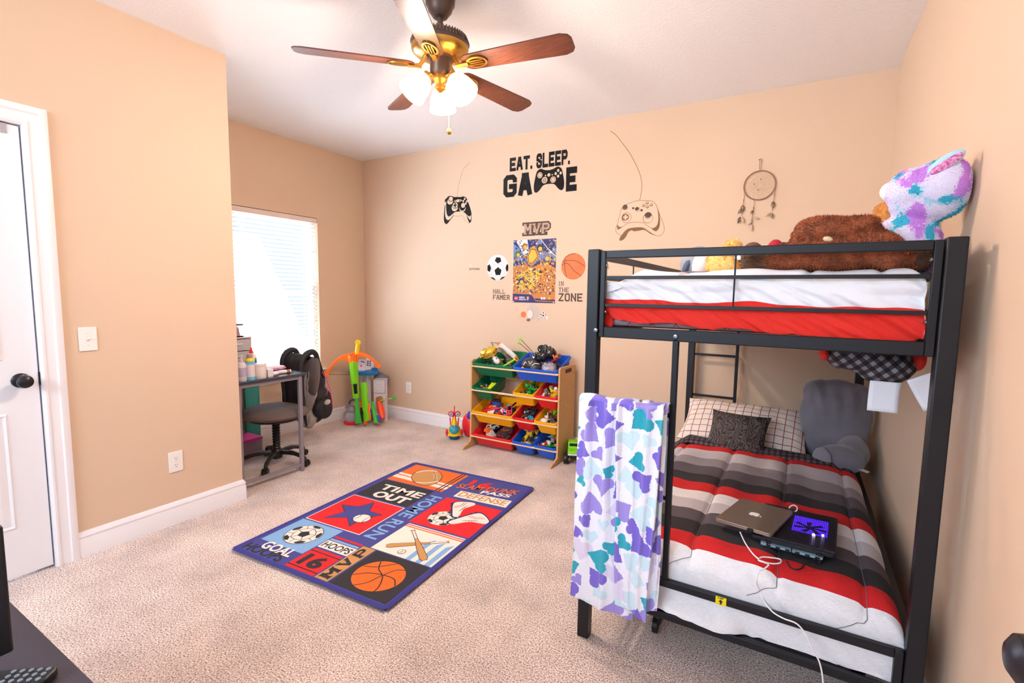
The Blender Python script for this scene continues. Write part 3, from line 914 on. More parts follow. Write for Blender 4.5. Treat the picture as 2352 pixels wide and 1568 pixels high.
# MVP
F = wallflat()
x0, x1 = wp(1201, 530)[0], wp(1264, 530)[0]
F.block('MVP', x0 - .006, 1.858, x1 + .006, 1.976, m_dkb, 1, th=3.0, gap=-.5, serif=2.2)
F.block('MVP', x0 + .008, 1.872, x1 - .008, 1.962, mat('sticker_tan', (206, 176, 148), .7, rgb2=(150, 120, 100), vscale=160), 2, th=1.3, gap=1.3, serif=.8)
sticker(F, 'word_sticker', 'wall sticker reading MVP in brown varsity letters above the poster')
def words(label, rows, name='word_sticker'):
    F = wallflat()
    for t, u0, v0, u1, v1, th in rows:
        a = wp(u0, v1); b = wp(u1, v0)
        F.block(t, a[0], a[1], b[0], b[1], m_dkb, 2, th=th, gap=1.1, serif=.7)
    return sticker(F, name, label)
# rows are laid level on the wall: top and bottom edge each from one sight line
def words_xz(label, rows):
    F = wallflat()
    for t, x0, x1, z0, z1, th in rows: F.block(t, x0, z0, x1, z1, m_dkb, 2, th=th, gap=1.1, serif=.75)
    return sticker(F, 'word_sticker', label)
hx = wp(1132, 670)[0]; hx2 = wp(1160.5, 670)[0]; hx3 = wp(1171.5, 683)[0]
words_xz('wall sticker reading HALL FAMER in brown varsity letters left of the poster', [('HALL', hx, hx2, wp(1140, 674)[1], wp(1140, 664)[1], 1.0), ('FAMER', hx, hx3, wp(1150, 688)[1], wp(1150, 677)[1], 1.2)])
ix = wp(1283, 670)[0]
words_xz('wall sticker reading IN THE ZONE in brown varsity letters right of the poster', [('IN', ix, wp(1295, 652)[0], wp(1289, 656.5)[1], wp(1289, 646)[1], 1.0), ('THE', ix, wp(1307, 665)[0], wp(1295, 671)[1], wp(1295, 660.5)[1], 1.0), ('ZONE', ix, wp(1338, 683)[0], wp(1310, 692)[1], wp(1310, 673.5)[1], 1.3)])
words_xz('tiny wall sticker reading OFFENSE left of the soccer ball sticker', [('OFFENSE', wp(1078, 618)[0], wp(1102, 618)[0], wp(1090, 620)[1], wp(1090, 615.5)[1], 1.3)])
words_xz('tiny wall sticker whose letters NSE show behind the top bunk rail', [('DEFENSE', wp(1374.5, 615)[0], wp(1399, 615)[0], wp(1390, 617.5)[1], wp(1390, 612)[1], 1.2)])
# little ball stickers under the poster
F = wallflat(); x, z = wp(1224, 716)
m_ssh = mat('sticker_grey', (204, 186, 174), .6)
F.oval(x, z, .062, .072, m_ssh, 1); F.ring(x - .045, z - .015, .050, .060, .003, mat('sticker_seam', (176, 140, 126), .6), 2, a0=-70, a1=60); F.ring(x - .040, z - .015, .050, .060, .002, m_ssh, 2, a0=-70, a1=60)
F.oval(x - .030, z - .022, .028, .036, mat('sticker_light', (226, 216, 208), .6), 2)
F.oval(x, z, .062, .072, m_ssh, 1)
sticker(F, 'baseball_sticker', 'pale baseball wall sticker, largest of the balls under the poster')
F = wallflat(); x, z = wp(1202.5, 722); basket(F, x, z, .027, m_sor, m_sor2, 1, .002)
sticker(F, 'basketball_sticker', 'tiny orange basketball wall sticker under the poster')
F = wallflat(); x, z = wp(1247.5, 723.5); soccer(F, x, z, .026, m_sw, m_ink, 1, off=(.05, -.1), rot=90, seam=.01)
sticker(F, 'soccer_ball_sticker', 'small soccer ball wall sticker beside the baseball sticker')
F = wallflat(); x, z = wp(1237.5, 734); soccer(F, x, z, .014, m_sw, m_ink, 1, off=(.05, -.1), rot=60, seam=.01)
sticker(F, 'soccer_ball_sticker', 'tiniest soccer ball wall sticker, below the small one')
F = wallflat(); x, z = wp(1214, 734.5); F.oval(x, z, .019, .013, mat('sticker_football', (110, 66, 52), .6), 1, rot=10); F.line([(x - .009, z - .001), (x + .009, z + .002)], .0015, m_sw, 2)
sticker(F, 'football_sticker', 'tiny brown football wall sticker under the poster')
F = wallflat(); x, z = wp(1194, 726.5); F.oval(x, z, .011, .012, m_ssh, 1); F.ring(x, z, .007, .009, .0012, m_sor2, 2, a0=-60, a1=60)
sticker(F, 'baseball_sticker', 'tiny pale baseball sticker left of the orange one')
F = wallflat(); x, z = wp(1256.5, 729.5); F.oval(x, z, .012, .013, m_sw, 1); F.ring(x, z, .008, .009, .0012, m_ssh, 2, a0=-60, a1=60)
sticker(F, 'baseball_sticker', 'tiny white ball sticker at the right end of the row')
F = wallflat(); x, z = wp(1081, 609); F.oval(x, z, .012, .014, mat('sticker_faint', (226, 204, 186), .7), 1); F.ring(x, z, .008, .010, .0012, m_ssh, 2, a0=-60, a1=60)
sticker(F, 'baseball_sticker', 'faint tiny ball sticker above the word OFFENSE')

# poster: paper with a busy generic battle picture in the same colours
PX0, PX1, PZ0, PZ1 = -2.247, -1.826, 1.275, 1.826
PW, PH = PX1 - PX0, PZ1 - PZ0
F = Flat((PX0, YB - .0006, PZ0), (1, 0, 0), (0, 0, 1), step=.00025)
def pm(n, c): return mat('poster_' + n, c, .35)
pn, pb, po, py_, pg, pk, pw_, pr_, pl = pm('navy', (46, 52, 110)), pm('blue', (104, 134, 192)), pm('orange', (198, 124, 62)), pm('yellow', (226, 178, 66)), pm('grey', (128, 124, 134)), pm('dark', (58, 50, 58)), pm('white', (226, 224, 232)), pm('red', (206, 54, 48)), pm('brown', (150, 96, 44))
F.rect(0, 0, PW, PH, pn, 1)
F.poly([(0, .36), (0, .52), (.10, .45), (.20, .50), (.30, .42), (PW, .47), (PW, .36)], pb, 2)
F.poly([(.12, .40), (.02, .55), (.06, PH), (.14, PH), (.16, .42)], pw_, 2)
F.poly([(.22, .42), (.24, PH), (.27, PH), (.30, .42)], pb, 2)
F.poly([(.0, .05), (PW, .03), (PW, .30), (.36, .33), (.28, .36), (.20, .31), (.10, .34), (0, .32)], po, 2)
F.poly([(.02, .22), (.16, .31), (.30, .27), (.20, .12), (.06, .10)], py_, 2)
rnd = random.Random(7)
for i in range(1250):
    u = rnd.random(); v = rnd.random()
    if v < .14: continue
    x, y = u * PW, v * PH
    low = v < .52
    if .52 < v < .60 and rnd.random() < .75: continue
    if v > .84 and rnd.random() < .6: continue
    pal = [py_, py_, po, pl, pl, pl, pk, pk, pk, pg, pg, pn, pw_] if low else [py_, po, pk, pk, pg, pg, pn, pb, pw_, pl]
    m = rnd.choice(pal)
    r = rnd.uniform(.004, .0105) * (1 if low else 1.3)
    k = rnd.choice((3, 4, 4, 5, 6)); a0 = rnd.uniform(0, 6)
    pts = []
    for q in range(k):
        rr_ = r * rnd.uniform(.6, 1.3)
        pts.append((min(PW, max(0, x + rr_ * math.cos(a0 + 2 * PI * q / k))), min(PH, max(.05, y + rr_ * math.sin(a0 + 2 * PI * q / k)))))
    F.poly(pts, m, rnd.randint(3, 6))
# plain six-sided plate and simple helmet lumps
hexp = [(.20, .33), (.26, .40), (.235, .475), (.18, .485), (.135, .41), (.15, .335)]
F.poly([(x * 1.0, y) for x, y in hexp], po, 7)
F.poly([(.197, .345), (.247, .402), (.225, .463), (.183, .470), (.148, .408), (.160, .347)], pk, 8)
F.poly([(.195, .350), (.242, .403), (.221, .458), (.185, .465), (.153, .408), (.163, .352)], py_, 9)
for x, y, r, m in ((.265, .475, .032, pk), (.115, .495, .026, pl), (.045, .43, .026, mat('poster_green', (50, 110, 70), .4)), (.335, .39, .028, pg), (.085, .19, .028, pn)):
    F.oval(x, y, r, r, m, 7); F.oval(x + .004, y - .008, r * .62, r * .6, py_, 8)
F.line([(.27, PH), (.34, .47), (PW, .40)], .006, pw_, 7); F.line([(.28, PH), (.35, .475), (PW, .41)], .004, pk, 8)
F.poly([(0, 0), (PW, 0), (PW, .015), (.24, .018), (.195, .072), (0, .078)], pn, 10)
F.line([(0, .082), (.17, .076), (.20, .066), (.235, .018), (PW, .013)], .007, po, 11)
F.rect(.017, .018, .054, .054, pr_, 12); F.text('LEGO', .021, .029, .050, .043, pw_, 13, bold=.03)
F.text('NEXO', .064, .036, .125, .053, pw_, 12, bold=.04, shear=.1); F.text('KNIGHTS', .064, .019, .138, .032, pw_, 12, bold=.03)
F.poly([(.143, .053), (.168, .053), (.168, .032), (.155, .016), (.143, .032)], po, 12); F.line([(.155, .053), (.155, .018)], .004, pw_, 13)
for i, m in enumerate((pw_, pw_, po, py_, po)): F.rect(.285 + i * .024, .030, .303 + i * .024, .050, m, 12)
for x, y in ((.012, PH - .012), (PW - .025, PH - .014), (.008, .008), (PW - .012, .008)): F.oval(x, y, .006, .005, pw_, 13)
o = F.build('poster'); o.data.transform(Matrix.Translation((-PX0, -YB, -PZ0))); o.location = (PX0, YB, PZ0)
tag(o, 'colourful blue and gold toy battle poster pinned to the back wall', 'poster')

# ================================================================== RUG
RC = Vector((-1.9918, 2.1318, 0.004)); RA = R(3.28)
m_rb = mat('rug_blue', (70, 72, 140), .95, bump=.6, bscale=300)
def rm(n, c): return mat('rug_' + n, c, .95, bump=.6, bscale=300)
ror, rbk, rrd, rlb, rwh, rtn, rdn = rm('orange', (228, 104, 36)), rm('black', (50, 48, 54)), rm('red', (214, 32, 38)), rm('light_blue', (130, 172, 218)), rm('white', (240, 226, 216)), rm('tan', (196, 142, 86)), rm('navy_line', (40, 40, 92))
Fr = Flat((0, 0, .010), (1, 0, 0), (0, 1, 0), step=.0003)
Fr.mi(m_rb)
Wr, Hr = .512, .742
def rbox(x, y): return (x, y)
n = 60
# body with softly rounded bound edge
mb = Fr.mb
def edge(w, h, z): return [(-w, -h, z), (w, -h, z), (w, h, z), (-w, h, z)]
mb.add(edge(Wr, Hr, 0) + edge(Wr + .002, Hr + .002, .005) + edge(Wr - .002, Hr - .002, .0095) + edge(Wr - .006, Hr - .006, .0100), [(0, 1, 5, 4), (1, 2, 6, 5), (2, 3, 7, 6), (3, 0, 4, 7), (4, 5, 9, 8), (5, 6, 10, 9), (6, 7, 11, 10), (7, 4, 8, 11), (8, 9, 13, 12), (9, 10, 14, 13), (10, 11, 15, 14), (11, 8, 12, 15), (12, 13, 14, 15), (3, 2, 1, 0)])
L = Fr
# bound edge
for a, b in (((-Wr, -Hr), (Wr, -Hr)), ((Wr, -Hr), (Wr, Hr)), ((Wr, Hr), (-Wr, Hr)), ((-Wr, Hr), (-Wr, -Hr))): L.line([a, b], .026, rm('border', (58, 56, 136)), 1)
# orange football square
L.rect(-.474, .376, .006, .715, ror, 2)
L.poly([(-.474, .530), (-.474, .500), (.006, .478), (.006, .506)], rwh, 3); L.poly([(-.474, .485), (-.474, .437), (.006, .420), (.006, .462)], rwh, 3)
L.rect(-.052, .376, -.042, .715, rbk, 4); L.rect(-.028, .376, -.018, .715, rbk, 4)
fc, fa = Vector((-.247, .548)), Vector((math.cos(R(-52)), math.sin(R(-52)))); fb = Vector((-fa.y, fa.x))
def fpt(a, b): return tuple(fc + fa * a + fb * b)
def ball_shape(k): return [fpt((.168 - k) * math.cos(t), (.112 - k) * math.sin(t) * (1 - .18 * abs(math.cos(t)) ** 3)) for t in [2 * PI * q / 44 for q in range(44)]]
L.poly(ball_shape(0), rbk, 5); L.poly(ball_shape(.005), rtn, 6)
for s_ in (-1, 1): L.line([fpt(s_ * (.118 - .022 * t * t), t * .078) for t in [-1 + k / 5 for k in range(11)]], .013, rwh, 7)
L.line([fpt(-.085, .052), fpt(0, .064), fpt(.085, .052)], .0045, rbk, 8)
for q in range(6): L.line([fpt(-.06 + q * .024, .046), fpt(-.06 + q * .024, .076)], .004, rwh, 9)
# time out
L.rect(-.474, .078, -.046, .364, rbk, 2)
L.text('TIME', -.412, .215, -.062, .300, rwh, 3, bold=.028); L.text('OUT', -.372, .098, -.092, .192, rwh, 3, bold=.045)
# red star
L.rect(-.474, -.326, -.048, .062, rwh, 2); L.rect(-.468, -.320, -.054, .056, rrd, 3)
sc_ = [(-.425, -.091), (-.316, -.062), (-.27, .032), (-.208, -.075), (-.100, -.078), (-.168, -.160), (-.168, -.282), (-.262, -.205), (-.385, -.278), (-.335, -.160)]
L.poly(sc_, rbk, 4); L.poly([(-.262 + (x + .262) * .94, -.13 + (y + .13) * .94) for x, y in sc_], m_rb, 5)
L.oval(-.178, -.172, .056, .052, rbk, 6); L.oval(-.178, -.172, .052, .048, rwh, 7)
L.ring(-.230, -.172, .025, .045, .004, rbk, 8, a0=-80, a1=80); L.ring(-.126, -.172, .025, .045, .004, rbk, 8, a0=100, a1=260)
# light blue soccer
L.rect(-.478, -.610, -.158, -.337, rlb, 2)
L.oval(-.318, -.468, .105, .105, rbk, 3); soccer(L, -.318, -.468, .101, rwh, rbk, 4, off=(0, .02), rot=90, seam=.018)
L.text('HOOPS', -.488, -.722, -.205, -.655, rbk, 3, bold=.02); L.text('GOAL', -.412, -.672, -.192, -.602, rwh, 7, bold=.03)
# ribbons and hoops
L.rect(-.148, -.412, .050, -.396, rrd, 2); L.rect(-.150, -.440, .050, -.424, rlb, 2)
L.rect(-.152, -.520, .056, -.446, rwh, 2); L.text('HOOPS', -.142, -.510, .046, -.457, rbk, 3, bold=.02)
L.rect(-.150, -.722, .050, -.536, rrd, 2); L.rect(-.150, -.563, .050, -.556, rbk, 3); L.rect(-.150, -.703, .050, -.696, rbk, 3)
L.text('16', -.122, -.685, .018, -.580, rbk, 4, bold=.05)
# MVP upright
L.rect(.060, -.722, .142, -.404, rtn, 2)
for ch_, y0, y1 in (('M', -.712, -.618), ('V', -.608, -.525), ('P', -.505, -.425)): L.block(ch_, .070, y0, .132, y1, rbk, 3, th=1.5, serif=.8, rot=90)
# basketball
L.rect(.152, -.722, .492, -.404, rbk, 2)
L.oval(.318, -.572, .128, .122, ror, 3)
for pts in ([(.205, -.625), (.26, -.58), (.33, -.56), (.40, -.56), (.44, -.60)], [(.245, -.475), (.28, -.53), (.34, -.57), (.38, -.64), (.385, -.685)], [(.200, -.545), (.26, -.52), (.31, -.47), (.33, -.452)], [(.265, -.69), (.31, -.64), (.33, -.57), (.36, -.50), (.40, -.478)]):
    L.line([(p.x, p.y) for p in smoothline([Vector(p + (0,)) for p in pts], 8)], .006, rbk, 4)
# bats square
L.rect(.102, -.396, .492, -.082, rwh, 2)
L.rect(.102, -.100, .492, -.092, rrd, 3); L.rect(.102, -.120, .492, -.110, ror, 3)
for x in (.330, .392, .448): L.poly([(x, -.396), (x + .030, -.396), (x + .030, -.17), (x, -.21)], rlb, 3)
def bat(a, b, l):
    a, b = Vector(a), Vector(b); d = (b - a).normalized(); nn = Vector((-d.y, d.x)); Ln = (b - a).length
    prof = [(0, .010), (.02, .010), (.03, .006), (.35, .007), (.6, .015), (.93, .019), (1, .012)]
    for g, m, ll in ((.003, rbk, l), (0, rtn, l + 1)):
        pts = [tuple(a + d * Ln * t + nn * (w + g)) for t, w in prof] + [tuple(a + d * Ln * t - nn * (w + g)) for t, w in prof[::-1]]
        L.poly(pts, m, ll)
    L.poly([tuple(a + d * Ln * t + nn * s * .006) for t, s in ((.04, 1), (.30, 1), (.30, -1), (.04, -1))], rwh, l + 2)
bat((.430, -.150), (.160, -.345), 4); bat((.175, -.140), (.425, -.362), 7)
L.oval(.272, -.352, .022, .022, rbk, 5); L.oval(.272, -.352, .019, .019, rwh, 6); L.ring(.262, -.352, .009, .016, .002, rbk, 7, a0=-80, a1=80); L.ring(.284, -.352, .009, .016, .002, rbk, 7, a0=100, a1=260)
# home run upright, reading downwards
L.text('HOME RUN', -.022, -.325, .068, .300, rlb, 3, rot=-90, bold=.018)
# red boots square
L.rect(.086, -.066, .500, .322, rrd, 2)
L.oval(.238, .062, .094, .090, rbk, 3); soccer(L, .238, .062, .090, rwh, rbk, 4, off=(0, .02), rot=90, seam=.018)
def boot(ox, oy, s, a, l):
    q = [(-.50, -.16), (-.52, .10), (-.44, .40), (-.30, .46), (-.16, .30), (-.02, .12), (.20, .04), (.44, -.02), (.54, -.12), (.46, -.22), (.10, -.24), (-.30, -.24)]
    c_, s_ = math.cos(R(a)), math.sin(R(a))
    def tr(p, g=1): return (ox + (p[0] * c_ - p[1] * s_) * s * g, oy + (p[0] * s_ + p[1] * c_) * s * g)
    out = [(p.x, p.y) for p in smoothline([Vector(p + (0,)) for p in q], 4, closed=True)]
    L.poly([tr((p[0], p[1] - .03), 1.08) for p in out], rdn, l); L.poly([tr(p) for p in out], rwh, l + 1)
    for k in range(5): L.line([tr((-.20 + k * .07, .24 - k * .055)), tr((-.12 + k * .07, .10 - k * .035))], .004, rbk, l + 2)
    L.line([tr((-.44, .20)), tr((-.20, .06)), tr((-.10, -.20))], .005, rrd, l + 2); L.line([tr((-.46, .12)), tr((-.26, .02)), tr((-.18, -.20))], .004, rdn, l + 2)
    for k in (-.42, -.28, .1, .25, .4): L.oval(*tr((k, -.29)), .008, .008, rdn, l)
boot(.262, .215, .20, -58, 8); boot(.385, .110, .21, -118, 14)
# defense, words at the far corner
L.poly([(.112, .358), (.496, .372), (.486, .478), (.108, .458)], rwh, 2); L.text('DEFENSE', .128, .374, .474, .450, rtn, 3, bold=.02, dy=.014)
L.text('16', .085, .560, .262, .672, rrd, 3, bold=.03); L.text('PASS', .240, .478, .446, .530, rwh, 5, bold=.03, dy=.035); L.text('SLAM DUNK', .045, .480, .468, .560, ror, 7, bold=.012, dy=.095)
rug = Fr.build('sports_rug', world=False)
rug.location = RC; rug.rotation_euler = (0, 0, RA)
tag(rug, 'blue sports patchwork rug with red and orange squares lying on the carpet', 'rug')
# ================================================================== BUNK BED
m_steel = mat('black_steel', (30, 30, 36), .42, metal=.25, bump=.06, bscale=1100)
m_bolt = mat('bolt_steel', (150, 152, 160), .3, metal=.9)
BX0, BX1, BY0, BY1 = -.688, .368, 1.712, 3.748
IX0, IX1 = -.643, .323            # between the posts
bed = thing('bunk_bed', 'black metal bunk bed with slim rails standing along the right wall', 'bunk bed', (-.16, 2.73, 0))
def bp_(name, mb, m=None, **k): return put(name, mb, m or m_steel, bed, world=True, **k)
def T_(x0, x1, y0, y1, z0, z1): return MB().bx(x0, x1, y0, y1, z0, z1)
for x in (BX0, IX1):
    for y in (BY0, BY1 - .045):
        bp_('post', T_(x, x + .045, y, y + .045, 0, 1.518), bevel=.004)
def bolt(p, ax=(0, -1, 0)):
    return MB().lathe([(.0085, 0), (.0085, .003), (.0065, .006), (.003, .0065), (.003, .004), (.001, .004)], p, axis=ax, n=16)
def end_frame(y, sign):
    """welded end panel between two posts; y is its outer face"""
    t = .022
    ya, yb = (y + .008, y + .008 + t)
    # upper guard
    mb = MB()
    mb.bx(IX0 + .002, IX0 + .022, ya, yb, 1.196, 1.512); mb.bx(IX1 - .024, IX1 - .002, ya, yb, 1.196, 1.512)
    mb.bx(IX0 + .022, IX1 - .024, ya, yb, 1.484, 1.512)
    mb.bx(IX0 + .022, IX1 - .024, ya, yb, 1.196, 1.236)
    g = bp_('guard_frame', mb, bevel=.003)
    for z in (1.415, 1.315): put('guard_bar', MB().bx(IX0 + .022, IX1 - .024, ya + .005, ya + .017, z - .006, z + .006), m_steel, g, world=True, bevel=.001)
    put('guard_rod', MB().cyl((-.189, ya + .011, 1.484), (-.189, ya + .011, 1.315), .0028, n=10), m_steel, g, world=True)
    # lower frame
    mb = MB()
    mb.bx(IX0 + .002, IX0 + .022, ya, yb, .185, .335); mb.bx(IX1 - .024, IX1 - .002, ya, yb, .185, .335)
    mb.bx(IX0 + .022, IX1 - .024, ya, yb, .308, .335); mb.bx(IX0 + .022, IX1 - .024, ya, yb, .185, .212)
    bp_('lower_frame', mb, bevel=.003)
    # ladder between the left post and its inner bar
    mb = T_(-.372, -.352, ya, yb, .335, 1.205)
    ld = bp_('ladder_rail', mb, bevel=.003)
    for z in (.935, .636): put('rung', MB().bx(IX0 - .002, -.372, ya + .003, yb - .003, z - .008, z + .008), m_steel, ld, world=True, bevel=.002)
    yy = y if sign < 0 else yb
    for p in ((IX0 - .004, yy, 1.222), (-.362, ya, 1.214)): put('bolt', bolt(p), m_bolt, g, world=True)
    for z in (1.29, 1.36): put('bolt', MB().lathe([(.006, 0), (.006, .004), (.003, .006)], (IX0 + .022, ya + .011, z - (0 if z < 1.3 else -.10)), axis=(1, 0, 0), n=12), m_bolt, g, world=True); put('bolt', MB().lathe([(.006, 0), (.006, .004), (.003, .006)], (IX1 - .024, ya + .011, z - (0 if z < 1.3 else -.10)), axis=(-1, 0, 0), n=12), m_bolt, g, world=True)
end_frame(BY0, -1)
end_frame(BY1 - .038, 1)
for nm, x in (('side_rail', BX0 + .008), ('side_rail', BX1 - .036)):
    bp_(nm, T_(x, x + .028, BY0 + .045, BY1 - .045, 1.196, 1.236), bevel=.003)
    bp_('side_rail', T_(x, x + .028, BY0 + .045, BY1 - .045, .292, .335), bevel=.003)
    q = bp_('side_guard', MB().bx(x + .003, x + .021, BY0 + .045, BY1 - .045, 1.484, 1.512), bevel=.003)
    for z in (1.415, 1.315): put('guard_bar', MB().bx(x + .006, x + .018, BY0 + .045, BY1 - .045, z - .006, z + .006), m_steel, q, world=True)
    for y in (2.22, 2.73, 3.24): put('guard_rod', MB().cyl((x + .012, y, 1.236), (x + .012, y, 1.484), .003, n=8), m_steel, q, world=True)
for z in (1.205, .30):
    for k in range(8):
        y = 1.93 + k * .23
        bp_('slat', T_(BX0 + .036, BX1 - .036, y - .018, y + .018, z - .008, z))
yl = put('warning_label', MB().box((-.172, BY0 + .0075, .321), (.034, .001, .029)), mat('label_yellow', (238, 214, 20), .5), bed, world=True)
F = Flat((-.189, BY0 + .0068, .3065), (1, 0, 0), (0, 0, 1), step=.0001)
F.poly([(.014, .003), (.020, .003), (.020, .012), (.025, .012), (.017, .020), (.009, .012), (.014, .012)], m_black, 1)
F.text('UP', .008, .0215, .026, .028, m_black, 1, bold=.03)
q = put('arrow_print', F.mb, F.mats, yl, world=True, smooth=0, fixn=False)

# ---- lower mattress and comforter
m_mat = mat('mattress_grey', (88, 86, 96), .9)
o = solo('mattress', 'grey mattress in the bottom bunk under the striped comforter', 'mattress', MB().bx(-.628, .285, 1.765, 3.69, .305, .385), m_mat, bevel=.03, bseg=3)
m_cr, m_ck, m_cd, m_cm, m_cl, m_cw = (mat('comforter_' + n, c, .85, bump=.5, bscale=240, var=.10, vscale=60, stretch=(1, 14, 14)) for n, c in (('red', (206, 26, 30)), ('black', (42, 40, 46)), ('dark_grey', (92, 84, 92)), ('grey', (150, 142, 150)), ('light_grey', (204, 198, 206)), ('white', (240, 238, 244))))
m_plaid = mat('comforter_plaid', (58, 52, 60), .85)
nd, lk, bs = nodes_of(m_plaid)
def checker(m, scale, a, b, rot=0.0, coord='Object'):
    nd, lk, bs = nodes_of(m)
    t = nd.new('ShaderNodeTexCoord'); mp = nd.new('ShaderNodeMapping'); mp.inputs['Rotation'].default_value = (0, 0, rot)
    lk.new(t.outputs[coord], mp.inputs['Vector'])
    outs = []
    sx = nd.new('ShaderNodeSeparateXYZ'); lk.new(mp.outputs[0], sx.inputs[0])
    return nd, lk, bs, sx
nd, lk, bs, sx = checker(m_plaid, 0, 0, 0)
def wave(sock, freq, duty, nd, lk):
    a = nd.new('ShaderNodeMath'); a.operation = 'MULTIPLY'; a.inputs[1].default_value = freq; lk.new(sock, a.inputs[0])
    f = nd.new('ShaderNodeMath'); f.operation = 'FRACT'; lk.new(a.outputs[0], f.inputs[0])
    g = nd.new('ShaderNodeMath'); g.operation = 'LESS_THAN'; g.inputs[1].default_value = duty; lk.new(f.outputs[0], g.inputs[0])
    return g.outputs[0]
def addn(a, b, nd, lk, op='ADD'):
    m = nd.new('ShaderNodeMath'); m.operation = op; lk.new(a, m.inputs[0]); lk.new(b, m.inputs[1]); return m.outputs[0]
def ramp3(fac, cols, nd, lk, bs, mul=.5):
    r = nd.new('ShaderNodeValToRGB'); r.color_ramp.interpolation = 'CONSTANT'
    m = nd.new('ShaderNodeMath'); m.operation = 'MULTIPLY'; m.inputs[1].default_value = mul; lk.new(fac, m.inputs[0])
    e = r.color_ramp.elements
    while len(e) < len(cols): e.new(.5)
    for i, c in enumerate(cols):
        e[i].position = max(0, i / max(1, len(cols) - 1) - .2) if i else 0
        e[i].color = lin(c) + (1,)
    lk.new(m.outputs[0], r.inputs[0]); lk.new(r.outputs[0], bs.inputs['Base Color'])
s = addn(wave(sx.outputs[0], 34, .5, nd, lk), wave(sx.outputs[1], 34, .5, nd, lk), nd, lk)
ramp3(s, [(30, 27, 32), (58, 50, 58), (96, 84, 92)], nd, lk, bs)

CT = .445
bounds = [(1.800, 5), (1.885, 0), (2.000, 1), (2.105, 2), (2.215, 4), (2.325, 5), (2.440, 0), (2.555, 1), (2.690, 2), (2.825, 3), (2.990, 4), (3.075, 0), (9, 6)]
# the list gives the far edge of each stripe, then its colour
# rows of the cloth mesh fall exactly on the seams between stripes
TV_ = [1.56]
for e_, c in bounds:
    e1_ = min(e_, 3.20)
    n_ = max(2, round((e1_ - TV_[-1]) / .0085)); a_ = TV_[-1]
    TV_ += [a_ + (e1_ - a_) * (k + 1) / n_ for k in range(n_)]
NV = len(TV_) - 1
def row_t(v):
    f = min(v, 1) * NV; i = min(NV - 1, int(f + 1e-7)); return TV_[i] + (TV_[i + 1] - TV_[i]) * (f - i)
SEAM = (-.555, -.285, -.012, .232)
def lower_surface(u, v):
    # u across (left hem .. right hem), v along (front hem .. head)
    s = -.68 - .05 + u * 1.33          # arc coordinate
    t = row_t(v); t -= (s + .30) * .07 + .010 * nz(s * 5, t * 3, 3) + .005 * nz(s * 14, t * 9, 5)
    r = .085
    # across
    xa, xb = -.545, .238
    dz = 0
    if s < xa:
        d = xa - s
        th = min(d / r, PI / 2); x = xa - r * math.sin(th); dz = r * (1 - math.cos(th)) + max(0, d - r * PI / 2)
    elif s > xb:
        d = s - xb
        th = min(d / r, PI / 2); x = xb + r * math.sin(th); dz = r * (1 - math.cos(th)) + max(0, d - r * PI / 2)
    else: x = s
    ya = 1.850; r2 = .100
    dy = 0
    if t < ya:
        d = ya - t
        th = min(d / r2, PI / 2); y = ya - r2 * math.sin(th); dy = r2 * (1 - math.cos(th)) + max(0, d - r2 * PI / 2)
    else: y = t
    h = math.hypot(dz, dy) if dz and dy else dz + dy
    top = CT + .010 * math.cos((x + .17) * 3) + .010 * nz(x * 3, y * 2.2, 1) + .006 * nz(x * 9, y * 7, 2)
    # quilting channels
    q = 0
    for sm in SEAM:
        d = abs(x - sm - .008 * nz(y * 3, sm * 7))
        q += math.exp(-(d / .010) ** 2) * .010
        q -= .007 * math.exp(-((d - .06) / .05) ** 2)
    z = top - h - (q if h < .08 else q * .3)
    if dy > .04:
        # gathered folds on the hanging front
        y += .014 * nz(x * 14 + z * 16, z * 5, 7) - .012 * abs(nz(x * 30 + z * 30, z * 8, 9)) - .012 * math.sin(min(1, (dy - .04) / .1) * PI) * .6
        y = max(y, 1.7445)
    if x > .24: x += .004 * nz(y * 14, z * 8, 4)
    zl = .218 - .050 * min(1, max(0, (-.06 - x) / .10)) + .010 * nz(x * 9, 3)
    if dy > dz:
        z = max(z, zl)
        # at the left the hem spills out between the rails and hangs in front of the lower one
        k2 = min(1, max(0, (-.08 - x) / .08)) * min(1, max(0, (.285 - z) / .06))
        y -= k2 * k2 * (3 - 2 * k2) * .046
    else: z = max(z, .14)
    return (x, y, z)
NU = 150
def lower_mat(u, v):
    t = row_t(v)
    for e_, c in bounds:
        if t < e_: return c
    return 6
o = solo('comforter', 'thick striped comforter in red, black, grey and white on the bottom bunk', 'comforter', MB().grid(NU, NV, lower_surface, lower_mat), [m_cr, m_ck, m_cd, m_cm, m_cl, m_cw, m_plaid], smooth=80)
LOWER = lower_surface
mb = MB()
for sm in SEAM[1:]:
    u_ = (sm + .73) / 1.33
    pts = []
    for k in range(120):
        v_ = .085 + k / 119 * .86
        d_ = max(0, .125 - v_)
        p_ = Vector(lower_surface(u_ - d_ * 1.6, v_))
        pts.append(p_ + Vector((0, -.0015 if v_ < .16 else 0, .0015)))
    mb.tube(pts, .0011, 5)
put('quilt_stitching', mb, mat('stitch_grey', (120, 112, 122), .8), o, world=True)

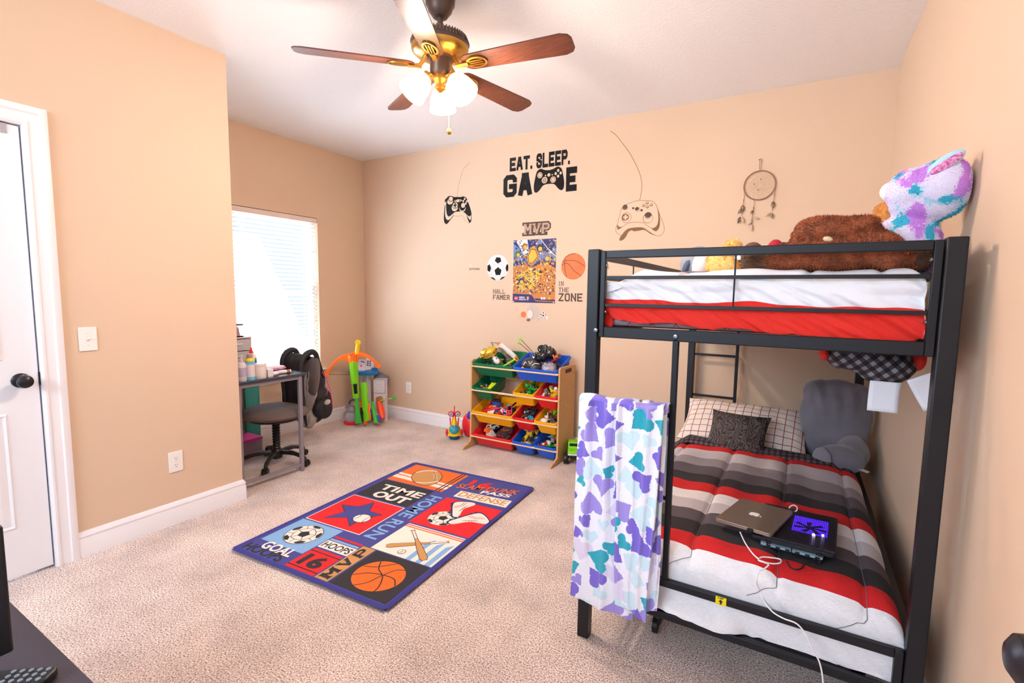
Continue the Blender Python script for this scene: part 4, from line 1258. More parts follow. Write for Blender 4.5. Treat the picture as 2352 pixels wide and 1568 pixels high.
# folded head edge of the comforter, dark plaid underside turned up
def fold(u, v):
    x = -.645 + u * .92
    a = v * PI
    z0 = CT - .012 * 0
    y = 3.055 + .07 * math.cos(a) * -1 + .07 + .012 * nz(x * 5, 2)
    z = CT + .010 + .026 * math.sin(a) + .004 * nz(x * 12, v * 3) - max(0, x - .19) * .9 - max(0, -.56 - x) * .8
    return (x, y - x * .07, z)
solo('folded_comforter_edge', 'dark plaid turned-back edge of bedding below the checked pillow', 'bedding', MB().grid(70, 14, fold), m_plaid, smooth=80, solid=.006)
sh = solo('bed_sheet', 'dark plaid fitted sheet at the head of the bottom bunk', 'sheet', MB().bx(-.632, .290, 3.10, 3.695, .387, .425), m_plaid, bevel=.02, bseg=3)

# ---- pillows
def pillow_mb(w, h, t, T, n=26, pinch=.10, seed=0, wr=.006):
    mb = MB(T)
    def f(sgn):
        def g(u, v):
            a, b = 2 * u - 1, 2 * v - 1
            k = max(0, (1 - abs(a) ** 2.6)) ** .5 * max(0, (1 - abs(b) ** 2.6)) ** .5
            x = a * w / 2 * (1 - pinch * (1 - abs(b) ** 1.5) * abs(a) ** 3 * .0 - pinch * .55 * (1 - b * b))
            y = b * h / 2 * (1 - pinch * .55 * (1 - a * a))
            z = sgn * t / 2 * k
            z += wr * nz(x * 9 + seed, y * 9, sgn * 3) * k + wr * .6 * nz(x * 22, y * 22 + seed, 1) * k ** .5
            return (x, y, z)
        return g
    mb.grid(n, n, f(1)); mb.grid(n, n, f(-1))
    return mb
def TM(c, rx, ry=0, rz=0): return Matrix.Translation(c) @ Euler((R(rx), R(ry), R(rz)), 'XYZ').to_matrix().to_4x4()
m_chk = mat('checked_cotton', (238, 216, 200), .85)
def lattice(name, base, line, f, duty, coord='Object', rot=0.0):
    m = mat(name, base, .85)
    nd, lk, bs, sx = checker(m, 0, 0, 0, rot, coord)
    s = addn(wave(sx.outputs[0], f, duty, nd, lk), wave(sx.outputs[1], f, duty, nd, lk), nd, lk, 'MAXIMUM')
    mx = nd.new('ShaderNodeMix'); mx.data_type = 'RGBA'; mx.inputs[6].default_value = lin(base) + (1,); mx.inputs[7].default_value = lin(line) + (1,)
    lk.new(s, mx.inputs[0]); lk.new(mx.outputs[2], bs.inputs['Base Color'])
    return m
m_chk = lattice('checked_cotton', (236, 222, 212), (142, 44, 48), 21, .08)
def placed(name, label, cat, mb_fn, m, c, rx, ry, rz, **k):
    o = put(name, mb_fn, m, **k)
    o.location = c; o.rotation_euler = (R(rx), R(ry), R(rz))
    return tag(o, label, cat)
placed('bed_pillow', 'long white pillow with red check lines at the head of the bottom bunk', 'pillow', pillow_mb(.74, .38, .15, None, pinch=.12, wr=.014), m_chk, (-.275, 3.395, .532), 34, 0, -3, smooth=80, weld=True)
m_swirl = mat('swirl_fabric', (66, 58, 60), .75)
nd, lk, bs = nodes_of(m_swirl)
t_ = nd.new('ShaderNodeTexCoord'); w_ = nd.new('ShaderNodeTexWave'); w_.inputs['Scale'].default_value = 15; w_.inputs['Distortion'].default_value = 16; w_.inputs['Detail'].default_value = 1.2; w_.inputs['Detail Scale'].default_value = 1.6
lk.new(t_.outputs['Object'], w_.inputs['Vector'])
r_ = nd.new('ShaderNodeValToRGB'); r_.color_ramp.elements[0].position = .38; r_.color_ramp.elements[1].position = .52; r_.color_ramp.elements[0].color = lin((38, 32, 34)) + (1,); r_.color_ramp.elements[1].color = lin((84, 74, 74)) + (1,)
lk.new(w_.outputs[0], r_.inputs[0]); lk.new(r_.outputs[0], bs.inputs['Base Color'])
placed('throw_pillow', 'square dark brown throw pillow with black swirl pattern', 'pillow', pillow_mb(.335, .27, .105, None, pinch=.16, seed=5), m_swirl, (-.283, 3.175, .535), 52, 0, -7, smooth=80, weld=True)
# reading cushion: tall back and a rolled arm
m_gv = mat('grey_velvet', (118, 116, 128), .9, sheen=.4, var=.12, vscale=7, bump=.3, bscale=300)
vs, fs, ns = blob([((.215, 3.42, .66), (.185, .10, .22), (R(-14), R(4), 0)), ((.215, 3.40, .50), (.17, .11, .12)), ((.13, 3.455, .78), (.09, .07, .085)), ((.31, 3.455, .775), (.075, .07, .085)),
                   ((.300, 3.28, .49), (.080, .15, .095)), ((.235, 3.15, .480), (.120, .075, .075), (0, 0, R(-12)))], .012, 5)
vs = [(x + .004 * nz(z * 9, x * 30, y * 8), y + .022 * nz(x * 26, z * 9, y) * max(0, min(1, (z - .62) / .15)), z) for x, y, z in vs]
gc = solo('reading_cushion', 'large grey velvet backrest cushion with a rolled arm in the bunk corner', 'cushion', MB().add(vs, fs), m_gv, smooth=80)
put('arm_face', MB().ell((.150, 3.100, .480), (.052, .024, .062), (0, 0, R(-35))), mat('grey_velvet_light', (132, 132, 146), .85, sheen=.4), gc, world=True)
ct = put('care_label', MB().box((.335, 3.10, .452), (.055, .035, .0012), (0, R(8), R(-25))), mat('paper_tag', (214, 214, 220), .6), gc, world=True)

# ---- comforter of the top bunk
m_tw = mat('cotton_white', (240, 239, 246), .85, bump=.3, bscale=200)
m_tr = mat('cotton_red', (226, 44, 34), .85, bump=.3, bscale=200)
solo('mattress', 'top bunk mattress in grey cover with red lattice lines', 'mattress', MB().bx(-.630, .292, 1.772, 3.69, 1.238, 1.36), lattice('mattress_lattice', (150, 142, 154), (150, 40, 50), 17, .05, rot=R(45)), bevel=.025, bseg=3)
UV_B = .25
def up_t(v):
    if v < UV_B: return 1.55 + (1.672 - 1.55) * v / UV_B
    if v < .5: return 1.672 + (1.88 - 1.672) * (v - UV_B) / (.5 - UV_B)
    return 1.88 + (3.65 - 1.88) * (v - .5) / .5
def upper_surface(u, v):
    s = -.84 + u * 1.36
    t = up_t(v)
    r = .05
    xa, xb = -.585, .245
    dz = dy = 0
    if s < xa:
        d = xa - s; th = min(d / r, PI / 2); x = xa - r * math.sin(th); dz = r * (1 - math.cos(th)) + max(0, d - r * PI / 2)
    elif s > xb:
        d = s - xb; th = min(d / r, PI / 2); x = xb + r * math.sin(th); dz = r * (1 - math.cos(th)) + max(0, d - r * PI / 2)
    else: x = s
    ya = 1.815; r2 = .060
    if t < ya:
        d = ya - t; th = min(d / r2, PI / 2); y = ya - r2 * math.sin(th); dy = r2 * (1 - math.cos(th)) + max(0, d - r2 * PI / 2)
    else: y = t
    h = max(dz, dy)
    z = 1.440 - h + .016 * nz(x * 3.4, y * 3, 11) + .009 * nz(x * 10, y * 8, 12)
    for sm in (-.36, .02, .20):
        if h < .02: z -= .010 * math.exp(-((x - sm) / .012) ** 2)
    if x < -.50 and h < .04: z -= (-.50 - x) * .35
    if dy > .015:
        k = min(1, (dy - .015) / .06)
        y += k * (.026 * nz(x * 8 + z * 14, z * 7, 13) - .022 * abs(nz(x * 15 + z * 24, z * 9, 14)) + .010 * nz(x * 40 + z * 60, z * 10, 15))
        y -= .012 * math.sin(k * PI)
        z += k * (.008 * nz(x * 5, 4) - .012 * (x + .16))
        y = max(y, 1.7435)
        zmin = 1.262 - .030 * min(1, max(0, (x + .64) / .75)) + .010 * nz(x * 9, 3) + .006 * nz(x * 30, 8) - (.03 if x < -.60 else 0)
        if z < zmin: y += min(.03, (zmin - z) * .8); z = zmin + min(.012, (zmin - z) * .25)
    if dz > .02:
        x += (.010 * nz(y * 8, z * 9, 16)) * (1 if x > 0 else 1) - (.022 if x < 0 else 0) * math.sin(min(1, dz / .16) * PI)
        x = max(-.652, min(.328, x))
        z = max(z, 1.242)
    return (x, y, z)
def upper_mat(u, v):
    x, y, z = upper_surface(u, v)
    if v < UV_B: return 1
    s = -.84 + u * 1.36; t = up_t(v)
    if y > 1.86 and -.60 < x < .27: return 0
    if x > -.55: return 0
    return 1 if u < (.84 - .585 - .144) / 1.36 else 0
solo('comforter', 'puffy white and red comforter spilling behind the top bunk rails', 'comforter', MB().grid(190, 200, upper_surface, upper_mat), [m_tw, m_tr], smooth=80)

# ---- checked bundle sagging below the top bunk, with two paper tags
m_hound = mat('woven_check', (80, 78, 88), .85)
nd, lk, bs, sx = checker(m_hound, 0, 0, 0, R(0))
dg_ = addn(sx.outputs[0], sx.outputs[2], nd, lk)
dg2 = addn(sx.outputs[0], sx.outputs[2], nd, lk, 'SUBTRACT')
s = addn(wave(dg_, 26, .5, nd, lk), wave(dg2, 26, .5, nd, lk), nd, lk)
ramp3(s, [(28, 27, 32), (62, 60, 68), (136, 134, 146)], nd, lk, bs)
vs, fs, ns = blob([((.205, 2.05, 1.160), (.125, .15, .060), (0, R(6), 0)), ((.155, 2.05, 1.150), (.07, .12, .045)), ((.265, 2.04, 1.135), (.075, .12, .060)), ((.235, 2.02, 1.112), (.06, .09, .036))], .009, 5)
vs = [(x, y, min(1.194, z + .004 * nz(x * 26, y * 14, z * 20) + .003 * nz(x * 60, y * 10, z * 50))) for x, y, z in vs]
hb = thing('sagging_bedding', 'black and grey checked bedding bulging down below the top bunk', 'bedding', (.2, 2.05, 1.07))
put('checked_cover', MB().add(vs, fs), m_hound, hb, world=True, smooth=80)
put('red_edge', MB().ell((.083, 2.07, 1.160), (.018, .10, .030)), mat('red_fabric', (214, 44, 38), .85), hb, world=True)
put('red_edge', MB().ell((.336, 2.05, 1.160), (.026, .09, .042)), mat('red_fabric', (214, 44, 38), .85), hb, world=True)
m_pap = mat('tag_paper', (232, 232, 242), .6)
def sheet(p, w, h, rz, tilt, bend=.006):
    T = Matrix.Translation(p) @ Euler((R(tilt), R(rz), R(4))).to_matrix().to_4x4()
    return MB(T).grid(6, 8, lambda u, v: ((u - .5) * w, bend * math.sin(v * 3) , -v * h))
put('paper_tag', sheet((.252, 1.965, 1.085), .082, .100, 1, 0), m_pap, hb, world=True, solid=.0006)
put('paper_tag', sheet((.338, 1.95, 1.115), .080, .105, -28, 0), m_pap, hb, world=True, solid=.0006)

# ---- heart blanket over the ladder
HB = [lin(c) for c in ((240, 238, 250), (124, 104, 208), (40, 166, 188), (208, 230, 242), (226, 216, 240), (160, 142, 220))]
m_hb = mat('fleece_hearts', (240, 238, 250), .95, sheen=.5, bump=1.2, bscale=130)
nd, lk, bs = nodes_of(m_hb)
at_ = nd.new('ShaderNodeAttribute'); at_.attribute_name = 'print'; lk.new(at_.outputs['Color'], bs.inputs['Base Color'])
def printed(o, nu, nv, fn):
    """printed pattern of the cloth, one colour per mesh point so that the edges of the print stay soft"""
    at = o.data.color_attributes.new('print', 'FLOAT_COLOR', 'POINT')
    cols = []
    for j in range(nv + 1):
        for i in range(nu + 1):
            c = HB[fn(i / nu, j / nv)]; cols += [c[0], c[1], c[2], 1.0]
    at.data.foreach_set('color', cols)
HR = random.Random(21)
def heart_in(px, py, cx, cy, r, a):
    dx, dy = (px - cx) / r, (py - cy) / r
    c, s = math.cos(a), math.sin(a)
    x, y = dx * c + dy * s, -dx * s + dy * c
    y = y * 1.05 - .15
    if abs(x) > 1.4 or abs(y) > 1.6: return False
    # two lobes and a point
    if math.hypot(abs(x) - .47, y - .32) < .52: return True
    return -1.0 < y < .35 and abs(x) < .98 * (y + 1.0) / 1.28
hearts = []
cell = .078
for j in range(-2, 24):
    for i in range(-1, 9):
        cx = i * cell + (cell / 2 if j % 2 else 0) + HR.uniform(-.018, .018)
        cy = j * cell * .86 + HR.uniform(-.014, .014)
        c = HR.choice([1, 1, 5, 2, 2, 3, 3, 3, 4, 1, 5])
        hearts.append((cx, cy, HR.uniform(.024, .052), HR.uniform(0, 6.28), c))
hearts.sort(key=lambda h: (h[4] not in (3, 4), h[2]))
hearts.reverse()
def heart_mat(x, y):
    for cx, cy, r, a, c in hearts:
        if abs(x - cx) < r * 1.4 and abs(y - cy) < r * 1.5 and heart_in(x, y, cx, cy, r, a): return c
    return 0
bk = thing('heart_blanket', 'white fleece blanket with purple and teal hearts draped over the bunk ladder', 'blanket', (-.53, 1.69, .15))
ZR = .968
def drape(x0, x1, xb0, xb1, y0, zb0, zb1, seed, amp=.010, back=.35):
    """cloth over the rung: hangs down in front, short tail behind"""
    Lf = ZR - min(zb0, zb1)
    def f(u, v):
        if v > .84:       # behind the rung
            w = (v - .84) / .16
            x = x0 + (x1 - x0) * u
            return (x, y0 + .052 + .006 * nz(x * 20, w * 3, seed), ZR - w * back)
        if v > .80:
            a = (v - .80) / .04 * PI
            x = x0 + (x1 - x0) * u
            return (x, y0 + .026 - .026 * math.cos(a), ZR + .014 * math.sin(a) + .004 * math.sin(u * 9))
        w = 1 - v / .80   # 0 at rung, 1 at hem
        xa = x0 + (x1 - x0) * u; xb = xb0 + (xb1 - xb0) * u
        k = w ** 1.2
        x = xa + (xb - xa) * k
        zb = zb0 + (zb1 - zb0) * u + .004 * math.sin(u * 8 + seed)
        z = ZR + (zb - ZR) * w
        pl_ = math.sin(u * 19 + seed + .8 * nz(u * 4, w * 2, seed)) * (.35 + .65 * (1 - w)) * amp + nz(u * 7, w * 3, seed + 2) * amp * .9
        x += .004 * math.sin(w * 9 + seed) * w
        return (x, min(y0 + .006, y0 - .006 - abs(pl_) * .4 + pl_ * .7), z)
    return f
Y0 = 1.676
def dmat(wd_, off):
    def g(u, v):
        x = u * wd_ + off; y = v * 1.0
        return heart_mat(x + .003 * nz(x * 160, y * 160, 5), y + .003 * nz(x * 160, y * 160, 9))
    return g
for nm_, nu_, nv_, dr_, wo in (('front_fold', 200, 560, drape(-.690, -.470, -.702, -.455, Y0, .186, .172, 1, amp=.014), (.25, 0)), ('side_fold', 120, 560, drape(-.535, -.378, -.520, -.405, Y0 - .018, .232, .200, 4, amp=.012), (.16, .28)), ('inner_fold', 80, 420, drape(-.460, -.368, -.455, -.372, Y0 + .004, .215, .235, 7, amp=.008), (.11, .12))):
    o = put(nm_, MB().grid(nu_, nv_, dr_), m_hb, bk, world=True, smooth=80, solid=.006)
    printed(o, nu_, nv_, dmat(*wo))

# ---- laptop, cooler and cables
def zat(x, y): return CT + .01
lapT = Matrix.Translation((-.104, 2.074, .498)) @ Euler((R(-1), R(-2.0), R(-13.5))).to_matrix().to_4x4()
lap = bpy.data.objects.new('laptop', None); COL.objects.link(lap); lap.matrix_basis = lapT; lap.empty_display_size = .05
tag(lap, 'closed silver laptop with a white fruit mark lying on the striped bed', 'laptop')
def rrect(w, h, r, n=6):
    o = []
    for cx, cy, a0 in ((w / 2 - r, h / 2 - r, 0), (-w / 2 + r, h / 2 - r, 90), (-w / 2 + r, -h / 2 + r, 180), (w / 2 - r, -h / 2 + r, 270)):
        for k in range(n + 1): o.append((cx + r * math.cos(R(a0 + 90 * k / n)), cy + r * math.sin(R(a0 + 90 * k / n))))
    return o
m_alu = mat('aluminium', (176, 160, 146), .38, metal=.75)
put('base', MB().prism(rrect(.198, .284, .012), -.006, .001), m_alu, lap, bevel=.001)
lid = put('lid', MB().prism(rrect(.198, .284, .012), .0015, .007), m_alu, lap, bevel=.0015)
F = Flat((0, 0, .0071), (0, -1, 0), (1, 0, 0), step=.0002)
m_lw = mat('logo_white', (250, 248, 250), .3)
F.poly([(p.x * .030, p.y * .030) for p in smoothline([Vector(q + (0,)) for q in [(0, .45), (.25, .52), (.50, .42), (.60, .20), (.48, .05), (.47, -.12), (.62, -.28), (.45, -.58), (.25, -.68), (0, -.60), (-.25, -.68), (-.48, -.52), (-.62, -.15), (-.58, .25), (-.38, .47), (-.18, .50)]], 4, closed=True)], m_lw, 1)
F.poly([(.0, .018), (.004, .024), (.012, .028), (.011, .021), (.006, .018)], m_lw, 1)
q = put('lid_mark', F.mb, F.mats, lid, smooth=0, fixn=False)
q['label'] = 'white apple-shaped mark'
put('plug', MB().box((.030, -.146, .001), (.020, .014, .011)), m_black, lap, bevel=.002)
m_pd = mat('cooler_black', (26, 24, 34), .35, bump=.8, bscale=500)
cp = bpy.data.objects.new('laptop_cooler', None); COL.objects.link(cp); cp.location = (.036, 2.092, .484); cp.rotation_euler = (R(-1.5), R(-1), R(-4)); cp.empty_display_size = .05
tag(cp, 'black laptop cooling pad glowing purple, half under the silver laptop', 'cooling pad')
mb = MB().prism(rrect(.262, .362, .014), -.010, .004)
put('pad_body', mb, m_pd, cp, bevel=.002)
mb = MB()
for k in range(-22, 23):
    mb.box((k * .0056, 0, .0052), (.0018, .335, .0010))
put('mesh_grille', mb, mat('grille', (40, 36, 56), .4), cp)
m_glow = mat('violet_glow', (80, 34, 250), .4, emit=1.3)
fn_ = put('fan_glow', MB().lathe([(.030, .0040), (.058, .0042)], (.045, .010, 0), n=40, cap=False).box((.045, .030, .0041), (.115, .16, .0006)), m_glow, cp)
fn_['label'] = 'purple lit fan window'
for k in range(7):
    a = 2 * PI * k / 7
    put('fan_blade', MB(Matrix.Translation((.045, .010, 0)) @ Matrix.Rotation(a, 4, 'Z')).prism([(.012, -.004), (.052, -.016), (.054, .002), (.012, .006)], .0045, .0052), mat('blue_black', (24, 16, 70), .3), fn_)
put('hub', MB().lathe([(.014, .0044), (.014, .0058), (.004, .0062)], (.045, .010, 0), n=20), mat('blue_black', (24, 16, 70), .3), fn_)
put('led', MB().ell((.060, -.055, .006), .005).ell((.088, -.040, .006), .004), mat('led_white', (200, 190, 255), .3, emit=14), cp)
put('front_ledge', MB().box((.020, -.172, .008), (.215, .016, .008)).box((.085, -.186, -.020), (.012, .008, .034)).box((-.07, -.186, -.014), (.012, .008, .020)), m_pd, cp, bevel=.002)
mb = MB().prism(rrect(.215, .060, .006), -.024, -.020)
rb = put('port_strip', MB(Matrix.Translation((.0, -.170, 0))).prism(rrect(.190, .045, .006), -.020, -.012), mat('teal_strip', (150, 180, 200), .4, metal=.3), cp)
mb = MB()
for k in range(6): mb.box((-.07 + k * .030, -.190, -.016), (.014, .008, .006))
put('ports', mb, m_black, cp)
def onbed(u, v, h=.006):
    """point of the bedding under photograph pixel (u, v)"""
    z = CT + h
    for _ in range(3):
        p = P(u, v, 'z', z)
    return p
def cable(name, label, pts, r, m, parent=None):
    mb = MB().tube(smoothline(pts, 8), r, 8)
    return solo(name, label, 'cable', mb, m, smooth=80)
m_cw2 = mat('cable_white', (240, 238, 244), .4)
pts = [P(1700, 1222, 'z', .484), P(1712, 1247, 'z', .478), P(1728, 1270, 'z', .474), P(1742, 1283, 'z', .472), P(1752, 1289, 'z', .474), P(1775, 1294, 'z', .472), P(1792, 1292, 'z', .472), P(1792, 1284, 'z', .472), P(1770, 1280, 'z', .474), P(1750, 1279, 'z', .476), P(1742, 1286, 'z', .480), P(1755, 1291, 'z', .480), P(1765, 1296, 'z', .474), P(1758, 1304, 'z', .466), P(1743, 1312, 'z', .460), P(1738, 1332, 'z', .435), P(1742, 1352, 'y', 1.748), P(1756, 1382, 'y', 1.738), P(1775, 1405, 'y', 1.722), P(1800, 1420, 'y', 1.703), P(1830, 1432, 'y', 1.700), P(1852, 1458, 'y', 1.698), P(1866, 1490, 'y', 1.697), P(1882, 1520, 'y', 1.696), P(1890, 1560, 'y', 1.696), P(1889, 1590, 'y', 1.697), P(1886, 1640, 'y', 1.70)]
cable('charging_cable', 'thin white charging cable trailing from the laptop over the bed rail', pts, .0024, m_cw2)
cable('white_cord_loop', 'short white cord loop sticking out behind the laptop', [P(1812, 1168, 'z', .480), P(1816, 1162, 'z', .492), P(1824, 1160, 'z', .497), P(1831, 1165, 'z', .495), P(1829, 1173, 'z', .488), P(1820, 1176, 'z', .478)], .0026, m_cw2)
m_cbk = mat('cable_black', (24, 24, 28), .4)
cable('black_cable', 'thin black cable running from the laptop plug across the bed', [P(1753, 1228, 'z', .496), P(1760, 1244, 'z', .484), P(1770, 1262, 'z', .476), P(1790, 1276, 'z', .474), P(1808, 1285, 'z', .474), P(1814, 1278, 'z', .476), P(1818, 1262, 'z', .478), P(1815, 1254, 'z', .478)], .0018, m_cbk)
cable('black_cable', 'black cable looping under the front of the cooling pad', [P(1876, 1268, 'z', .478), P(1872, 1284, 'z', .474), P(1852, 1292, 'z', .472), P(1842, 1304, 'z', .472), P(1830, 1308, 'z', .470), P(1816, 1303, 'z', .472), P(1808, 1290, 'z', .474)], .0026, m_cbk)

# ---- low trundle under the bed
m_bp = mat('black_frame', (24, 24, 28), .5)
tr_ = thing('trundle_frame', 'low black trundle frame on casters under the bottom bunk', 'trundle frame', (-.1, 2.3, 0))
put('frame', MB().bx(-.40, -.02, 1.93, 2.0, .085, .12).bx(-.42, -.38, 1.93, 3.2, .085, .12).bx(.22, .26, 1.93, 3.2, .085, .12).bx(-.02, .26, 1.93, 1.97, .085, .12), m_bp, tr_, world=True, bevel=.004)
for x, y in ((-.425, 1.90), (.24, 1.92), (-.40, 3.1)):
    c = put('caster', MB().cyl((x - .009, y, .030), (x + .009, y, .030), .030, n=24).tube([(x, y, .034), (x + .005, y + .02, .062), (x + .02, y + .045, .098)], [.016, .020, .012], 12), m_bp, tr_, world=True)
# ================================================================== DREAM CATCHER
m_cord = mat('suede_cord', (150, 108, 84), .9)
m_web = mat('web_thread', (214, 184, 156), .8)
m_fe = mat('feather_tan', (176, 148, 120), .9, rgb2=(96, 74, 58), vscale=60)
m_fl = mat('feather_pale', (214, 190, 164), .9)
m_bead = mat('bead', (70, 60, 56), .4)
dcx, dcz = -.294, 2.114
dc = thing('dream_catcher', 'round beige dream catcher with feathers hanging on the wall above the top bunk', 'dream catcher', (dcx, YB - .014, dcz))
rr = .0965
put('hoop', MB().tube([(rr * math.cos(2 * PI * k / 48), .002 * math.sin(20 * k), rr * math.sin(2 * PI * k / 48)) for k in range(48)], .0042, 8, closed=True), m_cord, dc)
mb = MB()
prev = None
for ring_, (r0, n_, ph) in enumerate(((.094, 14, 0), (.076, 14, .5), (.058, 14, 0), (.042, 14, .5), (.028, 14, 0), (.015, 14, .5))):
    pts = [(r0 * math.cos(2 * PI * (k + ph) / n_), 0, r0 * math.sin(2 * PI * (k + ph) / n_)) for k in range(n_)]
    if prev:
        for k in range(n_):
            j = k if ph else (k - 1) % n_
            mb.tube([prev[k], pts[j if ph else k]], .0007, 4, caps=False); mb.tube([prev[(k + 1) % n_], pts[k]], .0007, 4, caps=False)
    prev = pts
put('web', mb, m_web, dc)
for x, z in ((.006, .040), (-.034, .012), (-.008, -.030)): put('bead', MB().ell((x, 0, z), .0035, n=10, m=8), m_bead, dc)
put('hanging_loop', MB().tube(smoothline([(-.004, 0, .094), (-.008, 0, .13), (-.006, 0, .170), (0, 0, .176), (.004, 0, .168), (.004, 0, .13), (.002, 0, .094)], 5), .0017, 6).box((-.010, .002, .172), (.012, .004, .006)), m_cord, dc)
def feather(o, p, L, w, ang, m):
    """thin leaf with a spine, hung at p"""
    d = Vector((math.sin(ang), 0, -math.cos(ang))); s_ = Vector((d.z, 0, -d.x))
    vs = []; n_ = 9
    for k in range(n_ + 1):
        t = k / n_
        ww = w * math.sin(PI * min(1, t * 1.05 + .06)) ** .8
        c = Vector(p) + d * L * t
        vs += [c - s_ * ww + Vector((0, -.004 * math.sin(t * 3), 0)), c + Vector((0, -.007, 0)), c + s_ * ww + Vector((0, -.004 * math.sin(t * 3), 0))]
    fs = []
    for k in range(n_):
        a = 3 * k
        fs += [(a, a + 1, a + 4, a + 3), (a + 1, a + 2, a + 5, a + 4)]
    return put('feather', MB().add(vs, fs), m, o, solid=.0006)
for x, z0, z1, fe in ((-.093, -.035, -.20, ((-.100, -.125, .055, .013, .1, m_fe), (-.104, -.150, .040, .008, -.6, m_fe), (-.108, -.205, .05, .011, -.35, m_fe), (-.100, -.205, .052, .009, .35, m_fl))),
                      (-.028, -.092, -.27, ((-.034, -.165, .03, .008, -.3, m_fe), (-.030, -.215, .045, .009, 1.35, m_fl), (-.036, -.225, .05, .012, -.5, m_fl), (-.034, -.262, .05, .008, .1, m_fl))),
                      (.095, -.015, -.18, ((.088, -.115, .05, .014, .05, m_fe), (.085, -.190, .045, .010, .1, m_fe), (.078, -.190, .04, .006, -.9, m_fl)))):
    st_ = put('hanging_cord', MB().tube(smoothline([(x, 0, z0), (x + .002, 0, z0 - .04), (x - .003, 0, (z0 + z1) / 2), (x - .008, 0, z1)], 4), .0016, 6), m_cord, dc)
    put('knot', MB().ell((x - .001, 0, z0 - .06), (.003, .003, .012), n=8, m=6).ell((x - .007, 0, z1 + .02), (.003, .003, .006), n=8, m=6), m_cord, st_)
    for a in fe: feather(st_, (a[0], 0, a[1]), *a[2:])

# ================================================================== PLUSH TOYS ON THE TOP BUNK
def PE(u, v, y, ru, rv, dy=None, rot=0):
    """ellipsoid whose centre lies on a sight line at depth y, radii from its size in the photograph"""
    c = P(u, v, 'y', y)
    k = (c - CAM).dot(CF) / F_
    return (tuple(c), (ru * k, (dy if dy else min(ru, rv) * k), rv * k), (0, R(rot), 0))
m_b1 = mat('bear_fur', (148, 80, 50), .9, var=.35, vscale=28)
m_b2 = mat('bear_paw', (92, 62, 44), .85, var=.2, vscale=20)
YBr = 1.875
vs, fs, ns = blob([PE(1925, 585, YBr, 128, 40, .11), PE(1850, 590, YBr, 95, 34, .10), PE(1920, 545, YBr + .03, 92, 46, .10), PE(1990, 570, YBr + .02, 70, 42, .10), PE(1968, 520, YBr - .01, 46, 24, .06, -8), PE(1905, 532, YBr, 70, 34, .10, 8), PE(2040, 588, YBr - .06, 42, 30, .05),
                   PE(1770, 600, YBr - .02, 55, 26, .05), PE(1732, 598, YBr - .02, 30, 30, .05), PE(2065, 592, YBr - .02, 48, 34, .06), PE(2108, 592, YBr - .02, 30, 34, .05)], .009, 5)
vs = [(x, y, max(z, 1.436)) for x, y, z in vs]
pl0 = P(1765, 600, 'y', YBr).x; pr0 = P(2088, 600, 'y', YBr).x
bear = thing('brown_teddy_bear', 'large dark brown furry teddy bear lying face down on the top bunk', 'teddy bear', (.06, YBr, 1.44))
def bm_(p): return 1 if (p.x < pl0 - .008 * nz(p.z * 40, p.y * 20) or p.x > pr0 + .01 * nz(p.z * 30, p.y * 9)) else 0
put('body', furry(MB(), vs, fs, ns, bm_, .0085, 3.2, .0014, 3, (-.5, -.1, -.8), skip=lambda c: bm_(c) == 1 and (c.x * 977) % 1 > .25), [m_b1, m_b2], bear, world=True, smooth=80, fixn=False)
vs, fs, ns = blob([PE(1965, 512, YBr - .03, 34, 11, .03, -6)], .006, 2)
put('ear', furry(MB(), vs, fs, ns, lambda p: 0, .010, 3, .0014, 4, (.3, -.2, -.3)), [m_b1], bear, world=True, smooth=80, fixn=False)
put('muzzle_patch', MB().ell(*PE(1902, 549, YBr - .080, 11, 7, .012, 18)), mat('cream_plush', (236, 208, 170), .9), bear, world=True)

YBl = 2.0
m_p = [mat('plush_' + n, c, .9) for n, c in (('white', (226, 220, 244)), ('blue', (60, 178, 208)), ('pink', (202, 138, 226)), ('pale_blue', (176, 214, 236)), ('pale_pink', (224, 190, 238)))]
def spot(p):
    a = nz(p.x * 19 + 4, p.y * 19, p.z * 19 + 9); b = nz(p.x * 19 + 40, p.y * 19 + 3, p.z * 19)
    if a > .26: return 1
    if b > .28: return 2
    if a > .16: return 3
    if b > .20: return 4
    return 0
dog = thing('plush_dog', 'big white, blue and purple spotted plush dog leaning on the wall', 'plush toy', (.28, YBl, 1.44))
vs, fs, ns = blob([PE(2150, 435, YBl, 72, 62, .075), PE(2095, 440, YBl, 50, 52, .065), PE(2168, 425, YBl - .01, 52, 62, .07), PE(2128, 470, YBl, 70, 40, .06), PE(2080, 560, YBl + .02, 66, 70, .08), PE(2085, 600, YBl + .02, 70, 60, .08), PE(2060, 590, YBl, 40, 50, .07), PE(2146, 612, YBl - .10, 17, 24, .04), PE(2130, 600, YBl - .03, 30, 40, .08)], .0065, 8)
vs = [(min(x, XR - .010), y, max(z, 1.436)) for x, y, z in vs]
put('body', furry(MB(), vs, fs, ns, spot, .0055, 2.2, .0011, 8, (0, -.1, -.9), skip=lambda c: c.x > XR - .02), m_p, dog, world=True, smooth=80, fixn=False)
e0 = P(2135, 398, 'y', YBl - .06); e1 = P(2212, 348, 'y', YBl - .07); e1.x = min(e1.x, XR - .02)
d_ = (e1 - e0); L_ = d_.length; d_.normalize()
side_ = d_.cross(Vector((0, 1, 0))).normalized()
Te = Matrix((d_, side_, d_.cross(side_))).transposed().to_4x4(); Te.translation = (e0 + e1) / 2
mb = MB(Te).ell((0, 0, 0), (L_ * .56, .021, .012), n=24, m=14)
put('ear_fur', mb, m_p[3], dog, world=True)
mb = MB(Te); mb.ell((-.002, -.003, .0055), (L_ * .50, .015, .008), n=24, m=12)
put('ear_lining', mb, mat('pink_dotted_satin', (236, 178, 222), .5, rgb2=(186, 60, 140), vscale=150), dog, world=True)
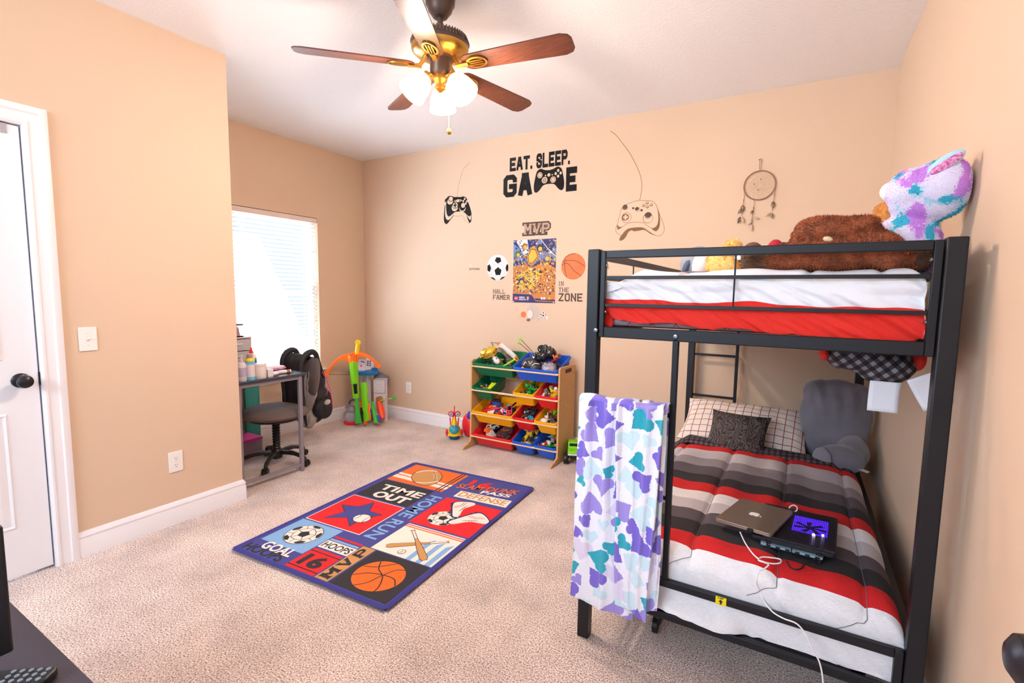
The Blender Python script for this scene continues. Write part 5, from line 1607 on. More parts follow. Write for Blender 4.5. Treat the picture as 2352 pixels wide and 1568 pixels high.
put('muzzle', MB().ell(*PE(2047, 440, YBl + .02, 22, 22, .03)), mat('plush_cream', (240, 232, 224), .9), dog, world=True)
def furball(name, label, cat, ells, mats_, mf, seed, ln=.009, vox=.008, per=2.2):
    vs, fs, ns = blob(ells, vox, 4)
    vs = [(min(x, XR - .01), y, max(z, 1.437)) for x, y, z in vs]
    return solo(name, label, cat, furry(MB(), vs, fs, ns, mf, ln, per, .0014, seed), mats_, smooth=80, fixn=False)
furball('plush_lion', 'orange tan plush toy half hidden behind the spotted plush dog', 'plush toy', [PE(2036, 490, 2.36, 26, 24, .05), PE(2020, 530, 2.36, 34, 30, .06), PE(2020, 580, 2.36, 40, 40, .06)], [mat('plush_tan', (214, 146, 76), .9, var=.2, vscale=30)], lambda p: 0, 11)
furball('plush_toy', 'cream plush toy peeking up behind the brown bear', 'plush toy', [PE(2002, 522, 2.50, 24, 16, .04), PE(1990, 560, 2.50, 40, 40, .05)], [mat('plush_cream', (240, 232, 224), .9)], lambda p: 0, 12)
ye = furball('yellow_plush', 'fluffy pale yellow plush toy between the bear and the penguin', 'plush toy', [PE(1670, 600, 2.36, 44, 34, .07), PE(1684, 568, 2.38, 18, 18, .04), PE(1650, 610, 2.36, 26, 30, .06)], [mat('plush_yellow', (244, 208, 130), .9), mat('plush_gold', (222, 160, 80), .9)], lambda p: 1 if nz(p.x * 26, p.y * 20, p.z * 12) > .26 else 0, 13, .012)
c_ = P(1698, 588, 'y', 2.28)
put('sewn_tag', MB().box(tuple(c_), (.030, .002, .030), (0, R(20), 0)), mat('tag_white', (240, 240, 246), .6), ye, world=True)
pg_ = thing('plush_penguin', 'grey and white plush penguin lying beyond the yellow plush toy', 'plush toy', (-.44, 2.62, 1.44))
put('body', MB().ell(*PE(1603, 606, 2.64, 40, 40, .09)), mat('plush_grey', (150, 154, 164), .9, bump=.8, bscale=200), pg_, world=True)
put('belly', MB().ell(*PE(1616, 610, 2.59, 27, 34, .07)), mat('plush_belly', (238, 226, 224), .9), pg_, world=True)
put('flipper', MB().ell(*PE(1583, 610, 2.60, 12, 26, .05, 25)), mat('plush_slate', (84, 96, 116), .9), pg_, world=True)
solo('folded_cloth', 'flat purple grey folded cloth near the penguin on the top bunk', 'cloth', MB().grid(14, 10, lambda u, v: (-.62 + u * .26, 2.30 + v * .30, 1.462 + .006 * nz(u * 3, v * 3))), mat('cloth_mauve', (120, 106, 122), .9), solid=.012)
solo('small_plush', 'small round brown plush toy behind the bear paw', 'plush toy', MB().ell(*PE(1728, 590, 2.30, 26, 34, .05)), mat('plush_umber', (110, 76, 60), .9))
cap = thing('knit_cap', 'small crimson knitted cap with navy bobble behind the brown bear', 'cap', (-.11, 2.3, 1.44))
put('crown', MB().ell(*PE(1780, 582, 2.28, 20, 32, .05)), mat('crimson_knit', (176, 22, 50), .8), cap, world=True)
put('bobble', MB().ell(*PE(1799, 572, 2.30, 11, 16, .03)), mat('navy_knit', (48, 44, 76), .8), cap, world=True)

# ================================================================== DESK
m_dt = mat('desk_top', (60, 66, 80), .22, coat=.3)
m_df = mat('desk_frame', (150, 142, 150), .4, metal=.3)
dk = thing('desk', 'narrow dark topped desk with grey tube frame standing in the window alcove', 'desk', (-3.6, 2.06, 0))
def dput(n_, mb, m, **k): return put(n_, mb, m, dk, world=True, **k)
dput('desk_top', MB().bx(-4.06, -3.138, 1.785, 2.335, .727, .745), m_dt, bevel=.003)
for x in (-3.165, -4.02):
    for y in (1.825, 2.285):
        dput('leg', MB().bx(x - .013, x + .013, y - .013, y + .013, 0, .727), m_df, bevel=.003)
    dput('end_rail', MB().bx(x - .010, x + .010, 1.838, 2.272, .040, .060), m_df, bevel=.002)
    dput('end_rail', MB().bx(x - .010, x + .010, 1.838, 2.272, .700, .724), m_df, bevel=.002)
dput('apron', MB().bx(-4.007, -3.178, 1.818, 1.830, .690, .724), m_df, bevel=.002)
dput('back_rail', MB().bx(-4.007, -3.178, 1.818, 1.830, .30, .33), m_df, bevel=.002)
# things on and under the desk
DZT = .745
def bottle(name, label, x, y, prof, mats_, cat='bottle', n_=24):
    """prof: list of (material index, part name, profile)"""
    t = thing(name, label, cat, (x, y, DZT))
    for mi_, pn_, pr_ in prof: put(pn_, MB().lathe(pr_, n=n_), mats_[mi_], t)
    return t
m_lb, m_yl, m_pw, m_clr = mat('light_blue_plastic', (120, 200, 222), .35), mat('yellow_plastic', (240, 206, 40), .35), mat('pearl_white', (226, 216, 226), .35), mat('clear_plastic', (225, 222, 226), .15, alpha=.55)
m_rdp, m_blp, m_gyp, m_taup = mat('red_plastic', (222, 34, 52), .35), mat('blue_plastic', (30, 52, 170), .35), mat('grey_plastic', (150, 146, 156), .4), mat('taupe_plastic', (170, 150, 140), .4)
bottle('spray_bottle', 'white spray bottle at the left end of the desk bottles', -3.190, 1.868, [(0, 'body', [(.027, 0), (.029, .004), (.029, .105), (.024, .120), (.012, .126)]), (2, 'nozzle', [(.011, .126), (.011, .150), (.007, .152), (.007, .172), (.002, .174)]), (1, 'printed_label', [(.0294, .03), (.0294, .09)])], [m_pw, mat('label_lavender', (180, 172, 200), .5), m_clr])
bottle('aerosol_can', 'pale blue can with a yellow collar beside the white spray bottle', -3.192, 1.928, [(0, 'body', [(.029, 0), (.030, .004), (.030, .128)]), (1, 'collar', [(.031, .128), (.030, .138), (.022, .148)]), (2, 'cap', [(.020, .148), (.020, .170), (.017, .174)]), (3, 'printed_label', [(.0304, .022), (.0304, .105)])], [m_lb, m_yl, m_taup, m_pw])
bottle('white_jar', 'wide white plastic jar at the front of the desk', -3.200, 2.000, [(0, 'body', [(.040, 0), (.042, .004), (.042, .082), (.038, .086)]), (0, 'lid', [(.043, .086), (.043, .100), (.040, .103)])], [mat('ivory_plastic', (236, 224, 220), .4)], 'jar')
bottle('glue_bottle', 'clear glue bottle with blue label and red pointed cap on the desk', -3.290, 2.000, [(0, 'body', [(.026, 0), (.032, .004), (.032, .135), (.024, .158), (.010, .168)]), (1, 'printed_label', [(.0324, .085), (.0324, .118)]), (3, 'label_band', [(.0326, .118), (.0326, .132)]), (2, 'cap', [(.014, .166), (.013, .180), (.008, .184), (.006, .204), (.003, .208)])], [mat('milky_plastic', (230, 222, 222), .3), m_blp, m_rdp, mat('teal_band', (30, 150, 180), .4)])
solo('label_box', 'small white box with a dark blue stripe beside the jar', 'box', MB().bx(-3.215, -3.175, 2.045, 2.085, DZT, DZT + .055), mat('box_cream', (232, 224, 224), .5), bevel=.002)
pz = thing('zip_pouch', 'purple and white patterned zip pouch lying on the desk', 'pouch', (-3.38, 2.20, DZT))
put('body', MB().ell((0, 0, .021), (.055, .115, .020), (0, 0, R(-8)), n=26, m=12), mat('pouch_print', (120, 40, 120), .5, rgb2=(236, 180, 214), vscale=70), pz)
put('top_panel', MB().ell((0, 0, .033), (.046, .105, .013), (0, 0, R(-8)), n=26, m=8), mat('pouch_white', (238, 226, 238), .5), pz)
solo('glasses_case', 'rounded white glasses case on the desk edge', 'case', MB().ell((-3.205, 2.108, DZT + .016), (.024, .040, .015)), mat('case_white', (240, 226, 234), .3))
bt = thing('small_tube', 'small white tube with a brown label near the desk corner', 'tube', (-3.235, 2.21, DZT))
put('body', MB().cyl((-.01, -.045, .013), (.01, .045, .013), .013, n=18), mat('tube_cream', (240, 226, 220), .35), bt)
put('label_band', MB().cyl((.001, .008, .013), (.009, .038, .013), .0134, n=18), mat('label_brown', (150, 90, 74), .5), bt)
# drawer tower
TX, TY = -3.43, 1.865
c_ = P(577.5, 773, 'x', TX)
TZ = c_.z; TYR = c_.y
tw = thing('drawer_tower', 'white plastic drawer tower with clear drawers at the left of the desk', 'drawer unit', (TX - .12, TY, DZT))
m_tw2 = mat('tower_white', (232, 214, 222), .5)
y0, y1, x0 = TYR - .19, TYR, TX - .24
mb = MB().bx(x0, TX, y1 - .008, y1, DZT, TZ).bx(x0, TX, y0, y0 + .008, DZT, TZ).bx(x0, TX, y0 + .008, y1 - .008, TZ - .008, TZ).bx(x0, x0 + .006, y0 + .008, y1 - .008, DZT, TZ - .008)
hz = (TZ - DZT - .008) / 3
for k in range(3): mb.bx(x0 + .006, TX, y0 + .008, y1 - .008, DZT + k * hz, DZT + k * hz + .007)
put('case', mb, m_tw2, tw, world=True, bevel=.002)
for k in range(3):
    q = put('drawer', MB().bx(TX - .004, TX + .001, y0 + .012, y1 - .012, DZT + k * hz + .010, DZT + (k + 1) * hz - .006), m_clr, tw, world=True)
    put('drawer_pull', MB().bx(TX + .001, TX + .010, (y0 + y1) / 2 - .025, (y0 + y1) / 2 + .025, DZT + (k + .5) * hz, DZT + (k + .5) * hz + .008), m_tw2, q, world=True)
solo('folded_papers', 'dark folded papers inside the top clear drawer of the tower', 'papers', MB().bx(x0 + .02, TX - .012, y0 + .03, y1 - .02, DZT + 2 * hz + .0075, DZT + 2 * hz + .030), mat('paper_dark', (110, 100, 116), .7))
solo('craft_box', 'small orange box inside the middle clear drawer of the tower', 'box', MB().bx(x0 + .02, TX - .012, y0 + .03, y1 - .02, DZT + hz + .0075, DZT + hz + .028), mat('orange_soft', (238, 140, 96), .6))
bx_ = thing('makeup_box', 'clear box of purple and pink cosmetics on top of the drawer tower', 'box', (TX - .07, TYR - .09, TZ))
put('lower_tray', MB().bx(TX - .13, TX - .02, y0 + .02, y1 - .045, TZ, TZ + .010), m_black, bx_, world=True, bevel=.002)
put('clear_sides', MB().bx(TX - .128, TX - .022, y0 + .022, y1 - .047, TZ + .010, TZ + .085), mat('box_clear', (236, 220, 236), .1, alpha=.25), bx_, world=True)
put('dark_lid', MB().bx(TX - .13, TX - .02, y0 + .02, y1 - .045, TZ + .085, TZ + .094), m_black, bx_, world=True, bevel=.002)
put('cosmetics', MB().cyl((TX - .06, y0 + .05, TZ + .011), (TX - .05, y0 + .09, TZ + .080), .012).cyl((TX - .04, y0 + .10, TZ + .011), (TX - .045, y0 + .08, TZ + .080), .011).cyl((TX - .08, y0 + .07, TZ + .011), (TX - .08, y0 + .07, TZ + .080), .014).cyl((TX - .05, y0 + .125, TZ + .011), (TX - .06, y0 + .12, TZ + .070), .010), mat('cosmetic_plum', (140, 70, 110), .4, rgb2=(230, 150, 170), vscale=60), bx_, world=True)
# below the desk
cb_ = thing('drawer_cabinet', 'grey drawer cart standing under the desk against the alcove wall', 'cabinet', (-3.9, 1.99, 0))
put('case', MB().bx(-4.00, -3.72, 1.86, 2.14, .33, .62), mat('drawer_grey', (150, 138, 150), .5), cb_, world=True, bevel=.004)
for z in (.34, .48): put('drawer', MB().bx(-3.719, -3.712, 1.875, 2.125, z, z + .125), mat('drawer_smoke', (118, 106, 118), .4), cb_, world=True, bevel=.003)
for xx in (-4.0, -3.75):
    for yy in (1.86, 2.11): put('leg', MB().bx(xx, xx + .03, yy, yy + .03, 0, .33), m_df, cb_, world=True)
solo('teal_board', 'tall teal board standing upright against the wall below the window', 'board', MB().bx(-4.118, -4.095, 2.42, 2.55, .0, .548), mat('teal_paint', (50, 140, 132), .6), bevel=.003)
pbn = thing('storage_bin', 'clear bin with a magenta lid on the floor under the desk', 'bin', (-3.86, 2.27, 0))
put('body', MB().box((0, 0, .065), (.20, .16, .13)), mat('bin_smoke', (170, 160, 178), .3, alpha=.6), pbn)
put('lid', MB().box((0, 0, .142), (.21, .17, .022)), mat('magenta_plastic', (214, 40, 130), .4), pbn, bevel=.004)
put('contents', MB().box((0, 0, .06), (.17, .13, .10)), mat('bin_contents', (80, 70, 92), .6, rgb2=(210, 110, 150), vscale=40), pbn)

# ================================================================== OFFICE CHAIR AND BACKPACK
m_seat = mat('chair_fabric', (112, 96, 92), .9, bump=1.0, bscale=300)
m_cbk2 = mat('chair_black', (30, 26, 28), .35)
ccx, ccy = -3.455, 2.275
chair = thing('office_chair', 'taupe fabric office chair on casters tucked under the desk', 'office chair', (ccx, ccy, 0))
put('seat', MB().add([(x, y, z) for x, y, z in [(a[0] * (1 if abs(a[0]) < .18 else 1), a[1], a[2]) for a in []]], []).lathe([(.02, .375), (.19, .378), (.235, .392), (.250, .410), (.245, .430), (.21, .447), (.12, .452), (.01, .450)], n=40), m_seat, chair)
put('seat_pan', MB().lathe([(.10, .352), (.19, .362), (.20, .378)], n=30).box((0, .02, .350), (.10, .20, .022)), m_cbk2, chair, bevel=.003)
put('gas_column', MB().lathe([(.024, .06), (.024, .10)] + [(.024 + (.006 if k % 2 else 0), .10 + k * .011) for k in range(20)] + [(.022, .33), (.034, .35)], n=24), m_cbk2, chair)
put('hub', MB().lathe([(.030, .045), (.042, .055), (.042, .110), (.030, .125)], n=24), m_cbk2, chair)
for k in range(5):
    a = R(-52 + 72 * k)
    dx, dy = math.cos(a), math.sin(a)
    lg = put('base_leg', MB().tube(smoothline([(dx * .03, dy * .03, .095), (dx * .13, dy * .13, .098), (dx * .22, dy * .22, .075), (dx * .245, dy * .245, .058)], 4), [.019] * 5 + [.016] * 4 + [.013] * 4, 10), m_cbk2, chair)
    w = (-dy, dx)
    put('caster', MB().cyl((dx * .250 - w[0] * .020, dy * .250 - w[1] * .020, .026), (dx * .250 - w[0] * .006, dy * .250 - w[1] * .006, .026), .026, n=20).cyl((dx * .250 + w[0] * .006, dy * .250 + w[1] * .006, .026), (dx * .250 + w[0] * .020, dy * .250 + w[1] * .020, .026), .026, n=20).cyl((dx * .25, dy * .25, .026), (dx * .25, dy * .25, .062), .006, n=10), m_cbk2, lg)
def bt_(mb_n=0):
    n_, m_ = 20, 14
    mb = MB(Matrix.Translation((0, .265, .665)) @ Euler((R(-8), 0, 0)).to_matrix().to_4x4())
    def f(s_):
        def g(u, v):
            a, b = 2 * u - 1, 2 * v - 1
            k = max(0, 1 - abs(a) ** 4) ** .5 * max(0, 1 - abs(b) ** 4) ** .5
            return (a * .215 * (1 - .10 * b * b), s_ * .030 * k + .055 * (1 - a * a) - .03, b * .155 * (1 - .06 * a * a))
        return g
    return mb.grid(n_, m_, f(1)).grid(n_, m_, f(-1))
put('backrest', bt_(), m_seat, chair, weld=True, smooth=70)
put('back_bar', MB().tube(smoothline([(0, .06, .355), (0, .20, .36), (0, .285, .42), (0, .300, .55), (0, .295, .66)], 5), .014, 10), m_cbk2, chair)
m_bpk = mat('nylon_black', (34, 32, 38), .7, bump=.6, bscale=200)
m_bgr = mat('nylon_grey', (164, 154, 152), .8, bump=.6, bscale=120)
m_pk = mat('pink_piping', (196, 50, 130), .6)
bag = thing('backpack', 'black and grey backpack with pink piping hung over the chair back', 'backpack', (-3.42, 2.72, .2))
bag['label'] = 'black and grey backpack with pink piping hung over the chair back'
def wr(vs, amp=.010, f=30): return [(x + amp * nz(z * 12, y * 9, x * 4), y + amp * nz(x * f, z * 10) + amp * .5 * nz(z * 26, x * 20), z) for x, y, z in vs]
YG = 2.66
vs, fs, ns = blob([PE(718, 875, YG, 30, 42, .085, -22), PE(733, 920, YG + .02, 30, 36, .095), PE(722, 955, YG, 20, 16, .06), PE(700, 835, YG - .05, 24, 22, .06)], .010, 4)
put('bag_body', MB().add(wr(vs), fs), m_bpk, bag, world=True, smooth=80)
vs, fs, ns = blob([PE(710, 900, YG - .10, 20, 58, .05, 8), PE(706, 960, YG - .09, 26, 24, .06), PE(692, 938, YG - .09, 20, 38, .05)], .009, 3)
put('side_panel', MB().add(wr(vs, .014, 40), fs), m_bgr, bag, world=True, smooth=80)
vs, fs, ns = blob([PE(742, 938, YG - .02, 18, 24, .08)], .009, 3)
put('front_pocket', MB().add(wr(vs), fs), m_bpk, bag, world=True, smooth=80)
def pth(pts, y, n_=6): return smoothline([P(u, v, 'y', y + dy_) for u, v, dy_ in pts], n_)
put('piping', MB().tube(pth([(718, 838, -.01), (735, 848, 0), (750, 872, .01), (760, 905, .02), (764, 932, .03)], YG - .045), .0035, 6), m_pk, bag, world=True)
put('pocket_piping', MB().tube(pth([(722, 846, 0), (727, 856, 0), (728, 868, 0)], YG - .095), .003, 6).tube(pth([(748, 885, 0), (752, 895, 0), (750, 908, .0)], YG - .09), .0025, 6), m_pk, bag, world=True)
# padded straps and back panel brought over the chair back towards the desk
def flap(u, v):
    x = -3.615 + u * .20
    prof_ = [(2.64, .60), (2.615, .74), (2.565, .835), (2.51, .842), (2.468, .79), (2.455, .68), (2.450, .55), (2.455, .40), (2.46, .31)]
    t = v * (len(prof_) - 1); i = min(len(prof_) - 2, int(t)); w = t - i
    y = prof_[i][0] + (prof_[i + 1][0] - prof_[i][0]) * w; z = prof_[i][1] + (prof_[i + 1][1] - prof_[i][1]) * w
    return (x + .02 * math.sin(v * 6) * (1 - u) + .05 * max(0, v - .6), y - .012 * math.sin(u * PI) + .010 * nz(x * 26, z * 8), z + .006 * nz(x * 30, v * 4))
put('padded_back', MB().grid(22, 40, flap), m_bpk, bag, world=True, smooth=80, solid=.018)
for x, z1 in ((-3.60, .45), (-3.36, .40)):
    path = smoothline([(x + .02, 2.64, .64), (x + .01, 2.60, .76), (x + .01, 2.565, .850), (x, 2.515, .858), (x - .005, 2.455, .80), (x, 2.442, .66), (x + .03, 2.438, z1), (x + .04, 2.45, z1 - .12)], 6)
    put('shoulder_strap', MB().tube(path, [.026 - .016 * abs(2 * i / (len(path) - 1) - .9) for i in range(len(path))], 8), m_bpk, bag, world=True)
put('luggage_tag', MB().ell(tuple(P(752, 923, 'y', YG - .075)), (.034, .004, .020), (0, R(-28), R(10))), mat('tag_beige', (206, 184, 160), .6), bag, world=True)

# ================================================================== TOY CORNER
m_lime, m_gr, m_or, m_ye = mat('lime_plastic', (124, 210, 28), .35), mat('green_plastic', (62, 176, 58), .35), mat('orange_plastic', (250, 118, 34), .35), mat('toy_yellow', (246, 204, 20), .35)
m_or2, m_bt, m_wt = mat('red_orange_plastic', (236, 74, 36), .35), mat('tray_blue', (36, 130, 200), .35), mat('toy_white', (226, 222, 230), .4)
cbw = thing('toy_crossbow', 'large orange and green toy crossbow leaning in the back left corner', 'toy crossbow', (-3.74, 3.36, 0))
A = Vector((.744, .668, 0)); Nn = Vector((.668, -.744, 0))      # along the bow, towards the room
C0 = Vector((-3.86, 3.395, .655))
def bw(a, h, d=0): return C0 + A * a + Vector((0, 0, h)) + Nn * d
def ribbon(mb, pts, wid, th):
    """flat curved limb: pts (a, h, halfwidth)"""
    n_ = len(pts); vs = []
    for i, (a, h, w) in enumerate(pts):
        p0 = pts[max(i - 1, 0)]; p1 = pts[min(i + 1, n_ - 1)]
        t = Vector((p1[0] - p0[0], p1[1] - p0[1])).normalized(); nn = Vector((-t.y, t.x)) * w
        for s_, d in ((1, -th), (1, th), (-1, th), (-1, -th)): vs.append(bw(a + nn.x * s_, h + nn.y * s_, d))
    fs = [(4 * i + k, 4 * i + (k + 1) % 4, 4 * i + 4 + (k + 1) % 4, 4 * i + 4 + k) for i in range(n_ - 1) for k in range(4)]
    fs += [(3, 2, 1, 0), tuple(4 * (n_ - 1) + k for k in range(4))]
    return mb.add(vs, fs)
put('bow_limb', ribbon(MB(), [(0, .01, .060), (-.045, .035, .040), (-.085, .040, .023), (-.13, .020, .017), (-.175, -.020, .015), (-.215, -.070, .013), (-.235, -.110, .015)], 0, .016), m_or, cbw, world=True, bevel=.003)
put('bow_limb', ribbon(MB(), [(0, .01, .060), (.03, .055, .044), (.07, .068, .027), (.12, .058, .018), (.165, .035, .015), (.21, -.005, .013), (.245, -.045, .015)], 0, .016), m_or, cbw, world=True, bevel=.003)
for a, h in ((-.245, -.120), (.250, -.052)): put('pulley', MB().lathe([(.026, -.012), (.028, 0), (.026, .012)], bw(a, h), axis=Nn, n=24), m_or, cbw, world=True)
put('centre_block', MB().tube([bw(0, .06), bw(.004, -.02), bw(.012, -.10)], [.050, .044, .034], 10), m_or, cbw, world=True)
put('bow_string', MB().tube([bw(-.245, -.135, .0), bw(0.02, -.140, .02), bw(.250, -.070)], .0018, 6), m_black, cbw, world=True)
put('top_grip', MB().tube([bw(.045, .070), bw(.055, .175)], [.024, .019], 12).lathe([(.028, -.014), (.030, 0), (.028, .014)], bw(.056, .185), axis=Nn, n=22), m_ye, cbw, world=True)
S0 = bw(.010, -.01, .030); S1 = Vector((-3.735, 3.350, .020))
def seg(mb, a, b, w0, w1, n_=4, lift=0):
    """squarish bar between two points"""
    return mb.tube([a, b], [w0, w1], n_)
def sp(t, d=0, s_=0): return S0.lerp(S1, t) + Nn * d + A * s_
st_ = put('stock', seg(MB(), sp(0), sp(.34), .042, .038, 8), m_lime, cbw, world=True)
put('rail', MB().tube([sp(-.02, .028), sp(.30, .028)], .008, 8), m_wt, st_, world=True)
put('stock_frame', MB().tube([sp(.34, 0, -.024), sp(.52, 0, -.022)], .009, 8).tube([sp(.34, 0, .024), sp(.52, 0, .022)], .009, 8).tube([sp(.50), sp(.57)], [.036, .030], 8), m_lime, st_, world=True)
put('magazine', MB().tube([sp(.35), sp(.50)], .020, 8), m_cbk2, st_, world=True)
put('rear_stock', MB().tube([sp(.57), sp(.70), sp(.82), sp(.97)], [.016, .020, .026, .034], 10), m_gr, cbw, world=True)
def blaster(name, label, a, b, w, mats_, side, parts):
    t = thing(name, label, 'toy blaster', (b[0], b[1], 0))
    a, b = Vector(a), Vector(b)
    D = (b - a); up = D.normalized(); s_ = Vector(side).normalized(); f_ = up.cross(s_).normalized()
    def q(t_, x, d): return a + D * t_ + s_ * x * w + f_ * d * w
    for nm, mi_, pts, rad in parts:
        put(nm, MB().tube([q(*p) for p in pts], [r_ * w for r_ in rad], 8), mats_[mi_], t, world=True)
    return t
blaster('toy_blaster', 'lime green toy blaster with an orange block beside the crossbow', (-3.775, 3.46, .435), (-3.705, 3.415, .018), .036, [m_lime, m_or, m_cbk2], (1, .6, 0),
        [('barrel', 0, [(0, 0, 0), (.06, 0, 0), (.45, 0, 0)], [.6, 1, 1]), ('body', 0, [(.42, .1, 0), (.62, .1, 0), (.70, .1, 0)], [1.1, 1.0, .8]), ('ammo_block', 1, [(.46, -.9, -.9), (.68, -.9, -.9)], [.85, .85]), ('muzzle', 1, [(.90, 0, 0), (1.0, 0, 0)], [.6, .55]), ('stock', 0, [(.66, .1, 0), (.80, .4, 0), (.92, .3, 0)], [.7, .95, .8]), ('grip', 2, [(.60, -.8, .3), (.88, -1.2, .3)], [.45, .4]), ('side_rail', 1, [(.50, 1.1, 0), (.90, 1.3, 0)], [.35, .35])])
blaster('toy_blaster', 'small green, navy and orange toy pistol leaning at the right of the pile', (-3.700, 3.50, .235), (-3.585, 3.445, .030), .026, [m_gr, m_or, m_blp], (1, .6, .3),
        [('barrel', 0, [(0, 0, 0), (.5, 0, 0), (.95, 0, 0)], [.6, .9, .9]), ('grip', 2, [(.30, -.7, -.3), (.62, -.6, -.3)], [.8, .7]), ('trim', 1, [(.55, .7, -.4), (.98, .8, -.4)], [.6, .6]), ('muzzle', 2, [(.62, 1.3, 0), (.95, 1.5, 0)], [.5, .6])])
blaster('toy_blaster', 'red orange toy blaster body behind the green pistol', (-3.70, 3.585, .265), (-3.575, 3.520, .070), .034, [m_or2, m_cbk2], (1, .6, .3),
        [('body', 0, [(0, 0, 0), (.3, 0, 0), (.8, 0, 0), (1, 0, 0)], [.7, 1, 1.1, .8]), ('stripe', 1, [(.1, -.7, -.5), (.8, -.7, -.5)], [.3, .3])])
dt = thing('toy_dart', 'green tipped toy arrow sticking out to the right of the toy pile', 'toy arrow', (-3.52, 3.56, .25))
a_ = P(874, 920, 'y', 3.56); b_ = P(902, 914, 'y', 3.56)
put('shaft', MB().tube([a_, b_], .0055, 8), mat('foam_tan', (196, 178, 130), .7), dt, world=True)
put('suction_tip', MB().lathe([(.008, 0), (.010, .010), (.022, .022)], b_, axis=(b_ - a_), n=18), m_gr, dt, world=True)
put('tail_ring', MB().tube([a_ + Vector((.0, .010 * math.cos(k * PI / 8), .045 * math.sin(k * PI / 8))) * 1 + Vector((.020 * math.cos(k * PI / 8), 0, 0)) for k in range(16)], .006, 8, closed=True), m_gr, dt, world=True)
# toy cart with tray
cart = thing('toy_cart', 'toy doctor cart with a blue tray and pale column behind the crossbow', 'toy cart', (-3.93, 3.62, 0))
put('column', MB().bx(-3.98, -3.955, 3.60, 3.65, .05, .49).bx(-3.895, -3.870, 3.60, 3.65, .05, .49).bx(-3.955, -3.895, 3.62, 3.64, .10, .46), m_wt, cart, world=True, bevel=.004)
put('foot', MB().bx(-4.05, -3.83, 3.52, 3.72, 0, .05), m_gyp, cart, world=True, bevel=.012)
trp = [(-.155, -.02), (-.13, -.07), (-.05, -.085), (.05, -.085), (.13, -.07), (.155, -.02), (.145, .05), (-.145, .05)]
Tt = Matrix.Translation((-3.895, 3.575, .490)) @ Euler((0, 0, R(28))).to_matrix().to_4x4()
put('tray', MB(Tt).prism([(x * .93, y * .9) for x, y in trp], 0, .012).prism(trp, .012, .040), m_bt, cart, world=True, bevel=.004)
put('tray_cup', MB(Tt).lathe([(.022, .036), (.026, .060)], (-.105, -.02, 0), n=18), m_ye, cart, world=True)
put('tray_holder', MB(Tt).box((.115, .0, .050), (.055, .05, .045)), m_bt, cart, world=True, bevel=.004)
Tb = Matrix.Translation((-3.87, 3.575, .534)) @ Euler((R(-12), 0, R(28))).to_matrix().to_4x4()
book = thing('leaning_card', 'white printed card with a red dot standing on the blue tray', 'card', (-3.87, 3.575, .53))
put('left_page', MB(Tb).box((-.042, 0, .055), (.080, .002, .115)), m_wt, book, world=True)
put('right_page', MB(Tb).box((.040, .008, .068), (.080, .002, .125), (0, 0, R(12))), m_wt, book, world=True)
put('red_dot', MB(Tb).lathe([(.009, 0), (.009, .001)], (-.050, -.0012, .045), axis=(0, -1, 0), n=16), m_rdp, book, world=True)
mb = MB(Tb)
for k, (x, z) in enumerate(((.02, .095), (.045, .095), (.02, .075), (.045, .075), (.02, .055), (.045, .052), (-.045, .092), (-.025, .085))): mb.box((x, -.002, z), (.016, .001, .012))
put('printed_blocks', mb, mat('print_dark', (60, 58, 70), .6), book, world=True)
Td = Matrix.Translation((-3.715, 3.615, .0)) @ Euler((0, 0, R(24))).to_matrix().to_4x4()
db = thing('dotted_box', 'white box with small pink dots standing behind the toy blasters', 'box', (-3.715, 3.615, .0))
put('box_body', MB(Td).box((0, .03, .225), (.125, .07, .45)), mat('box_dot_white', (226, 220, 230), .6), db, world=True, bevel=.003)
put('box_rim', MB(Td).box((0, -.006, .4465), (.131, .004, .006)).box((0, -.006, .305), (.131, .004, .006)).box((.0645, -.006, .375), (.004, .004, .14)).box((-.0645, -.006, .375), (.004, .004, .14)), m_gyp, db, world=True)
mb = MB(Td)
for k, (x, z) in enumerate([(-.035, .42), (.0, .425), (.035, .42), (-.015, .395), (.02, .392), (-.04, .365), (.0, .362), (.04, .366), (-.02, .335), (.022, .335)]): mb.lathe([(.0035, 0), (.0035, .0008)], (x, -.0052, z), axis=(0, -1, 0), n=8)
put('dots', mb, mat('dot_pink', (214, 110, 140), .6), db, world=True)
dm = thing('dome_toy', 'round toy with clear dome and red base left of the crossbow', 'toy', (-3.90, 3.415, 0))
put('red_base', MB().lathe([(.080, 0), (.084, .010), (.082, .030), (.070, .036)], n=34), m_rdp, dm)
put('clear_dome', MB().lathe([(.072, .036), (.072, .080), (.060, .110), (.040, .125)], n=30), mat('dome_clear', (214, 220, 236), .15, alpha=.55), dm)
put('blue_core', MB().box((0, 0, .085), (.045, .045, .05)), m_bt, dm, bevel=.004)
put('grey_top', MB().lathe([(.040, .120), (.050, .135), (.030, .180), (.010, .190)], n=24).box((-.06, 0, .17), (.05, .035, .045)), m_gyp, dm)
put('side_arm', MB().tube(smoothline([(-.03, 0, .15), (-.06, .02, .21), (-.01, .03, .24), (.05, .02, .22)], 5), .012, 8), mat('dark_grey_plastic', (86, 84, 98), .4), dm)
dgb = solo('crumpled_bag', 'dark grey crumpled plastic bag stuffed behind the blue tray', 'bag', MB().add(*blob([((-3.79, 3.70, .44), (.075, .06, .065)), ((-3.74, 3.72, .43), (.06, .05, .05)), ((-3.76, 3.70, .38), (.05, .04, .05))], .010, 2)[:2]), mat('bag_grey', (120, 114, 122), .35, bump=2, bscale=60), smooth=60)

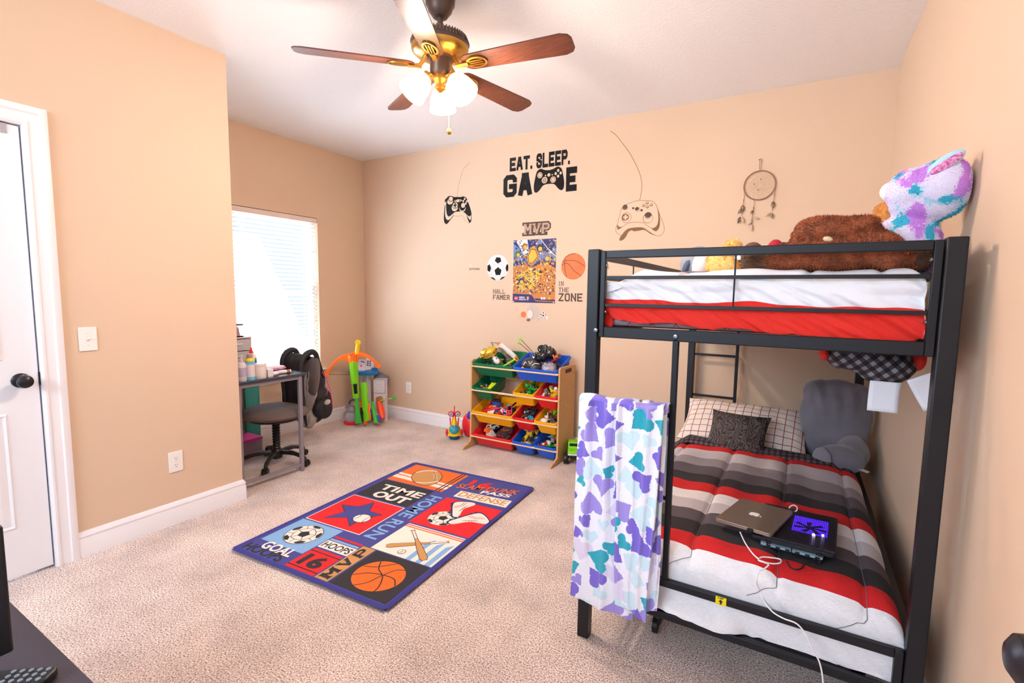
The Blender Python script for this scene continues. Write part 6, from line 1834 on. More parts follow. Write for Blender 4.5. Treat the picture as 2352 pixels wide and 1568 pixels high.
# --- toys on the floor by the shelf
hl = thing('toy_helicopter', 'red, yellow and teal toy helicopter with big round eyes beside the toy shelf', 'toy helicopter', (-2.705, 3.565, 0), R(37))
put('skids', MB().lathe([(.030, 0), (.046, .006), (.050, .018), (.040, .026)], n=24), mat('teal_plastic', (20, 100, 150), .3), hl)
vs, fs, ns = blob([((0, 0, .078), (.062, .078, .062)), ((0, .02, .13), (.030, .040, .05))], .006, 4)
put('cabin', MB().add(vs, fs), m_ye, hl, smooth=80)
put('windshield', MB().ell((0, -.022, .092), (.052, .066, .048)), mat('teal_glass', (40, 140, 164), .12, coat=.5), hl)
put('nose_trim', MB().tube([(.056 * math.sin(a), -.030 - .050 * math.cos(a), .050) for a in [R(-80 + 16 * k) for k in range(11)]], .007, 8), m_ye, hl)
put('tail', MB().tube(smoothline([(0, .02, .13), (0, .01, .19), (0, .02, .235)], 5), [.020, .020, .018, .018, .016, .016, .016, .016, .016, .016, .020], 12), m_rdp, hl)
put('mast', MB().cyl((0, .01, .235), (0, .01, .305), .005).cyl((-.040, 0, .20), (-.03, .0, .09), .006).cyl((.040, 0, .20), (.03, .0, .09), .006), m_rdp, hl)
put('beak', MB().tube([(0, -.02, .215), (0, -.035, .17), (0, -.04, .13)], [.006, .012, .010], 8), m_ye, hl)
for s_ in (-1, 1):
    e_ = put('eye', MB().ell((s_ * .030, -.004, .236), (.028, .022, .028)), m_rdp, hl)
    put('iris', MB().lathe([(.019, 0), (.017, .004), (.001, .005)], (s_ * .030, -.024, .236), axis=(0, -1, 0), n=18), mat('iris_blue', (120, 196, 220), .3), e_)
    put('pupil', MB().lathe([(.008, .004), (.006, .0075), (.001, .008)], (s_ * .030, -.024, .236), axis=(0, -1, 0), n=14), m_rdp, e_)
    put('side_pod', MB().ell((s_ * .070, 0, .060), (.012, .030, .032)), m_rdp, hl)
rt = thing('red_toy_shell', 'tall glossy red toy shell with blue top behind the left shelf panel', 'toy', (-2.625, 3.69, 0))
put('shell', MB().ell((0, 0, .115), (.075, .055, .115)), m_rdp, rt)
put('blue_cap', MB().ell((.022, -.008, .205), (.036, .038, .050)), m_blp, rt)
put('white_patch', MB().ell((-.052, -.030, .085), (.012, .012, .036), (0, R(-12), 0)), m_wt, rt)
mt = thing('monster_truck', 'lime green toy monster truck with black wheels beside the bunk bed', 'toy truck', (-1.515, 3.60, 0), R(22))
put('truck_body', MB().prism([(-.10, .078), (-.105, .110), (-.04, .122), (-.02, .165), (.06, .165), (.09, .125), (.13, .120), (.13, .078)], -.050, .050, 'yz'), m_lime, mt, bevel=.006)
put('windows', MB().bx(-.051, .051, -.012, .055, .130, .155).box((0, -.031, .143), (.075, .012, .026), (R(25), 0, 0)), m_black, mt)
put('grille', MB().bx(-.046, .046, -.109, -.104, .082, .094), m_wt, mt)
put('chassis', MB().bx(-.030, .030, -.09, .11, .045, .078), m_black, mt)
for x in (-.062, .062):
    for y in (-.065, .085):
        w = put('wheel', MB().lathe([(.020, -.019), (.036, -.019), (.040, -.012), (.040, .012), (.036, .019), (.020, .019)], (x, y, .040), axis=(1, 0, 0), n=26), m_black, mt)
        put('rim', MB().lathe([(.019, -.020), (.006, -.014), (.006, .014), (.019, .020)], (x, y, .040), axis=(1, 0, 0), n=18), m_gyp, w)
# ================================================================== TOY SHELF WITH TILTED BINS
m_mdf = mat('shelf_wood', (206, 160, 104), .6, var=.06, vscale=60)
m_dow = mat('dowel_wood', (238, 204, 152), .55)
SX0, SX1 = -2.447, -1.590
shelf = thing('toy_shelf', 'light wooden toy organiser with four rows of tilted plastic bins', 'toy shelf', ((SX0 + SX1) / 2, 3.6, 0))
prof = [(3.330, 0), (3.375, 0), (3.400, .004), (3.757, .004), (3.757, .762), (3.745, .777), (3.472, .777), (3.455, .764), (3.448, .100), (3.440, .055), (3.400, .036), (3.345, .024), (3.330, .012)]
for x in (SX0, SX1 - .015):
    q = put('side_panel', MB().prism([(y, z) for y, z in prof], x, x + .015, 'yz'), m_mdf, shelf, world=True, bevel=.002)
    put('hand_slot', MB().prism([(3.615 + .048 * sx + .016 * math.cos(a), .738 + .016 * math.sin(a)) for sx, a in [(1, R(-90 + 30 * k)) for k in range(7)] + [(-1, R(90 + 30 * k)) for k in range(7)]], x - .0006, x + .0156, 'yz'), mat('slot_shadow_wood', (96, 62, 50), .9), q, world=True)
    for k, (y, z) in enumerate([(3.47, .722), (3.715, .71), (3.47, .515), (3.70, .60), (3.47, .305), (3.70, .39), (3.47, .10), (3.70, .18)]):
        put('screw', MB().lathe([(.004, 0), (.004, .0012)], (x + .015 if x > -2 else x + .015, y, z), axis=(1, 0, 0), n=10), mat('screw_brass', (130, 100, 60), .4, metal=.8), q, world=True)
ROWZ = (.722, .512, .302, .100)
TILT = R(20)
for z in ROWZ:
    put('dowel', MB().cyl((SX0 + .015, 3.455, z), (SX1 - .015, 3.455, z), .0085, n=14), m_dow, shelf, world=True)
    zb_ = min(.762, z + .262 * math.sin(TILT) - .006)
    put('dowel', MB().cyl((SX0 + .015, 3.725, zb_), (SX1 - .015, 3.725, zb_), .0085, n=14), m_dow, shelf, world=True)
BC = {'green': (10, 104, 66), 'blue': (24, 88, 206), 'yellow': (248, 170, 16), 'red': (222, 30, 38)}
BINM = {k: mat('bin_' + k, c, .35) for k, c in BC.items()}
def rr2(w, d, r, n=4, ox=0, oy=0):
    o = []
    for cx, cy, a0 in ((w / 2 - r, d / 2 - r, 0), (-w / 2 + r, d / 2 - r, 90), (-w / 2 + r, -d / 2 + r, 180), (w / 2 - r, -d / 2 + r, 270)):
        for k in range(n + 1): o.append((ox + cx + r * math.cos(R(a0 + 90 * k / n)), oy + cy + r * math.sin(R(a0 + 90 * k / n))))
    return o
def bin_mesh(w, d=.292, h=.118):
    """open tote: rolled rim, tapered walls, floor"""
    rings = [(w, d, .016, -.014), (w, d, .016, .002), (w - .004, d - .004, .015, .006), (w - .016, d - .016, .014, .006), (w - .020, d - .020, .014, .002), (w - .052, d - .060, .020, -h + .003), ]
    rings_out = [(w - .016, d - .016, .014, -.014), (w - .016, d - .016, .014, -.015), (w - .048, d - .056, .022, -h)]
    mb = MB()
    vs = []; fs = []
    seq = [rings_out[2], rings_out[1], rings[0], rings[1], rings[2], rings[3], rings[4], rings[5]]
    for (a, b, r, z) in seq: vs += [(x, y, z) for x, y in rr2(a, b, r)]
    n = 20
    for i in range(len(seq) - 1):
        for k in range(n): fs.append((i * n + k, i * n + (k + 1) % n, (i + 1) * n + (k + 1) % n, (i + 1) * n + k))
    fs.append(tuple(range(n))[::-1]); fs.append(tuple((len(seq) - 1) * n + k for k in range(n)))
    return mb.add(vs, fs)
def make_bin(color, x0, x1, row, label):
    w = x1 - x0
    M = Matrix.Translation(((x0 + x1) / 2, 3.450, ROWZ[row] + .024)) @ Matrix.Rotation(TILT, 4, 'X') @ Matrix.Translation((0, .292 / 2 - .010, 0))
    o = put('storage_bin', bin_mesh(w - .004), BINM[color], smooth=35)
    o.matrix_basis = M
    tag(o, label, 'bin', 'plastic bins in the toy shelf')
    return M
g = 'plastic bins in the toy shelf'
xa, xb = SX0 + .018, SX1 - .018
W4 = (xb - xa) / 2; W2 = W4 / 2
B = {}
B['t1'] = make_bin('green', xa, xa + W4, 0, 'large green bin at the left of the top shelf row')
B['t2'] = make_bin('blue', xa + W4, xb, 0, 'large blue bin at the right of the top shelf row')
B['s1'] = make_bin('green', xa, xa + W2, 1, 'small green bin at the left of the second shelf row')
B['s3'] = make_bin('yellow', xa + 2 * W2, xa + 3 * W2, 1, 'small yellow bin in the second shelf row')
B['s4'] = make_bin('red', xa + 3 * W2, xb, 1, 'small red bin at the right of the second shelf row')
B['u1'] = make_bin('yellow', xa, xa + W4, 2, 'large yellow bin at the left of the third shelf row')
B['u3'] = make_bin('red', xa + 2 * W2, xa + 3 * W2, 2, 'small red bin in the third shelf row')
B['u4'] = make_bin('yellow', xa + 3 * W2, xb, 2, 'small yellow bin at the right of the third shelf row')
B['v1'] = make_bin('red', xa, xa + W4, 3, 'large red bin at the left of the bottom shelf row')
B['v3'] = make_bin('blue', xa + 2 * W2, xa + 3 * W2, 3, 'small blue bin in the middle of the bottom shelf row')
B['v4'] = make_bin('blue', xa + 3 * W2, xb, 3, 'small blue bin at the right of the bottom shelf row')

# ---- toy makers, each returns one thing with its parts; M places it
TR = random.Random(5)
def tm(n, c, **k): return mat('toy_' + n, c, .4, **k)
PAL = {'black': tm('black', (34, 30, 34)), 'white': tm('ivory', (232, 228, 226)), 'grey': tm('grey', (128, 124, 130)), 'green': tm('green', (30, 150, 56)), 'red': tm('red', (208, 40, 40)), 'yellow': tm('gold', (240, 196, 40)), 'orange': tm('orange', (246, 116, 36)),
       'blue': tm('blue', (36, 84, 180)), 'pink': tm('pink', (240, 30, 130)), 'brown': tm('brown', (120, 80, 56)), 'teal': tm('teal', (40, 170, 190)), 'lime': tm('lime', (150, 220, 40)), 'silver': tm('silver', (170, 168, 174), metal=.6), 'dark': tm('dark', (62, 54, 60)), 'note': tm('note', (226, 240, 30)), 'tan': tm('tan', (214, 184, 120)), 'salmon': tm('salmon', (232, 120, 84))}
def toy(name, label, M, parts, cat='toy', group=None):
    t = bpy.data.objects.new(name, None); COL.objects.link(t); t.matrix_basis = M; t.empty_display_size = .03
    tag(t, label, cat, group)
    for nm, mb, c in parts:
        put(nm, mb, PAL[c] if isinstance(c, str) else c, t)
    return t
def at(b, x, y, z, rx=0, ry=0, rz=0): return B[b] @ Matrix.Translation((x, y, z)) @ Euler((R(rx), R(ry), R(rz))).to_matrix().to_4x4()
def figure(c1, c2, c3, s=1.0, pose=0):
    a = .3 * math.sin(pose * 2.1)
    return [('torso', MB().box((0, 0, .022 * s), (.022 * s, .014 * s, .024 * s), None, 1.25).box((0, 0, .006 * s), (.020 * s, .014 * s, .010 * s)), c1),
            ('head', MB().ell((0, 0, .044 * s), (.009 * s, .009 * s, .011 * s)), c2),
            ('arm', MB().tube([(.014 * s, 0, .032 * s), (.024 * s, .006 * s, (.022 + .01 * a) * s), (.026 * s, .016 * s, .014 * s)], .0045 * s, 7), c1),
            ('arm', MB().tube([(-.014 * s, 0, .032 * s), (-.024 * s, -.004 * s, .026 * s), (-.030 * s, .010 * s, (.034 + .01 * a) * s)], .0045 * s, 7), c1),
            ('leg', MB().tube([(.006 * s, 0, .004 * s), (.009 * s, .004 * s, -.014 * s), (.010 * s, .0, -.030 * s)], .0055 * s, 7), c3),
            ('leg', MB().tube([(-.006 * s, 0, .004 * s), (-.012 * s, -.004 * s, -.013 * s), (-.012 * s, .004 * s, -.029 * s)], .0055 * s, 7), c3)]
def car(c, s=1.0, c2='black'):
    b = [('car_body', MB().prism([(-.034 * s, .006 * s), (-.034 * s, .016 * s), (-.018 * s, .019 * s), (-.010 * s, .028 * s), (.014 * s, .028 * s), (.024 * s, .018 * s), (.035 * s, .016 * s), (.035 * s, .006 * s)], -.015 * s, .015 * s, 'yz'), c)]
    b.append(('window', MB().bx(-.0153 * s, .0153 * s, -.008 * s, .012 * s, .0195 * s, .0262 * s), c2))
    for x in (-.016, .016):
        for y in (-.022, .022): b.append(('wheel', MB().cyl(((x - .004) * s, y * s, .006 * s), ((x + .004) * s, y * s, .006 * s), .0075 * s, n=14), 'black'))
    return b
def brick(c, s=1.0):
    mb = MB().box((0, 0, .006 * s), (.034 * s, .018 * s, .012 * s))
    for x in (-.0125, -.0042, .0042, .0125):
        for y in (-.0045, .0045): mb.lathe([(.0026 * s, .012 * s), (.0026 * s, .0145 * s)], (x * s, y * s, 0), n=8)
    return [('brick_body', mb, c)]
def wheelpc(c, s=1.0): return [('tyre', MB().lathe([(.008 * s, -.006 * s), (.016 * s, -.006 * s), (.018 * s, 0), (.016 * s, .006 * s), (.008 * s, .006 * s)], n=18), 'black'), ('hub', MB().lathe([(.008 * s, -.004 * s), (.003 * s, -.006 * s), (.003 * s, .006 * s), (.008 * s, .004 * s)], n=12), c)]
def heap(b, w, cols, kinds, n, label, group, zb=-.100, zt=-.060, smin=.95, smax=1.35, yr=(-.115, .10)):
    """loose small toys filling the low front of a bin; every piece its own object"""
    spots = []
    for k in range(n):
        for _ in range(40):
            x = TR.uniform(-w / 2 + .040, w / 2 - .040); y = TR.uniform(-.072, .085)
            z = TR.uniform(-.078, zt)
            if all((x - a) ** 2 + (y - b_) ** 2 + (z - c_) ** 2 > .034 ** 2 for a, b_, c_ in spots): break
        else: continue
        spots.append((x, y, z))
        kind = TR.choice(kinds); s = TR.uniform(smin, smax)
        c = TR.choice(cols); c2 = TR.choice(cols)
        M = at(b, x, y, z, TR.uniform(-70, 70), TR.uniform(-40, 40), TR.uniform(0, 360))
        if kind == 'figure': toy('toy_figure', label, M, figure(c, c2, TR.choice(cols), s, k), 'toy', group)
        elif kind == 'car': toy('toy_car', label, M, car(c, s), 'toy', group)
        elif kind == 'brick': toy('toy_brick', label, M, brick(c, s), 'toy', group)
        else: toy('toy_yoyo', label, M, wheelpc(c, s), 'toy', group)  # loose toy wheel: a tyre on its hub
wS, wL = W2 - .03, W4 - .03
heap('t1', wL, ['black', 'silver', 'dark', 'grey', 'green'], ['wheel', 'figure', 'brick', 'car'], 20, 'small dark toy piece loose in the large green top bin', 'loose pieces in the large green bin')
heap('t2', wL, ['black', 'dark', 'grey', 'brown'], ['wheel', 'brick', 'figure', 'car'], 16, 'small dark toy piece loose in the large blue top bin', 'loose pieces in the large blue bin')
heap('s1', wS, ['dark', 'salmon', 'silver', 'green', 'blue'], ['figure', 'wheel', 'brick'], 9, 'small toy piece in the small green bin of the second row', 'loose pieces in the small green bin')
heap('s3', wS, ['green', 'green', 'black', 'black', 'red', 'white'], ['figure', 'figure', 'wheel', 'brick'], 16, 'small green or black toy piece in the small yellow bin of row two', 'loose pieces in the second row yellow bin', zt=-.045)
heap('s4', wS, ['yellow', 'yellow', 'brown', 'grey', 'white', 'silver'], ['figure', 'figure', 'wheel', 'car'], 14, 'small yellow or grey toy piece in the small red bin of row two', 'loose pieces in the second row red bin', zt=-.045)
heap('u1', wL, ['blue', 'red', 'white', 'green', 'orange', 'dark', 'red'], ['figure', 'brick', 'wheel', 'car'], 24, 'small bright toy piece in the large yellow bin', 'loose pieces in the large yellow bin', zt=-.038)
heap('u3', wS, ['black', 'dark', 'brown', 'dark', 'silver', 'black'], ['figure', 'wheel', 'car', 'wheel'], 22, 'small dark toy piece in the red bin of the third row', 'loose pieces in the third row red bin', zt=-.038)
heap('u4', wS, ['black', 'white', 'orange', 'dark', 'brown', 'lime'], ['figure', 'wheel', 'car'], 18, 'small dark or pale toy piece in the yellow bin at the right of row three', 'loose pieces in the third row small yellow bin', zt=-.042)
heap('v1', wL, ['dark', 'grey', 'red', 'black', 'dark'], ['car', 'wheel', 'brick', 'figure'], 18, 'small dark toy piece loose in the large red bottom bin', 'loose pieces in the large red bin', zt=-.050)
heap('v3', wS, ['black', 'dark', 'blue', 'silver'], ['wheel', 'figure', 'car'], 8, 'small dark toy piece in the middle blue bottom bin', 'loose pieces in the middle blue bin')
heap('v4', wS, ['dark', 'white', 'orange', 'green', 'red', 'brown', 'lime'], ['figure', 'wheel', 'brick', 'car'], 18, 'small mixed toy piece in the right blue bottom bin', 'loose pieces in the right blue bin', zt=-.045)

# --- the larger toys one can tell apart
m_gold = mat('gold_chrome', (226, 186, 70), .22, metal=.85)
def heli(c):
    return [('fuselage', MB().ell((0, 0, .020), (.030, .050, .026), n=20, m=12), c), ('tail_boom', MB().tube([(0, .04, .024), (0, .13, .034)], [.014, .006], 10), c), ('tail_fin', MB().box((0, .128, .046), (.004, .018, .030)), c),
            ('skid', MB().tube([(-.026, -.035, -.012), (-.026, .035, -.012)], .003, 8).tube([(-.026, 0, -.012), (-.018, 0, .004)], .0025, 6), 'black'), ('skid', MB().tube([(.026, -.035, -.012), (.026, .035, -.012)], .003, 8).tube([(.026, 0, -.012), (.018, 0, .004)], .0025, 6), 'black'),
            ('windows', MB().box((.0235, -.010, .026), (.010, .022, .010)).box((-.0235, -.010, .026), (.010, .022, .010)), 'black'), ('rotor_blade', MB().box((0, 0, .050), (.010, .150, .002)).cyl((0, 0, .04), (0, 0, .052), .004), 'dark')]
toy('toy_helicopter', 'white toy helicopter lying on top of the large green bin', at('t1', .005, -.095, .010, 12, 70, 66), heli('white'), 'toy helicopter')
vs, fs, ns = blob([((0, 0, 0), (.085, .050, .055))], .006, 2)
hm = toy('gold_helmet', 'shiny gold toy helmet with a brown cape in the large green bin', at('t1', -.085, -.01, .040, 10, -14, 20), [
    ('shell', MB().grid(26, 12, lambda u, v: ((.080 + .006 * math.sin(u * 44)) * math.cos(PI * (u * 1.1 - .05)) * math.cos(v * 1.4), -.065 * math.sin(PI * (u * 1.1 - .05)) * math.cos(v * 1.35), .062 * math.sin(v * 1.5) + .010)), m_gold),
    ('visor_arch', MB().tube([(-.060 + .030 * math.cos(a), -.040 - .006 * math.sin(a), -.004 + .030 * math.sin(a)) for a in [PI * k / 10 for k in range(11)]], .006, 8).tube([(.012 + .036 * math.cos(a), -.052, -.010 + .042 * math.sin(a)) for a in [PI * k / 10 for k in range(11)]], .006, 8), m_gold),
    ('rim', MB().tube([(.080 * math.cos(PI * k / 16), -.065 * math.sin(PI * k / 16), .008) for k in range(17)], .007, 8), m_gold),
    ('rivet', MB().ell((-.072, -.028, .020), .006).ell((-.03, -.058, .030), .004).ell((.03, -.058, .030), .004), 'silver')], 'toy helmet')
toy('toy_cape', 'stiff dark brown toy cape slanting across the large green bin', at('t1', .060, .02, .035, 0, 38, 10), [('cloth', MB().grid(12, 10, lambda u, v: ((u - .5) * .17, -.05 + v * .09, .016 * math.sin(u * 5) + .022 * math.sin(v * 3.0))), mat('cape_brown', (112, 98, 84), .6, var=.4, vscale=40))])
toy('toy_blaster', 'white toy blaster with orange ends lying across the large green bin', at('t1', .085, .015, .070, 0, 36, -6), [
    ('barrel', MB().box((0, 0, 0), (.175, .030, .026)), 'white'), ('top_rail', MB().box((.0, 0, .018), (.120, .012, .010)), 'white'), ('front_tip', MB().cyl((-.088, 0, .004), (-.112, 0, .004), .011), 'orange'),
    ('trigger_guard', MB().tube([(.105 + .020 * math.cos(2 * PI * k / 14), 0, -.012 + .020 * math.sin(2 * PI * k / 14)) for k in range(14)], .005, 8, closed=True).box((.088, 0, -.004), (.020, .028, .034)), 'orange')], 'toy blaster')
toy('toy_bow', 'tiny black toy bow standing on the gold helmet', at('t1', -.060, .05, .115, 0, -8, 0), [('frame', MB().tube([(-.040, 0, .012), (.0, 0, .004), (.035, 0, 0)], .003, 6).tube([(-.028, 0, .008), (-.030, 0, -.035)], .003, 6).tube([(-.02, 0, -.01), (-.012, 0, -.022)], .002, 6).tube([(.028, 0, 0), (.026, 0, -.022)], .003, 6), 'dark')])
toy('toy_sword', 'yellow green toy sword lying at the right of the large green bin', at('t1', .130, -.05, -.005, 0, 0, 0), [('blade', MB().tube([(-.05, -.055, -.018), (.03, .045, .012)], [.006, .009], 6), 'lime'), ('hilt', MB().tube([(.020, .050, .012), (.045, .030, .012)], .005, 6), 'tan')])
toy('toy_part', 'orange toy part showing below the gold helmet', at('t1', -.01, -.02, -.02, 0, 20, 20), [('bar', MB().box((0, 0, 0), (.060, .018, .018)).box((.02, 0, .012), (.02, .014, .01)), 'orange')])
# black masks
m_gl = mat('gloss_black', (20, 19, 22), .16, coat=.6)
vs, fs, ns = blob([((.035, 0, 0), (.060, .050, .050)), ((-.010, 0, .006), (.058, .046, .044)), ((-.052, 0, .012), (.028, .030, .030)), ((-.008, 0, .048), (.020, .012, .022), (0, R(-25), 0)), ((-.040, 0, .040), (.011, .020, .012)), ((-.055, 0, .036), (.009, .018, .010)), ((.022, -.018, .040), (.014, .016, .014)), ((.022, .018, .040), (.014, .016, .014)), ((.055, 0, .045), (.014, .014, .014))], .005, 7)
eye = [(.008 + .017 * math.cos(2 * PI * k / 16), -.040 + .004 * math.cos(2 * PI * k / 16), .026 + .013 * math.sin(2 * PI * k / 16)) for k in range(16)]
toy('toy_mask', 'glossy black plastic face mask, uppermost on the large blue bin', at('t2', .030, .040, .078, 0, 16, 0), [('face_shell', MB().add(vs, fs), m_gl), ('eye_ring', MB().tube(eye, .0035, 6, closed=True), m_gl), ('eye_hollow', MB().ell((.008, -.042, .026), (.014, .004, .010)), 'dark'),
    ('mouth', MB().tube([(-.049, -.018, .036), (-.049, 0, .046), (-.049, .018, .036)], .003, 6), 'dark'), ('jaw_ridge', MB().tube(smoothline([(.050, -.050, .010), (.010, -.050, -.012), (-.040, -.034, .0), (-.066, -.018, .022)], 5), .005, 8), m_gl)], 'toy mask')
toy('toy_mask', 'second glossy black mask lying below the uppermost one in the blue bin', at('t2', -.015, .0, .040, 0, -22, 14), [('face_shell', MB().add([(x * .9, y * .9, z * .9) for x, y, z in vs], fs), m_gl), ('eye_ring', MB().tube([(x * .9, y * .9 - .002, z * .9) for x, y, z in eye], .0035, 6, closed=True), m_gl)], 'toy mask')
vs, fs, ns = blob([((0, 0, 0), (.085, .070, .060)), ((.03, -.02, -.02), (.07, .06, .05))], .008, 3)
toy('toy_helmet', 'round dark helmet with white zigzag stripes in the large blue bin', at('t2', -.085, -.035, -.012, 0, 0, 10), [('shell', MB().add(vs, fs), mat('helmet_dark', (52, 48, 54), .4)),
    ('stripe', MB().tube([(-.045, -.060, .026), (-.030, -.045, .048), (-.018, -.058, .040)], .0035, 6), 'white'), ('stripe', MB().tube([(0, -.045, .052), (.012, -.060, .034), (.030, -.040, .052)], .0035, 6), 'white'), ('stripe', MB().tube([(.030, -.068, .024), (.052, -.050, .036), (.085, -.040, .024)], .0035, 6), 'white'),
    ('badge', MB().ell((-.058, -.058, -.004), (.012, .006, .012)), 'yellow')], 'toy helmet')
pbg = toy('plastic_bag', 'clear crumpled plastic bag of toys at the front of the large blue bin', at('t2', .095, -.070, -.015, 0, 0, 0), [
    ('bag_film', MB().grid(22, 12, lambda u, v: ((.062 + .010 * nz(u * 9, v * 5)) * math.cos(2 * PI * u) * math.cos((v - .45) * 2.1), (.045 + .010 * nz(u * 9 + 3, v * 6)) * math.sin(2 * PI * u) * math.cos((v - .45) * 2.1), (v - .45) * .105 + .010 * nz(u * 12, v * 9)), closed_u=True), mat('bag_film', (214, 206, 222), .15, alpha=.38, bump=2, bscale=90)),
    ('white_contents', MB().box((-.026, -.004, -.012), (.040, .034, .036), (0, R(12), R(20))), 'white'), ('yellow_contents', MB().box((.030, -.016, -.010), (.030, .012, .034), (0, R(-8), 0)).box((.036, -.010, .012), (.034, .012, .008)), 'yellow')], 'plastic bag')
toy('toy_figure', 'reddish toy figure lying behind the plastic bag in the blue bin', at('t2', .105, .035, .015, 40, 20, 60), figure('salmon', 'brown', 'red', 1.5, 3))
for i, (dx, dz, lab) in enumerate(((-.020, .012, 'upper green tipped toy arrow poking out between the two top bins'), (-.045, -.016, 'lower green tipped toy arrow poking out between the two top bins'))):
    u0, v0 = ((1198, 781), (1195, 789))[i]
    tp = P(u0, v0, 'y', 3.60); e = B['t2'] @ Vector((-.03 + dx * .2, .02, .012 + dz * .2))
    a_ = thing('toy_arrow', lab, 'toy arrow', tuple(e))
    put('shaft', MB().tube([e, tp], .0035, 8), PAL['brown'], a_, world=True)
    put('suction_tip', MB().lathe([(.006, 0), (.007, .008), (.013, .016), (.013, .020)], tp, axis=(tp - e), n=16), PAL['lime'], a_, world=True)
# second row
toy('yellow_note', 'bright yellow paper slip in the small green bin', at('s1', .030, -.045, -.040, 22, 0, -8), [('paper', MB().grid(4, 6, lambda u, v: ((u - .5) * .052, (v - .5) * .115, .004 * math.sin(v * 3))), 'note')], 'paper')
toy('toy_stick', 'thin dark stick rising from the small green bin', at('s1', -.072, -.07, .0, 0, -10, 0), [('rod', MB().cyl((0, 0, -.05), (0, 0, .045), .0018, n=8), 'dark')])
toy('toy_figure', 'orange toy figure at the front of the small green bin', at('s1', -.030, -.065, -.050, 60, 0, 40), figure('salmon', 'salmon', 'orange', 1.1, 1))
toy('green_robot', 'chunky green toy robot on top of the second row yellow bin', at('s3', .020, .0, -.035, 40, 10, -30), figure('green', 'green', 'black', 2.0, 2))
toy('toy_figure', 'green toy figure lying at the left of the second row yellow bin', at('s3', -.030, -.05, -.040, 70, 0, 60), figure('green', 'green', 'black', 1.6, 4))
toy('yellow_robot', 'yellow toy figure lying along the front of the second row red bin', at('s4', .0, -.055, -.040, 80, 0, 80), figure('yellow', 'blue', 'yellow', 1.9, 5))
toy('toy_figure', 'yellow and white toy figure standing at the back of the second row red bin', at('s4', .055, -.03, -.035, 20, 0, 10), figure('yellow', 'white', 'yellow', 1.7, 6))
# third row
toy('toy_plane', 'blue and red toy plane lying in the large yellow bin', at('u1', -.070, -.050, -.030, 14, 8, -76), [('fuselage', MB().tube([(0, -.10, 0), (0, -.06, .006), (0, .04, .008), (0, .10, .004)], [.006, .018, .020, .010], 12), 'red'), ('wing', MB().prism([(-.095, .03), (-.07, .055), (.07, .055), (.095, .03), (.02, -.02), (-.02, -.02)], .006, .011), 'white'), ('tail_fin', MB().prism([(.07, 0), (.10, 0), (.105, .035), (.09, .035)], -.003, .003, 'yz', (0, 0, .006)), 'blue')], 'toy plane')
toy('toy_throne', 'blue toy seat with dark back standing in the large yellow bin', at('u1', -.035, .0, -.040, -16, 0, 0), [('seat_back', MB().prism([(-.032, 0), (-.042, .062), (-.034, .085), (.034, .085), (.042, .062), (.032, 0)], -.010, .010, 'xz'), 'blue'), ('seat', MB().box((0, -.030, .004), (.080, .060, .016)), 'blue'), ('head_rest', MB().box((0, -.002, .080), (.086, .026, .022)), 'black')])
toy('pink_frame', 'magenta toy frame of crossed bars in the large yellow bin', at('u1', .100, -.035, -.015, 30, 0, 18), [('bars', MB().tube([(-.035, -.055, 0), (.040, -.030, 0), (.035, .050, 0), (-.040, .030, 0)], .0045, 8, closed=True).tube([(-.045, .005, .004), (.045, -.005, .004)], .0045, 8).tube([(.0, -.045, .004), (-.005, .045, .004)], .0045, 8).tube([(-.035, -.055, 0), (-.06, -.075, 0)], .0045, 8), 'pink')])
toy('toy_track', 'black curved toy piece at the back right of the large yellow bin', at('u1', .125, .020, .0, 0, -24, 0), [('bar', MB().tube([(-.05, 0, 0), (0, .006, .006), (.045, .010, .018)], [.007, .008, .008], 8), 'black')])
toy('white_rabbit', 'white lumpy toy animal in the yellow bin at the right of row three', at('u4', -.045, -.060, -.035, 0, 0, 0), [('body', MB().ell((0, -.01, 0), (.034, .026, .024)), 'white'), ('head', MB().ell((.008, .026, .016), (.018, .018, .017)), 'white'), ('ear', MB().ell((.014, .045, .034), (.006, .010, .018)), 'white')])
toy('toy_car', 'teal toy car at the front of the third row red bin', at('u3', .035, -.070, -.040, 10, 10, 60), car('teal', 1.0))
toy('toy_ball', 'shiny round toy at the front of the third row red bin', at('u3', -.005, -.072, -.036, 0, 0, 0), [('ball', MB().ell((0, 0, 0), .016), 'silver'), ('band', MB().lathe([(.0165, -.003), (.0165, .003)], n=20), 'brown')])
# bottom row
def van(c, s, c2): return [('van_body', MB().prism([(-.050 * s, .008 * s), (-.050 * s, .026 * s), (-.034 * s, .030 * s), (-.026 * s, .046 * s), (.050 * s, .046 * s), (.052 * s, .008 * s)], -.022 * s, .022 * s, 'yz'), c), ('window', MB().bx(-.0225 * s, .0225 * s, -.024 * s, -.006 * s, .030 * s, .041 * s).bx(-.0225 * s, .0225 * s, .006 * s, .040 * s, .030 * s, .041 * s), c2)] + [('wheel', MB().cyl(((x - .005) * s, y * s, .009 * s), ((x + .005) * s, y * s, .009 * s), .011 * s, n=16), 'black') for x in (-.021, .021) for y in (-.032, .034)]
toy('toy_police_car', 'white and black toy police car in the large red bin', at('v1', -.085, .02, -.045, 14, -14, -64), van('white', 1.35, 'black'), 'toy car')
amb = toy('toy_ambulance', 'white and orange toy ambulance with a blue star at the front of the red bin', at('v1', -.060, -.082, -.028, -66, 0, -84), [('box_body', MB().bx(-.026, .026, -.030, .060, -.004, .046), 'white'), ('cab', MB().bx(-.025, .025, -.062, -.030, -.004, .034), 'orange')] + [('wheel', MB().cyl((x - .004, y, -.004), (x + .004, y, -.004), .010, n=14), 'black') for x in (-.022, .022) for y in (-.045, .035)], 'toy ambulance')
F = Flat((.0262, .038, .021), (0, 1, 0), (0, 0, 1), step=.0003)
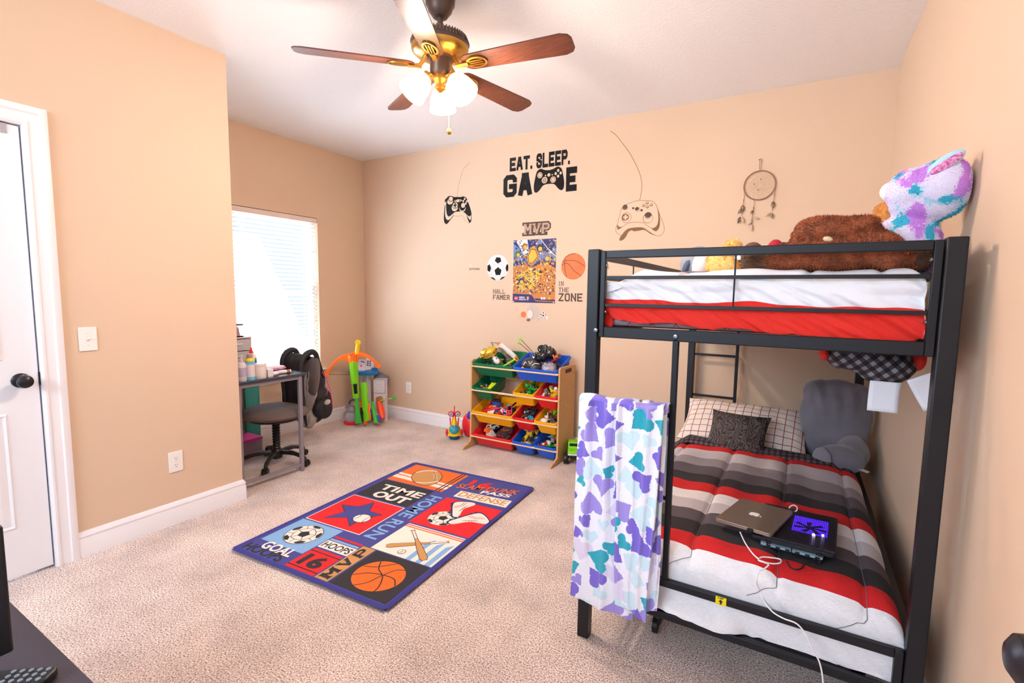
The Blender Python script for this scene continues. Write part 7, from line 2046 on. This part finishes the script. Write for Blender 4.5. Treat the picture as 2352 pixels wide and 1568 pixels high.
for k in range(3): F.poly([(math.cos(R(60 * k)) * .015 - math.sin(R(60 * k)) * .003, math.sin(R(60 * k)) * .015 + math.cos(R(60 * k)) * .003), (-math.cos(R(60 * k)) * .015 - math.sin(R(60 * k)) * .003, -math.sin(R(60 * k)) * .015 + math.cos(R(60 * k)) * .003), (-math.cos(R(60 * k)) * .015 + math.sin(R(60 * k)) * .003, -math.sin(R(60 * k)) * .015 - math.cos(R(60 * k)) * .003), (math.cos(R(60 * k)) * .015 + math.sin(R(60 * k)) * .003, math.sin(R(60 * k)) * .015 - math.cos(R(60 * k)) * .003)], PAL['blue'], 1)
put('star_mark', F.mb, F.mats, amb, smooth=0, fixn=False)
toy('toy_cup', 'round grey translucent toy cup at the back of the large red bin', at('v1', .085, .030, -.035, 30, 0, 0), [('cup', MB().lathe([(.024, -.02), (.034, .0), (.036, .024), (.033, .024), (.030, .0), (.020, -.016)], n=26, cap=False).lathe([(.024, -.02), (.024, -.019)], n=26), mat('smoke_plastic', (130, 126, 130), .25, alpha=.8))])
toy('toy_crane', 'red and orange toy crane arm in the middle of the large red bin', at('v1', .035, .0, -.040, 0, 0, 10), [('boom', MB().tube([(-.045, -.03, 0), (.045, .02, .020)], .006, 8).box((.03, .0, .022), (.07, .010, .006), (0, R(-8), 0)), 'orange'), ('cab', MB().box((-.012, -.020, -.012), (.060, .036, .028)), 'red')])
toy('toy_truck', 'dark toy truck with a red side at the front right of the red bin', at('v1', .085, -.075, -.045, 0, 0, 78), van('dark', 1.2, 'red'), 'toy truck')
toy('yellow_robot', 'yellow transforming toy robot with wheels filling the middle blue bin', at('v3', .0, -.015, -.015, -62, 0, 8), [
    ('chest', MB().box((0, 0, .030), (.046, .034, .050), None, 1.3), 'yellow'), ('head', MB().box((0, 0, .072), (.022, .022, .020)), 'silver'), ('arm', MB().tube([(-.036, 0, .052), (-.062, -.01, .070), (-.060, 0, .100)], [.012, .015, .017], 8), 'yellow'), ('arm', MB().tube([(.036, 0, .052), (.068, -.01, .052), (.066, -.02, .020)], [.012, .016, .012], 8), 'yellow'),
    ('leg', MB().tube([(-.018, 0, .006), (-.034, -.006, -.040), (-.040, -.004, -.074)], [.014, .017, .020], 8), 'yellow'), ('leg', MB().tube([(.018, 0, .006), (.032, -.006, -.034), (.040, -.004, -.060)], [.014, .016, .018], 8), 'yellow'),
    ('wheel', MB().cyl((-.044, -.030, -.050), (-.030, -.022, -.050), .020, n=18), 'dark'), ('wheel', MB().cyl((.030, -.026, -.040), (.046, -.034, -.040), .022, n=18), 'dark'), ('chest_plate', MB().box((0, -.022, .040), (.030, .006, .026)), 'silver'), ('spoiler', MB().box((.022, -.026, -.080), (.060, .010, .012), (0, R(22), 0)), 'tan')], 'toy robot')
toy('white_blocks', 'two joined white toy blocks standing in the right blue bin', at('v4', .010, -.03, -.02, -20, 0, -18), [('block', MB().box((-.010, -.020, -.014), (.038, .018, .044)), 'white'), ('block', MB().box((.014, .0, .022), (.032, .018, .038)), 'silver')])
toy('toy_figure', 'red and white toy figure at the left of the right blue bin', at('v4', -.055, -.065, -.040, 50, 0, 40), figure('red', 'white', 'dark', 1.3, 9))
toy('toy_figure', 'orange toy figure at the back of the right blue bin', at('v4', .055, .01, -.030, 20, 0, 20), figure('orange', 'orange', 'dark', 1.4, 8))

# ================================================================== TV STAND, TELEVISION, REMOTE
m_tvs = mat('black_laminate', (58, 52, 66), .45, bump=.3, bscale=300)
tv_ = thing('tv_stand', 'low black stand with a flat top at the bottom left corner of the view', 'tv stand', (-1.3, .03, 0))
put('top_board', MB().bx(-2.10, -.60, -.22, .277, .725, .750), m_tvs, tv_, world=True, bevel=.002)
for x in (-2.08, -1.35, -.645): put('side_panel', MB().bx(x, x + .025, -.20, .255, 0, .725), m_tvs, tv_, world=True)
put('back_panel', MB().bx(-2.055, -.645, .235, .250, .05, .72), m_tvs, tv_, world=True)
put('shelf_board', MB().bx(-2.055, -.645, -.20, .235, .34, .36), m_tvs, tv_, world=True)
tl = thing('television', 'black flat screen television seen edge-on on the black stand', 'television', (-1.35, .2, .75))
e0 = P(8, 1206, 'x', -.996)
ty = e0.y
put('casing', MB().bx(-1.76, -.996, ty - .034, ty, .800, e0.z), m_black, tl, world=True, bevel=.004)
put('screen', MB().bx(-1.745, -1.012, ty - .0355, ty - .034, .825, e0.z - .015), mat('tv_glass', (14, 16, 24), .12), tl, world=True)
for xx in (-1.42, -1.68): put('stand_foot', MB().bx(xx, xx + .06, ty - .030, ty - .006, .760, .800).bx(xx - .02, xx + .08, ty - .09, ty + .04, .750, .760), m_black, tl, world=True)
c_ = P(116, 1550, 'z', .762); c_.x -= .053 * .79; c_.y -= .053 * .62
rm_ = bpy.data.objects.new('remote_control', None); COL.objects.link(rm_); rm_.location = (c_.x, c_.y, .7505); rm_.rotation_euler = (0, 0, R(-52)); rm_.empty_display_size = .03
tag(rm_, 'black remote control with small buttons lying beside the television', 'remote control')
put('case', MB().prism(rrect(.036, .11, .010), 0, .014), m_black, rm_, bevel=.003)
for i in range(3):
    for j in range(5):
        put('button', MB().lathe([(.0034, .013), (.0034, .0155), (.002, .016)], (-.010 + i * .010, .044 - j * .012, 0), n=10), mat('button_grey', (120, 132, 146), .4), rm_)
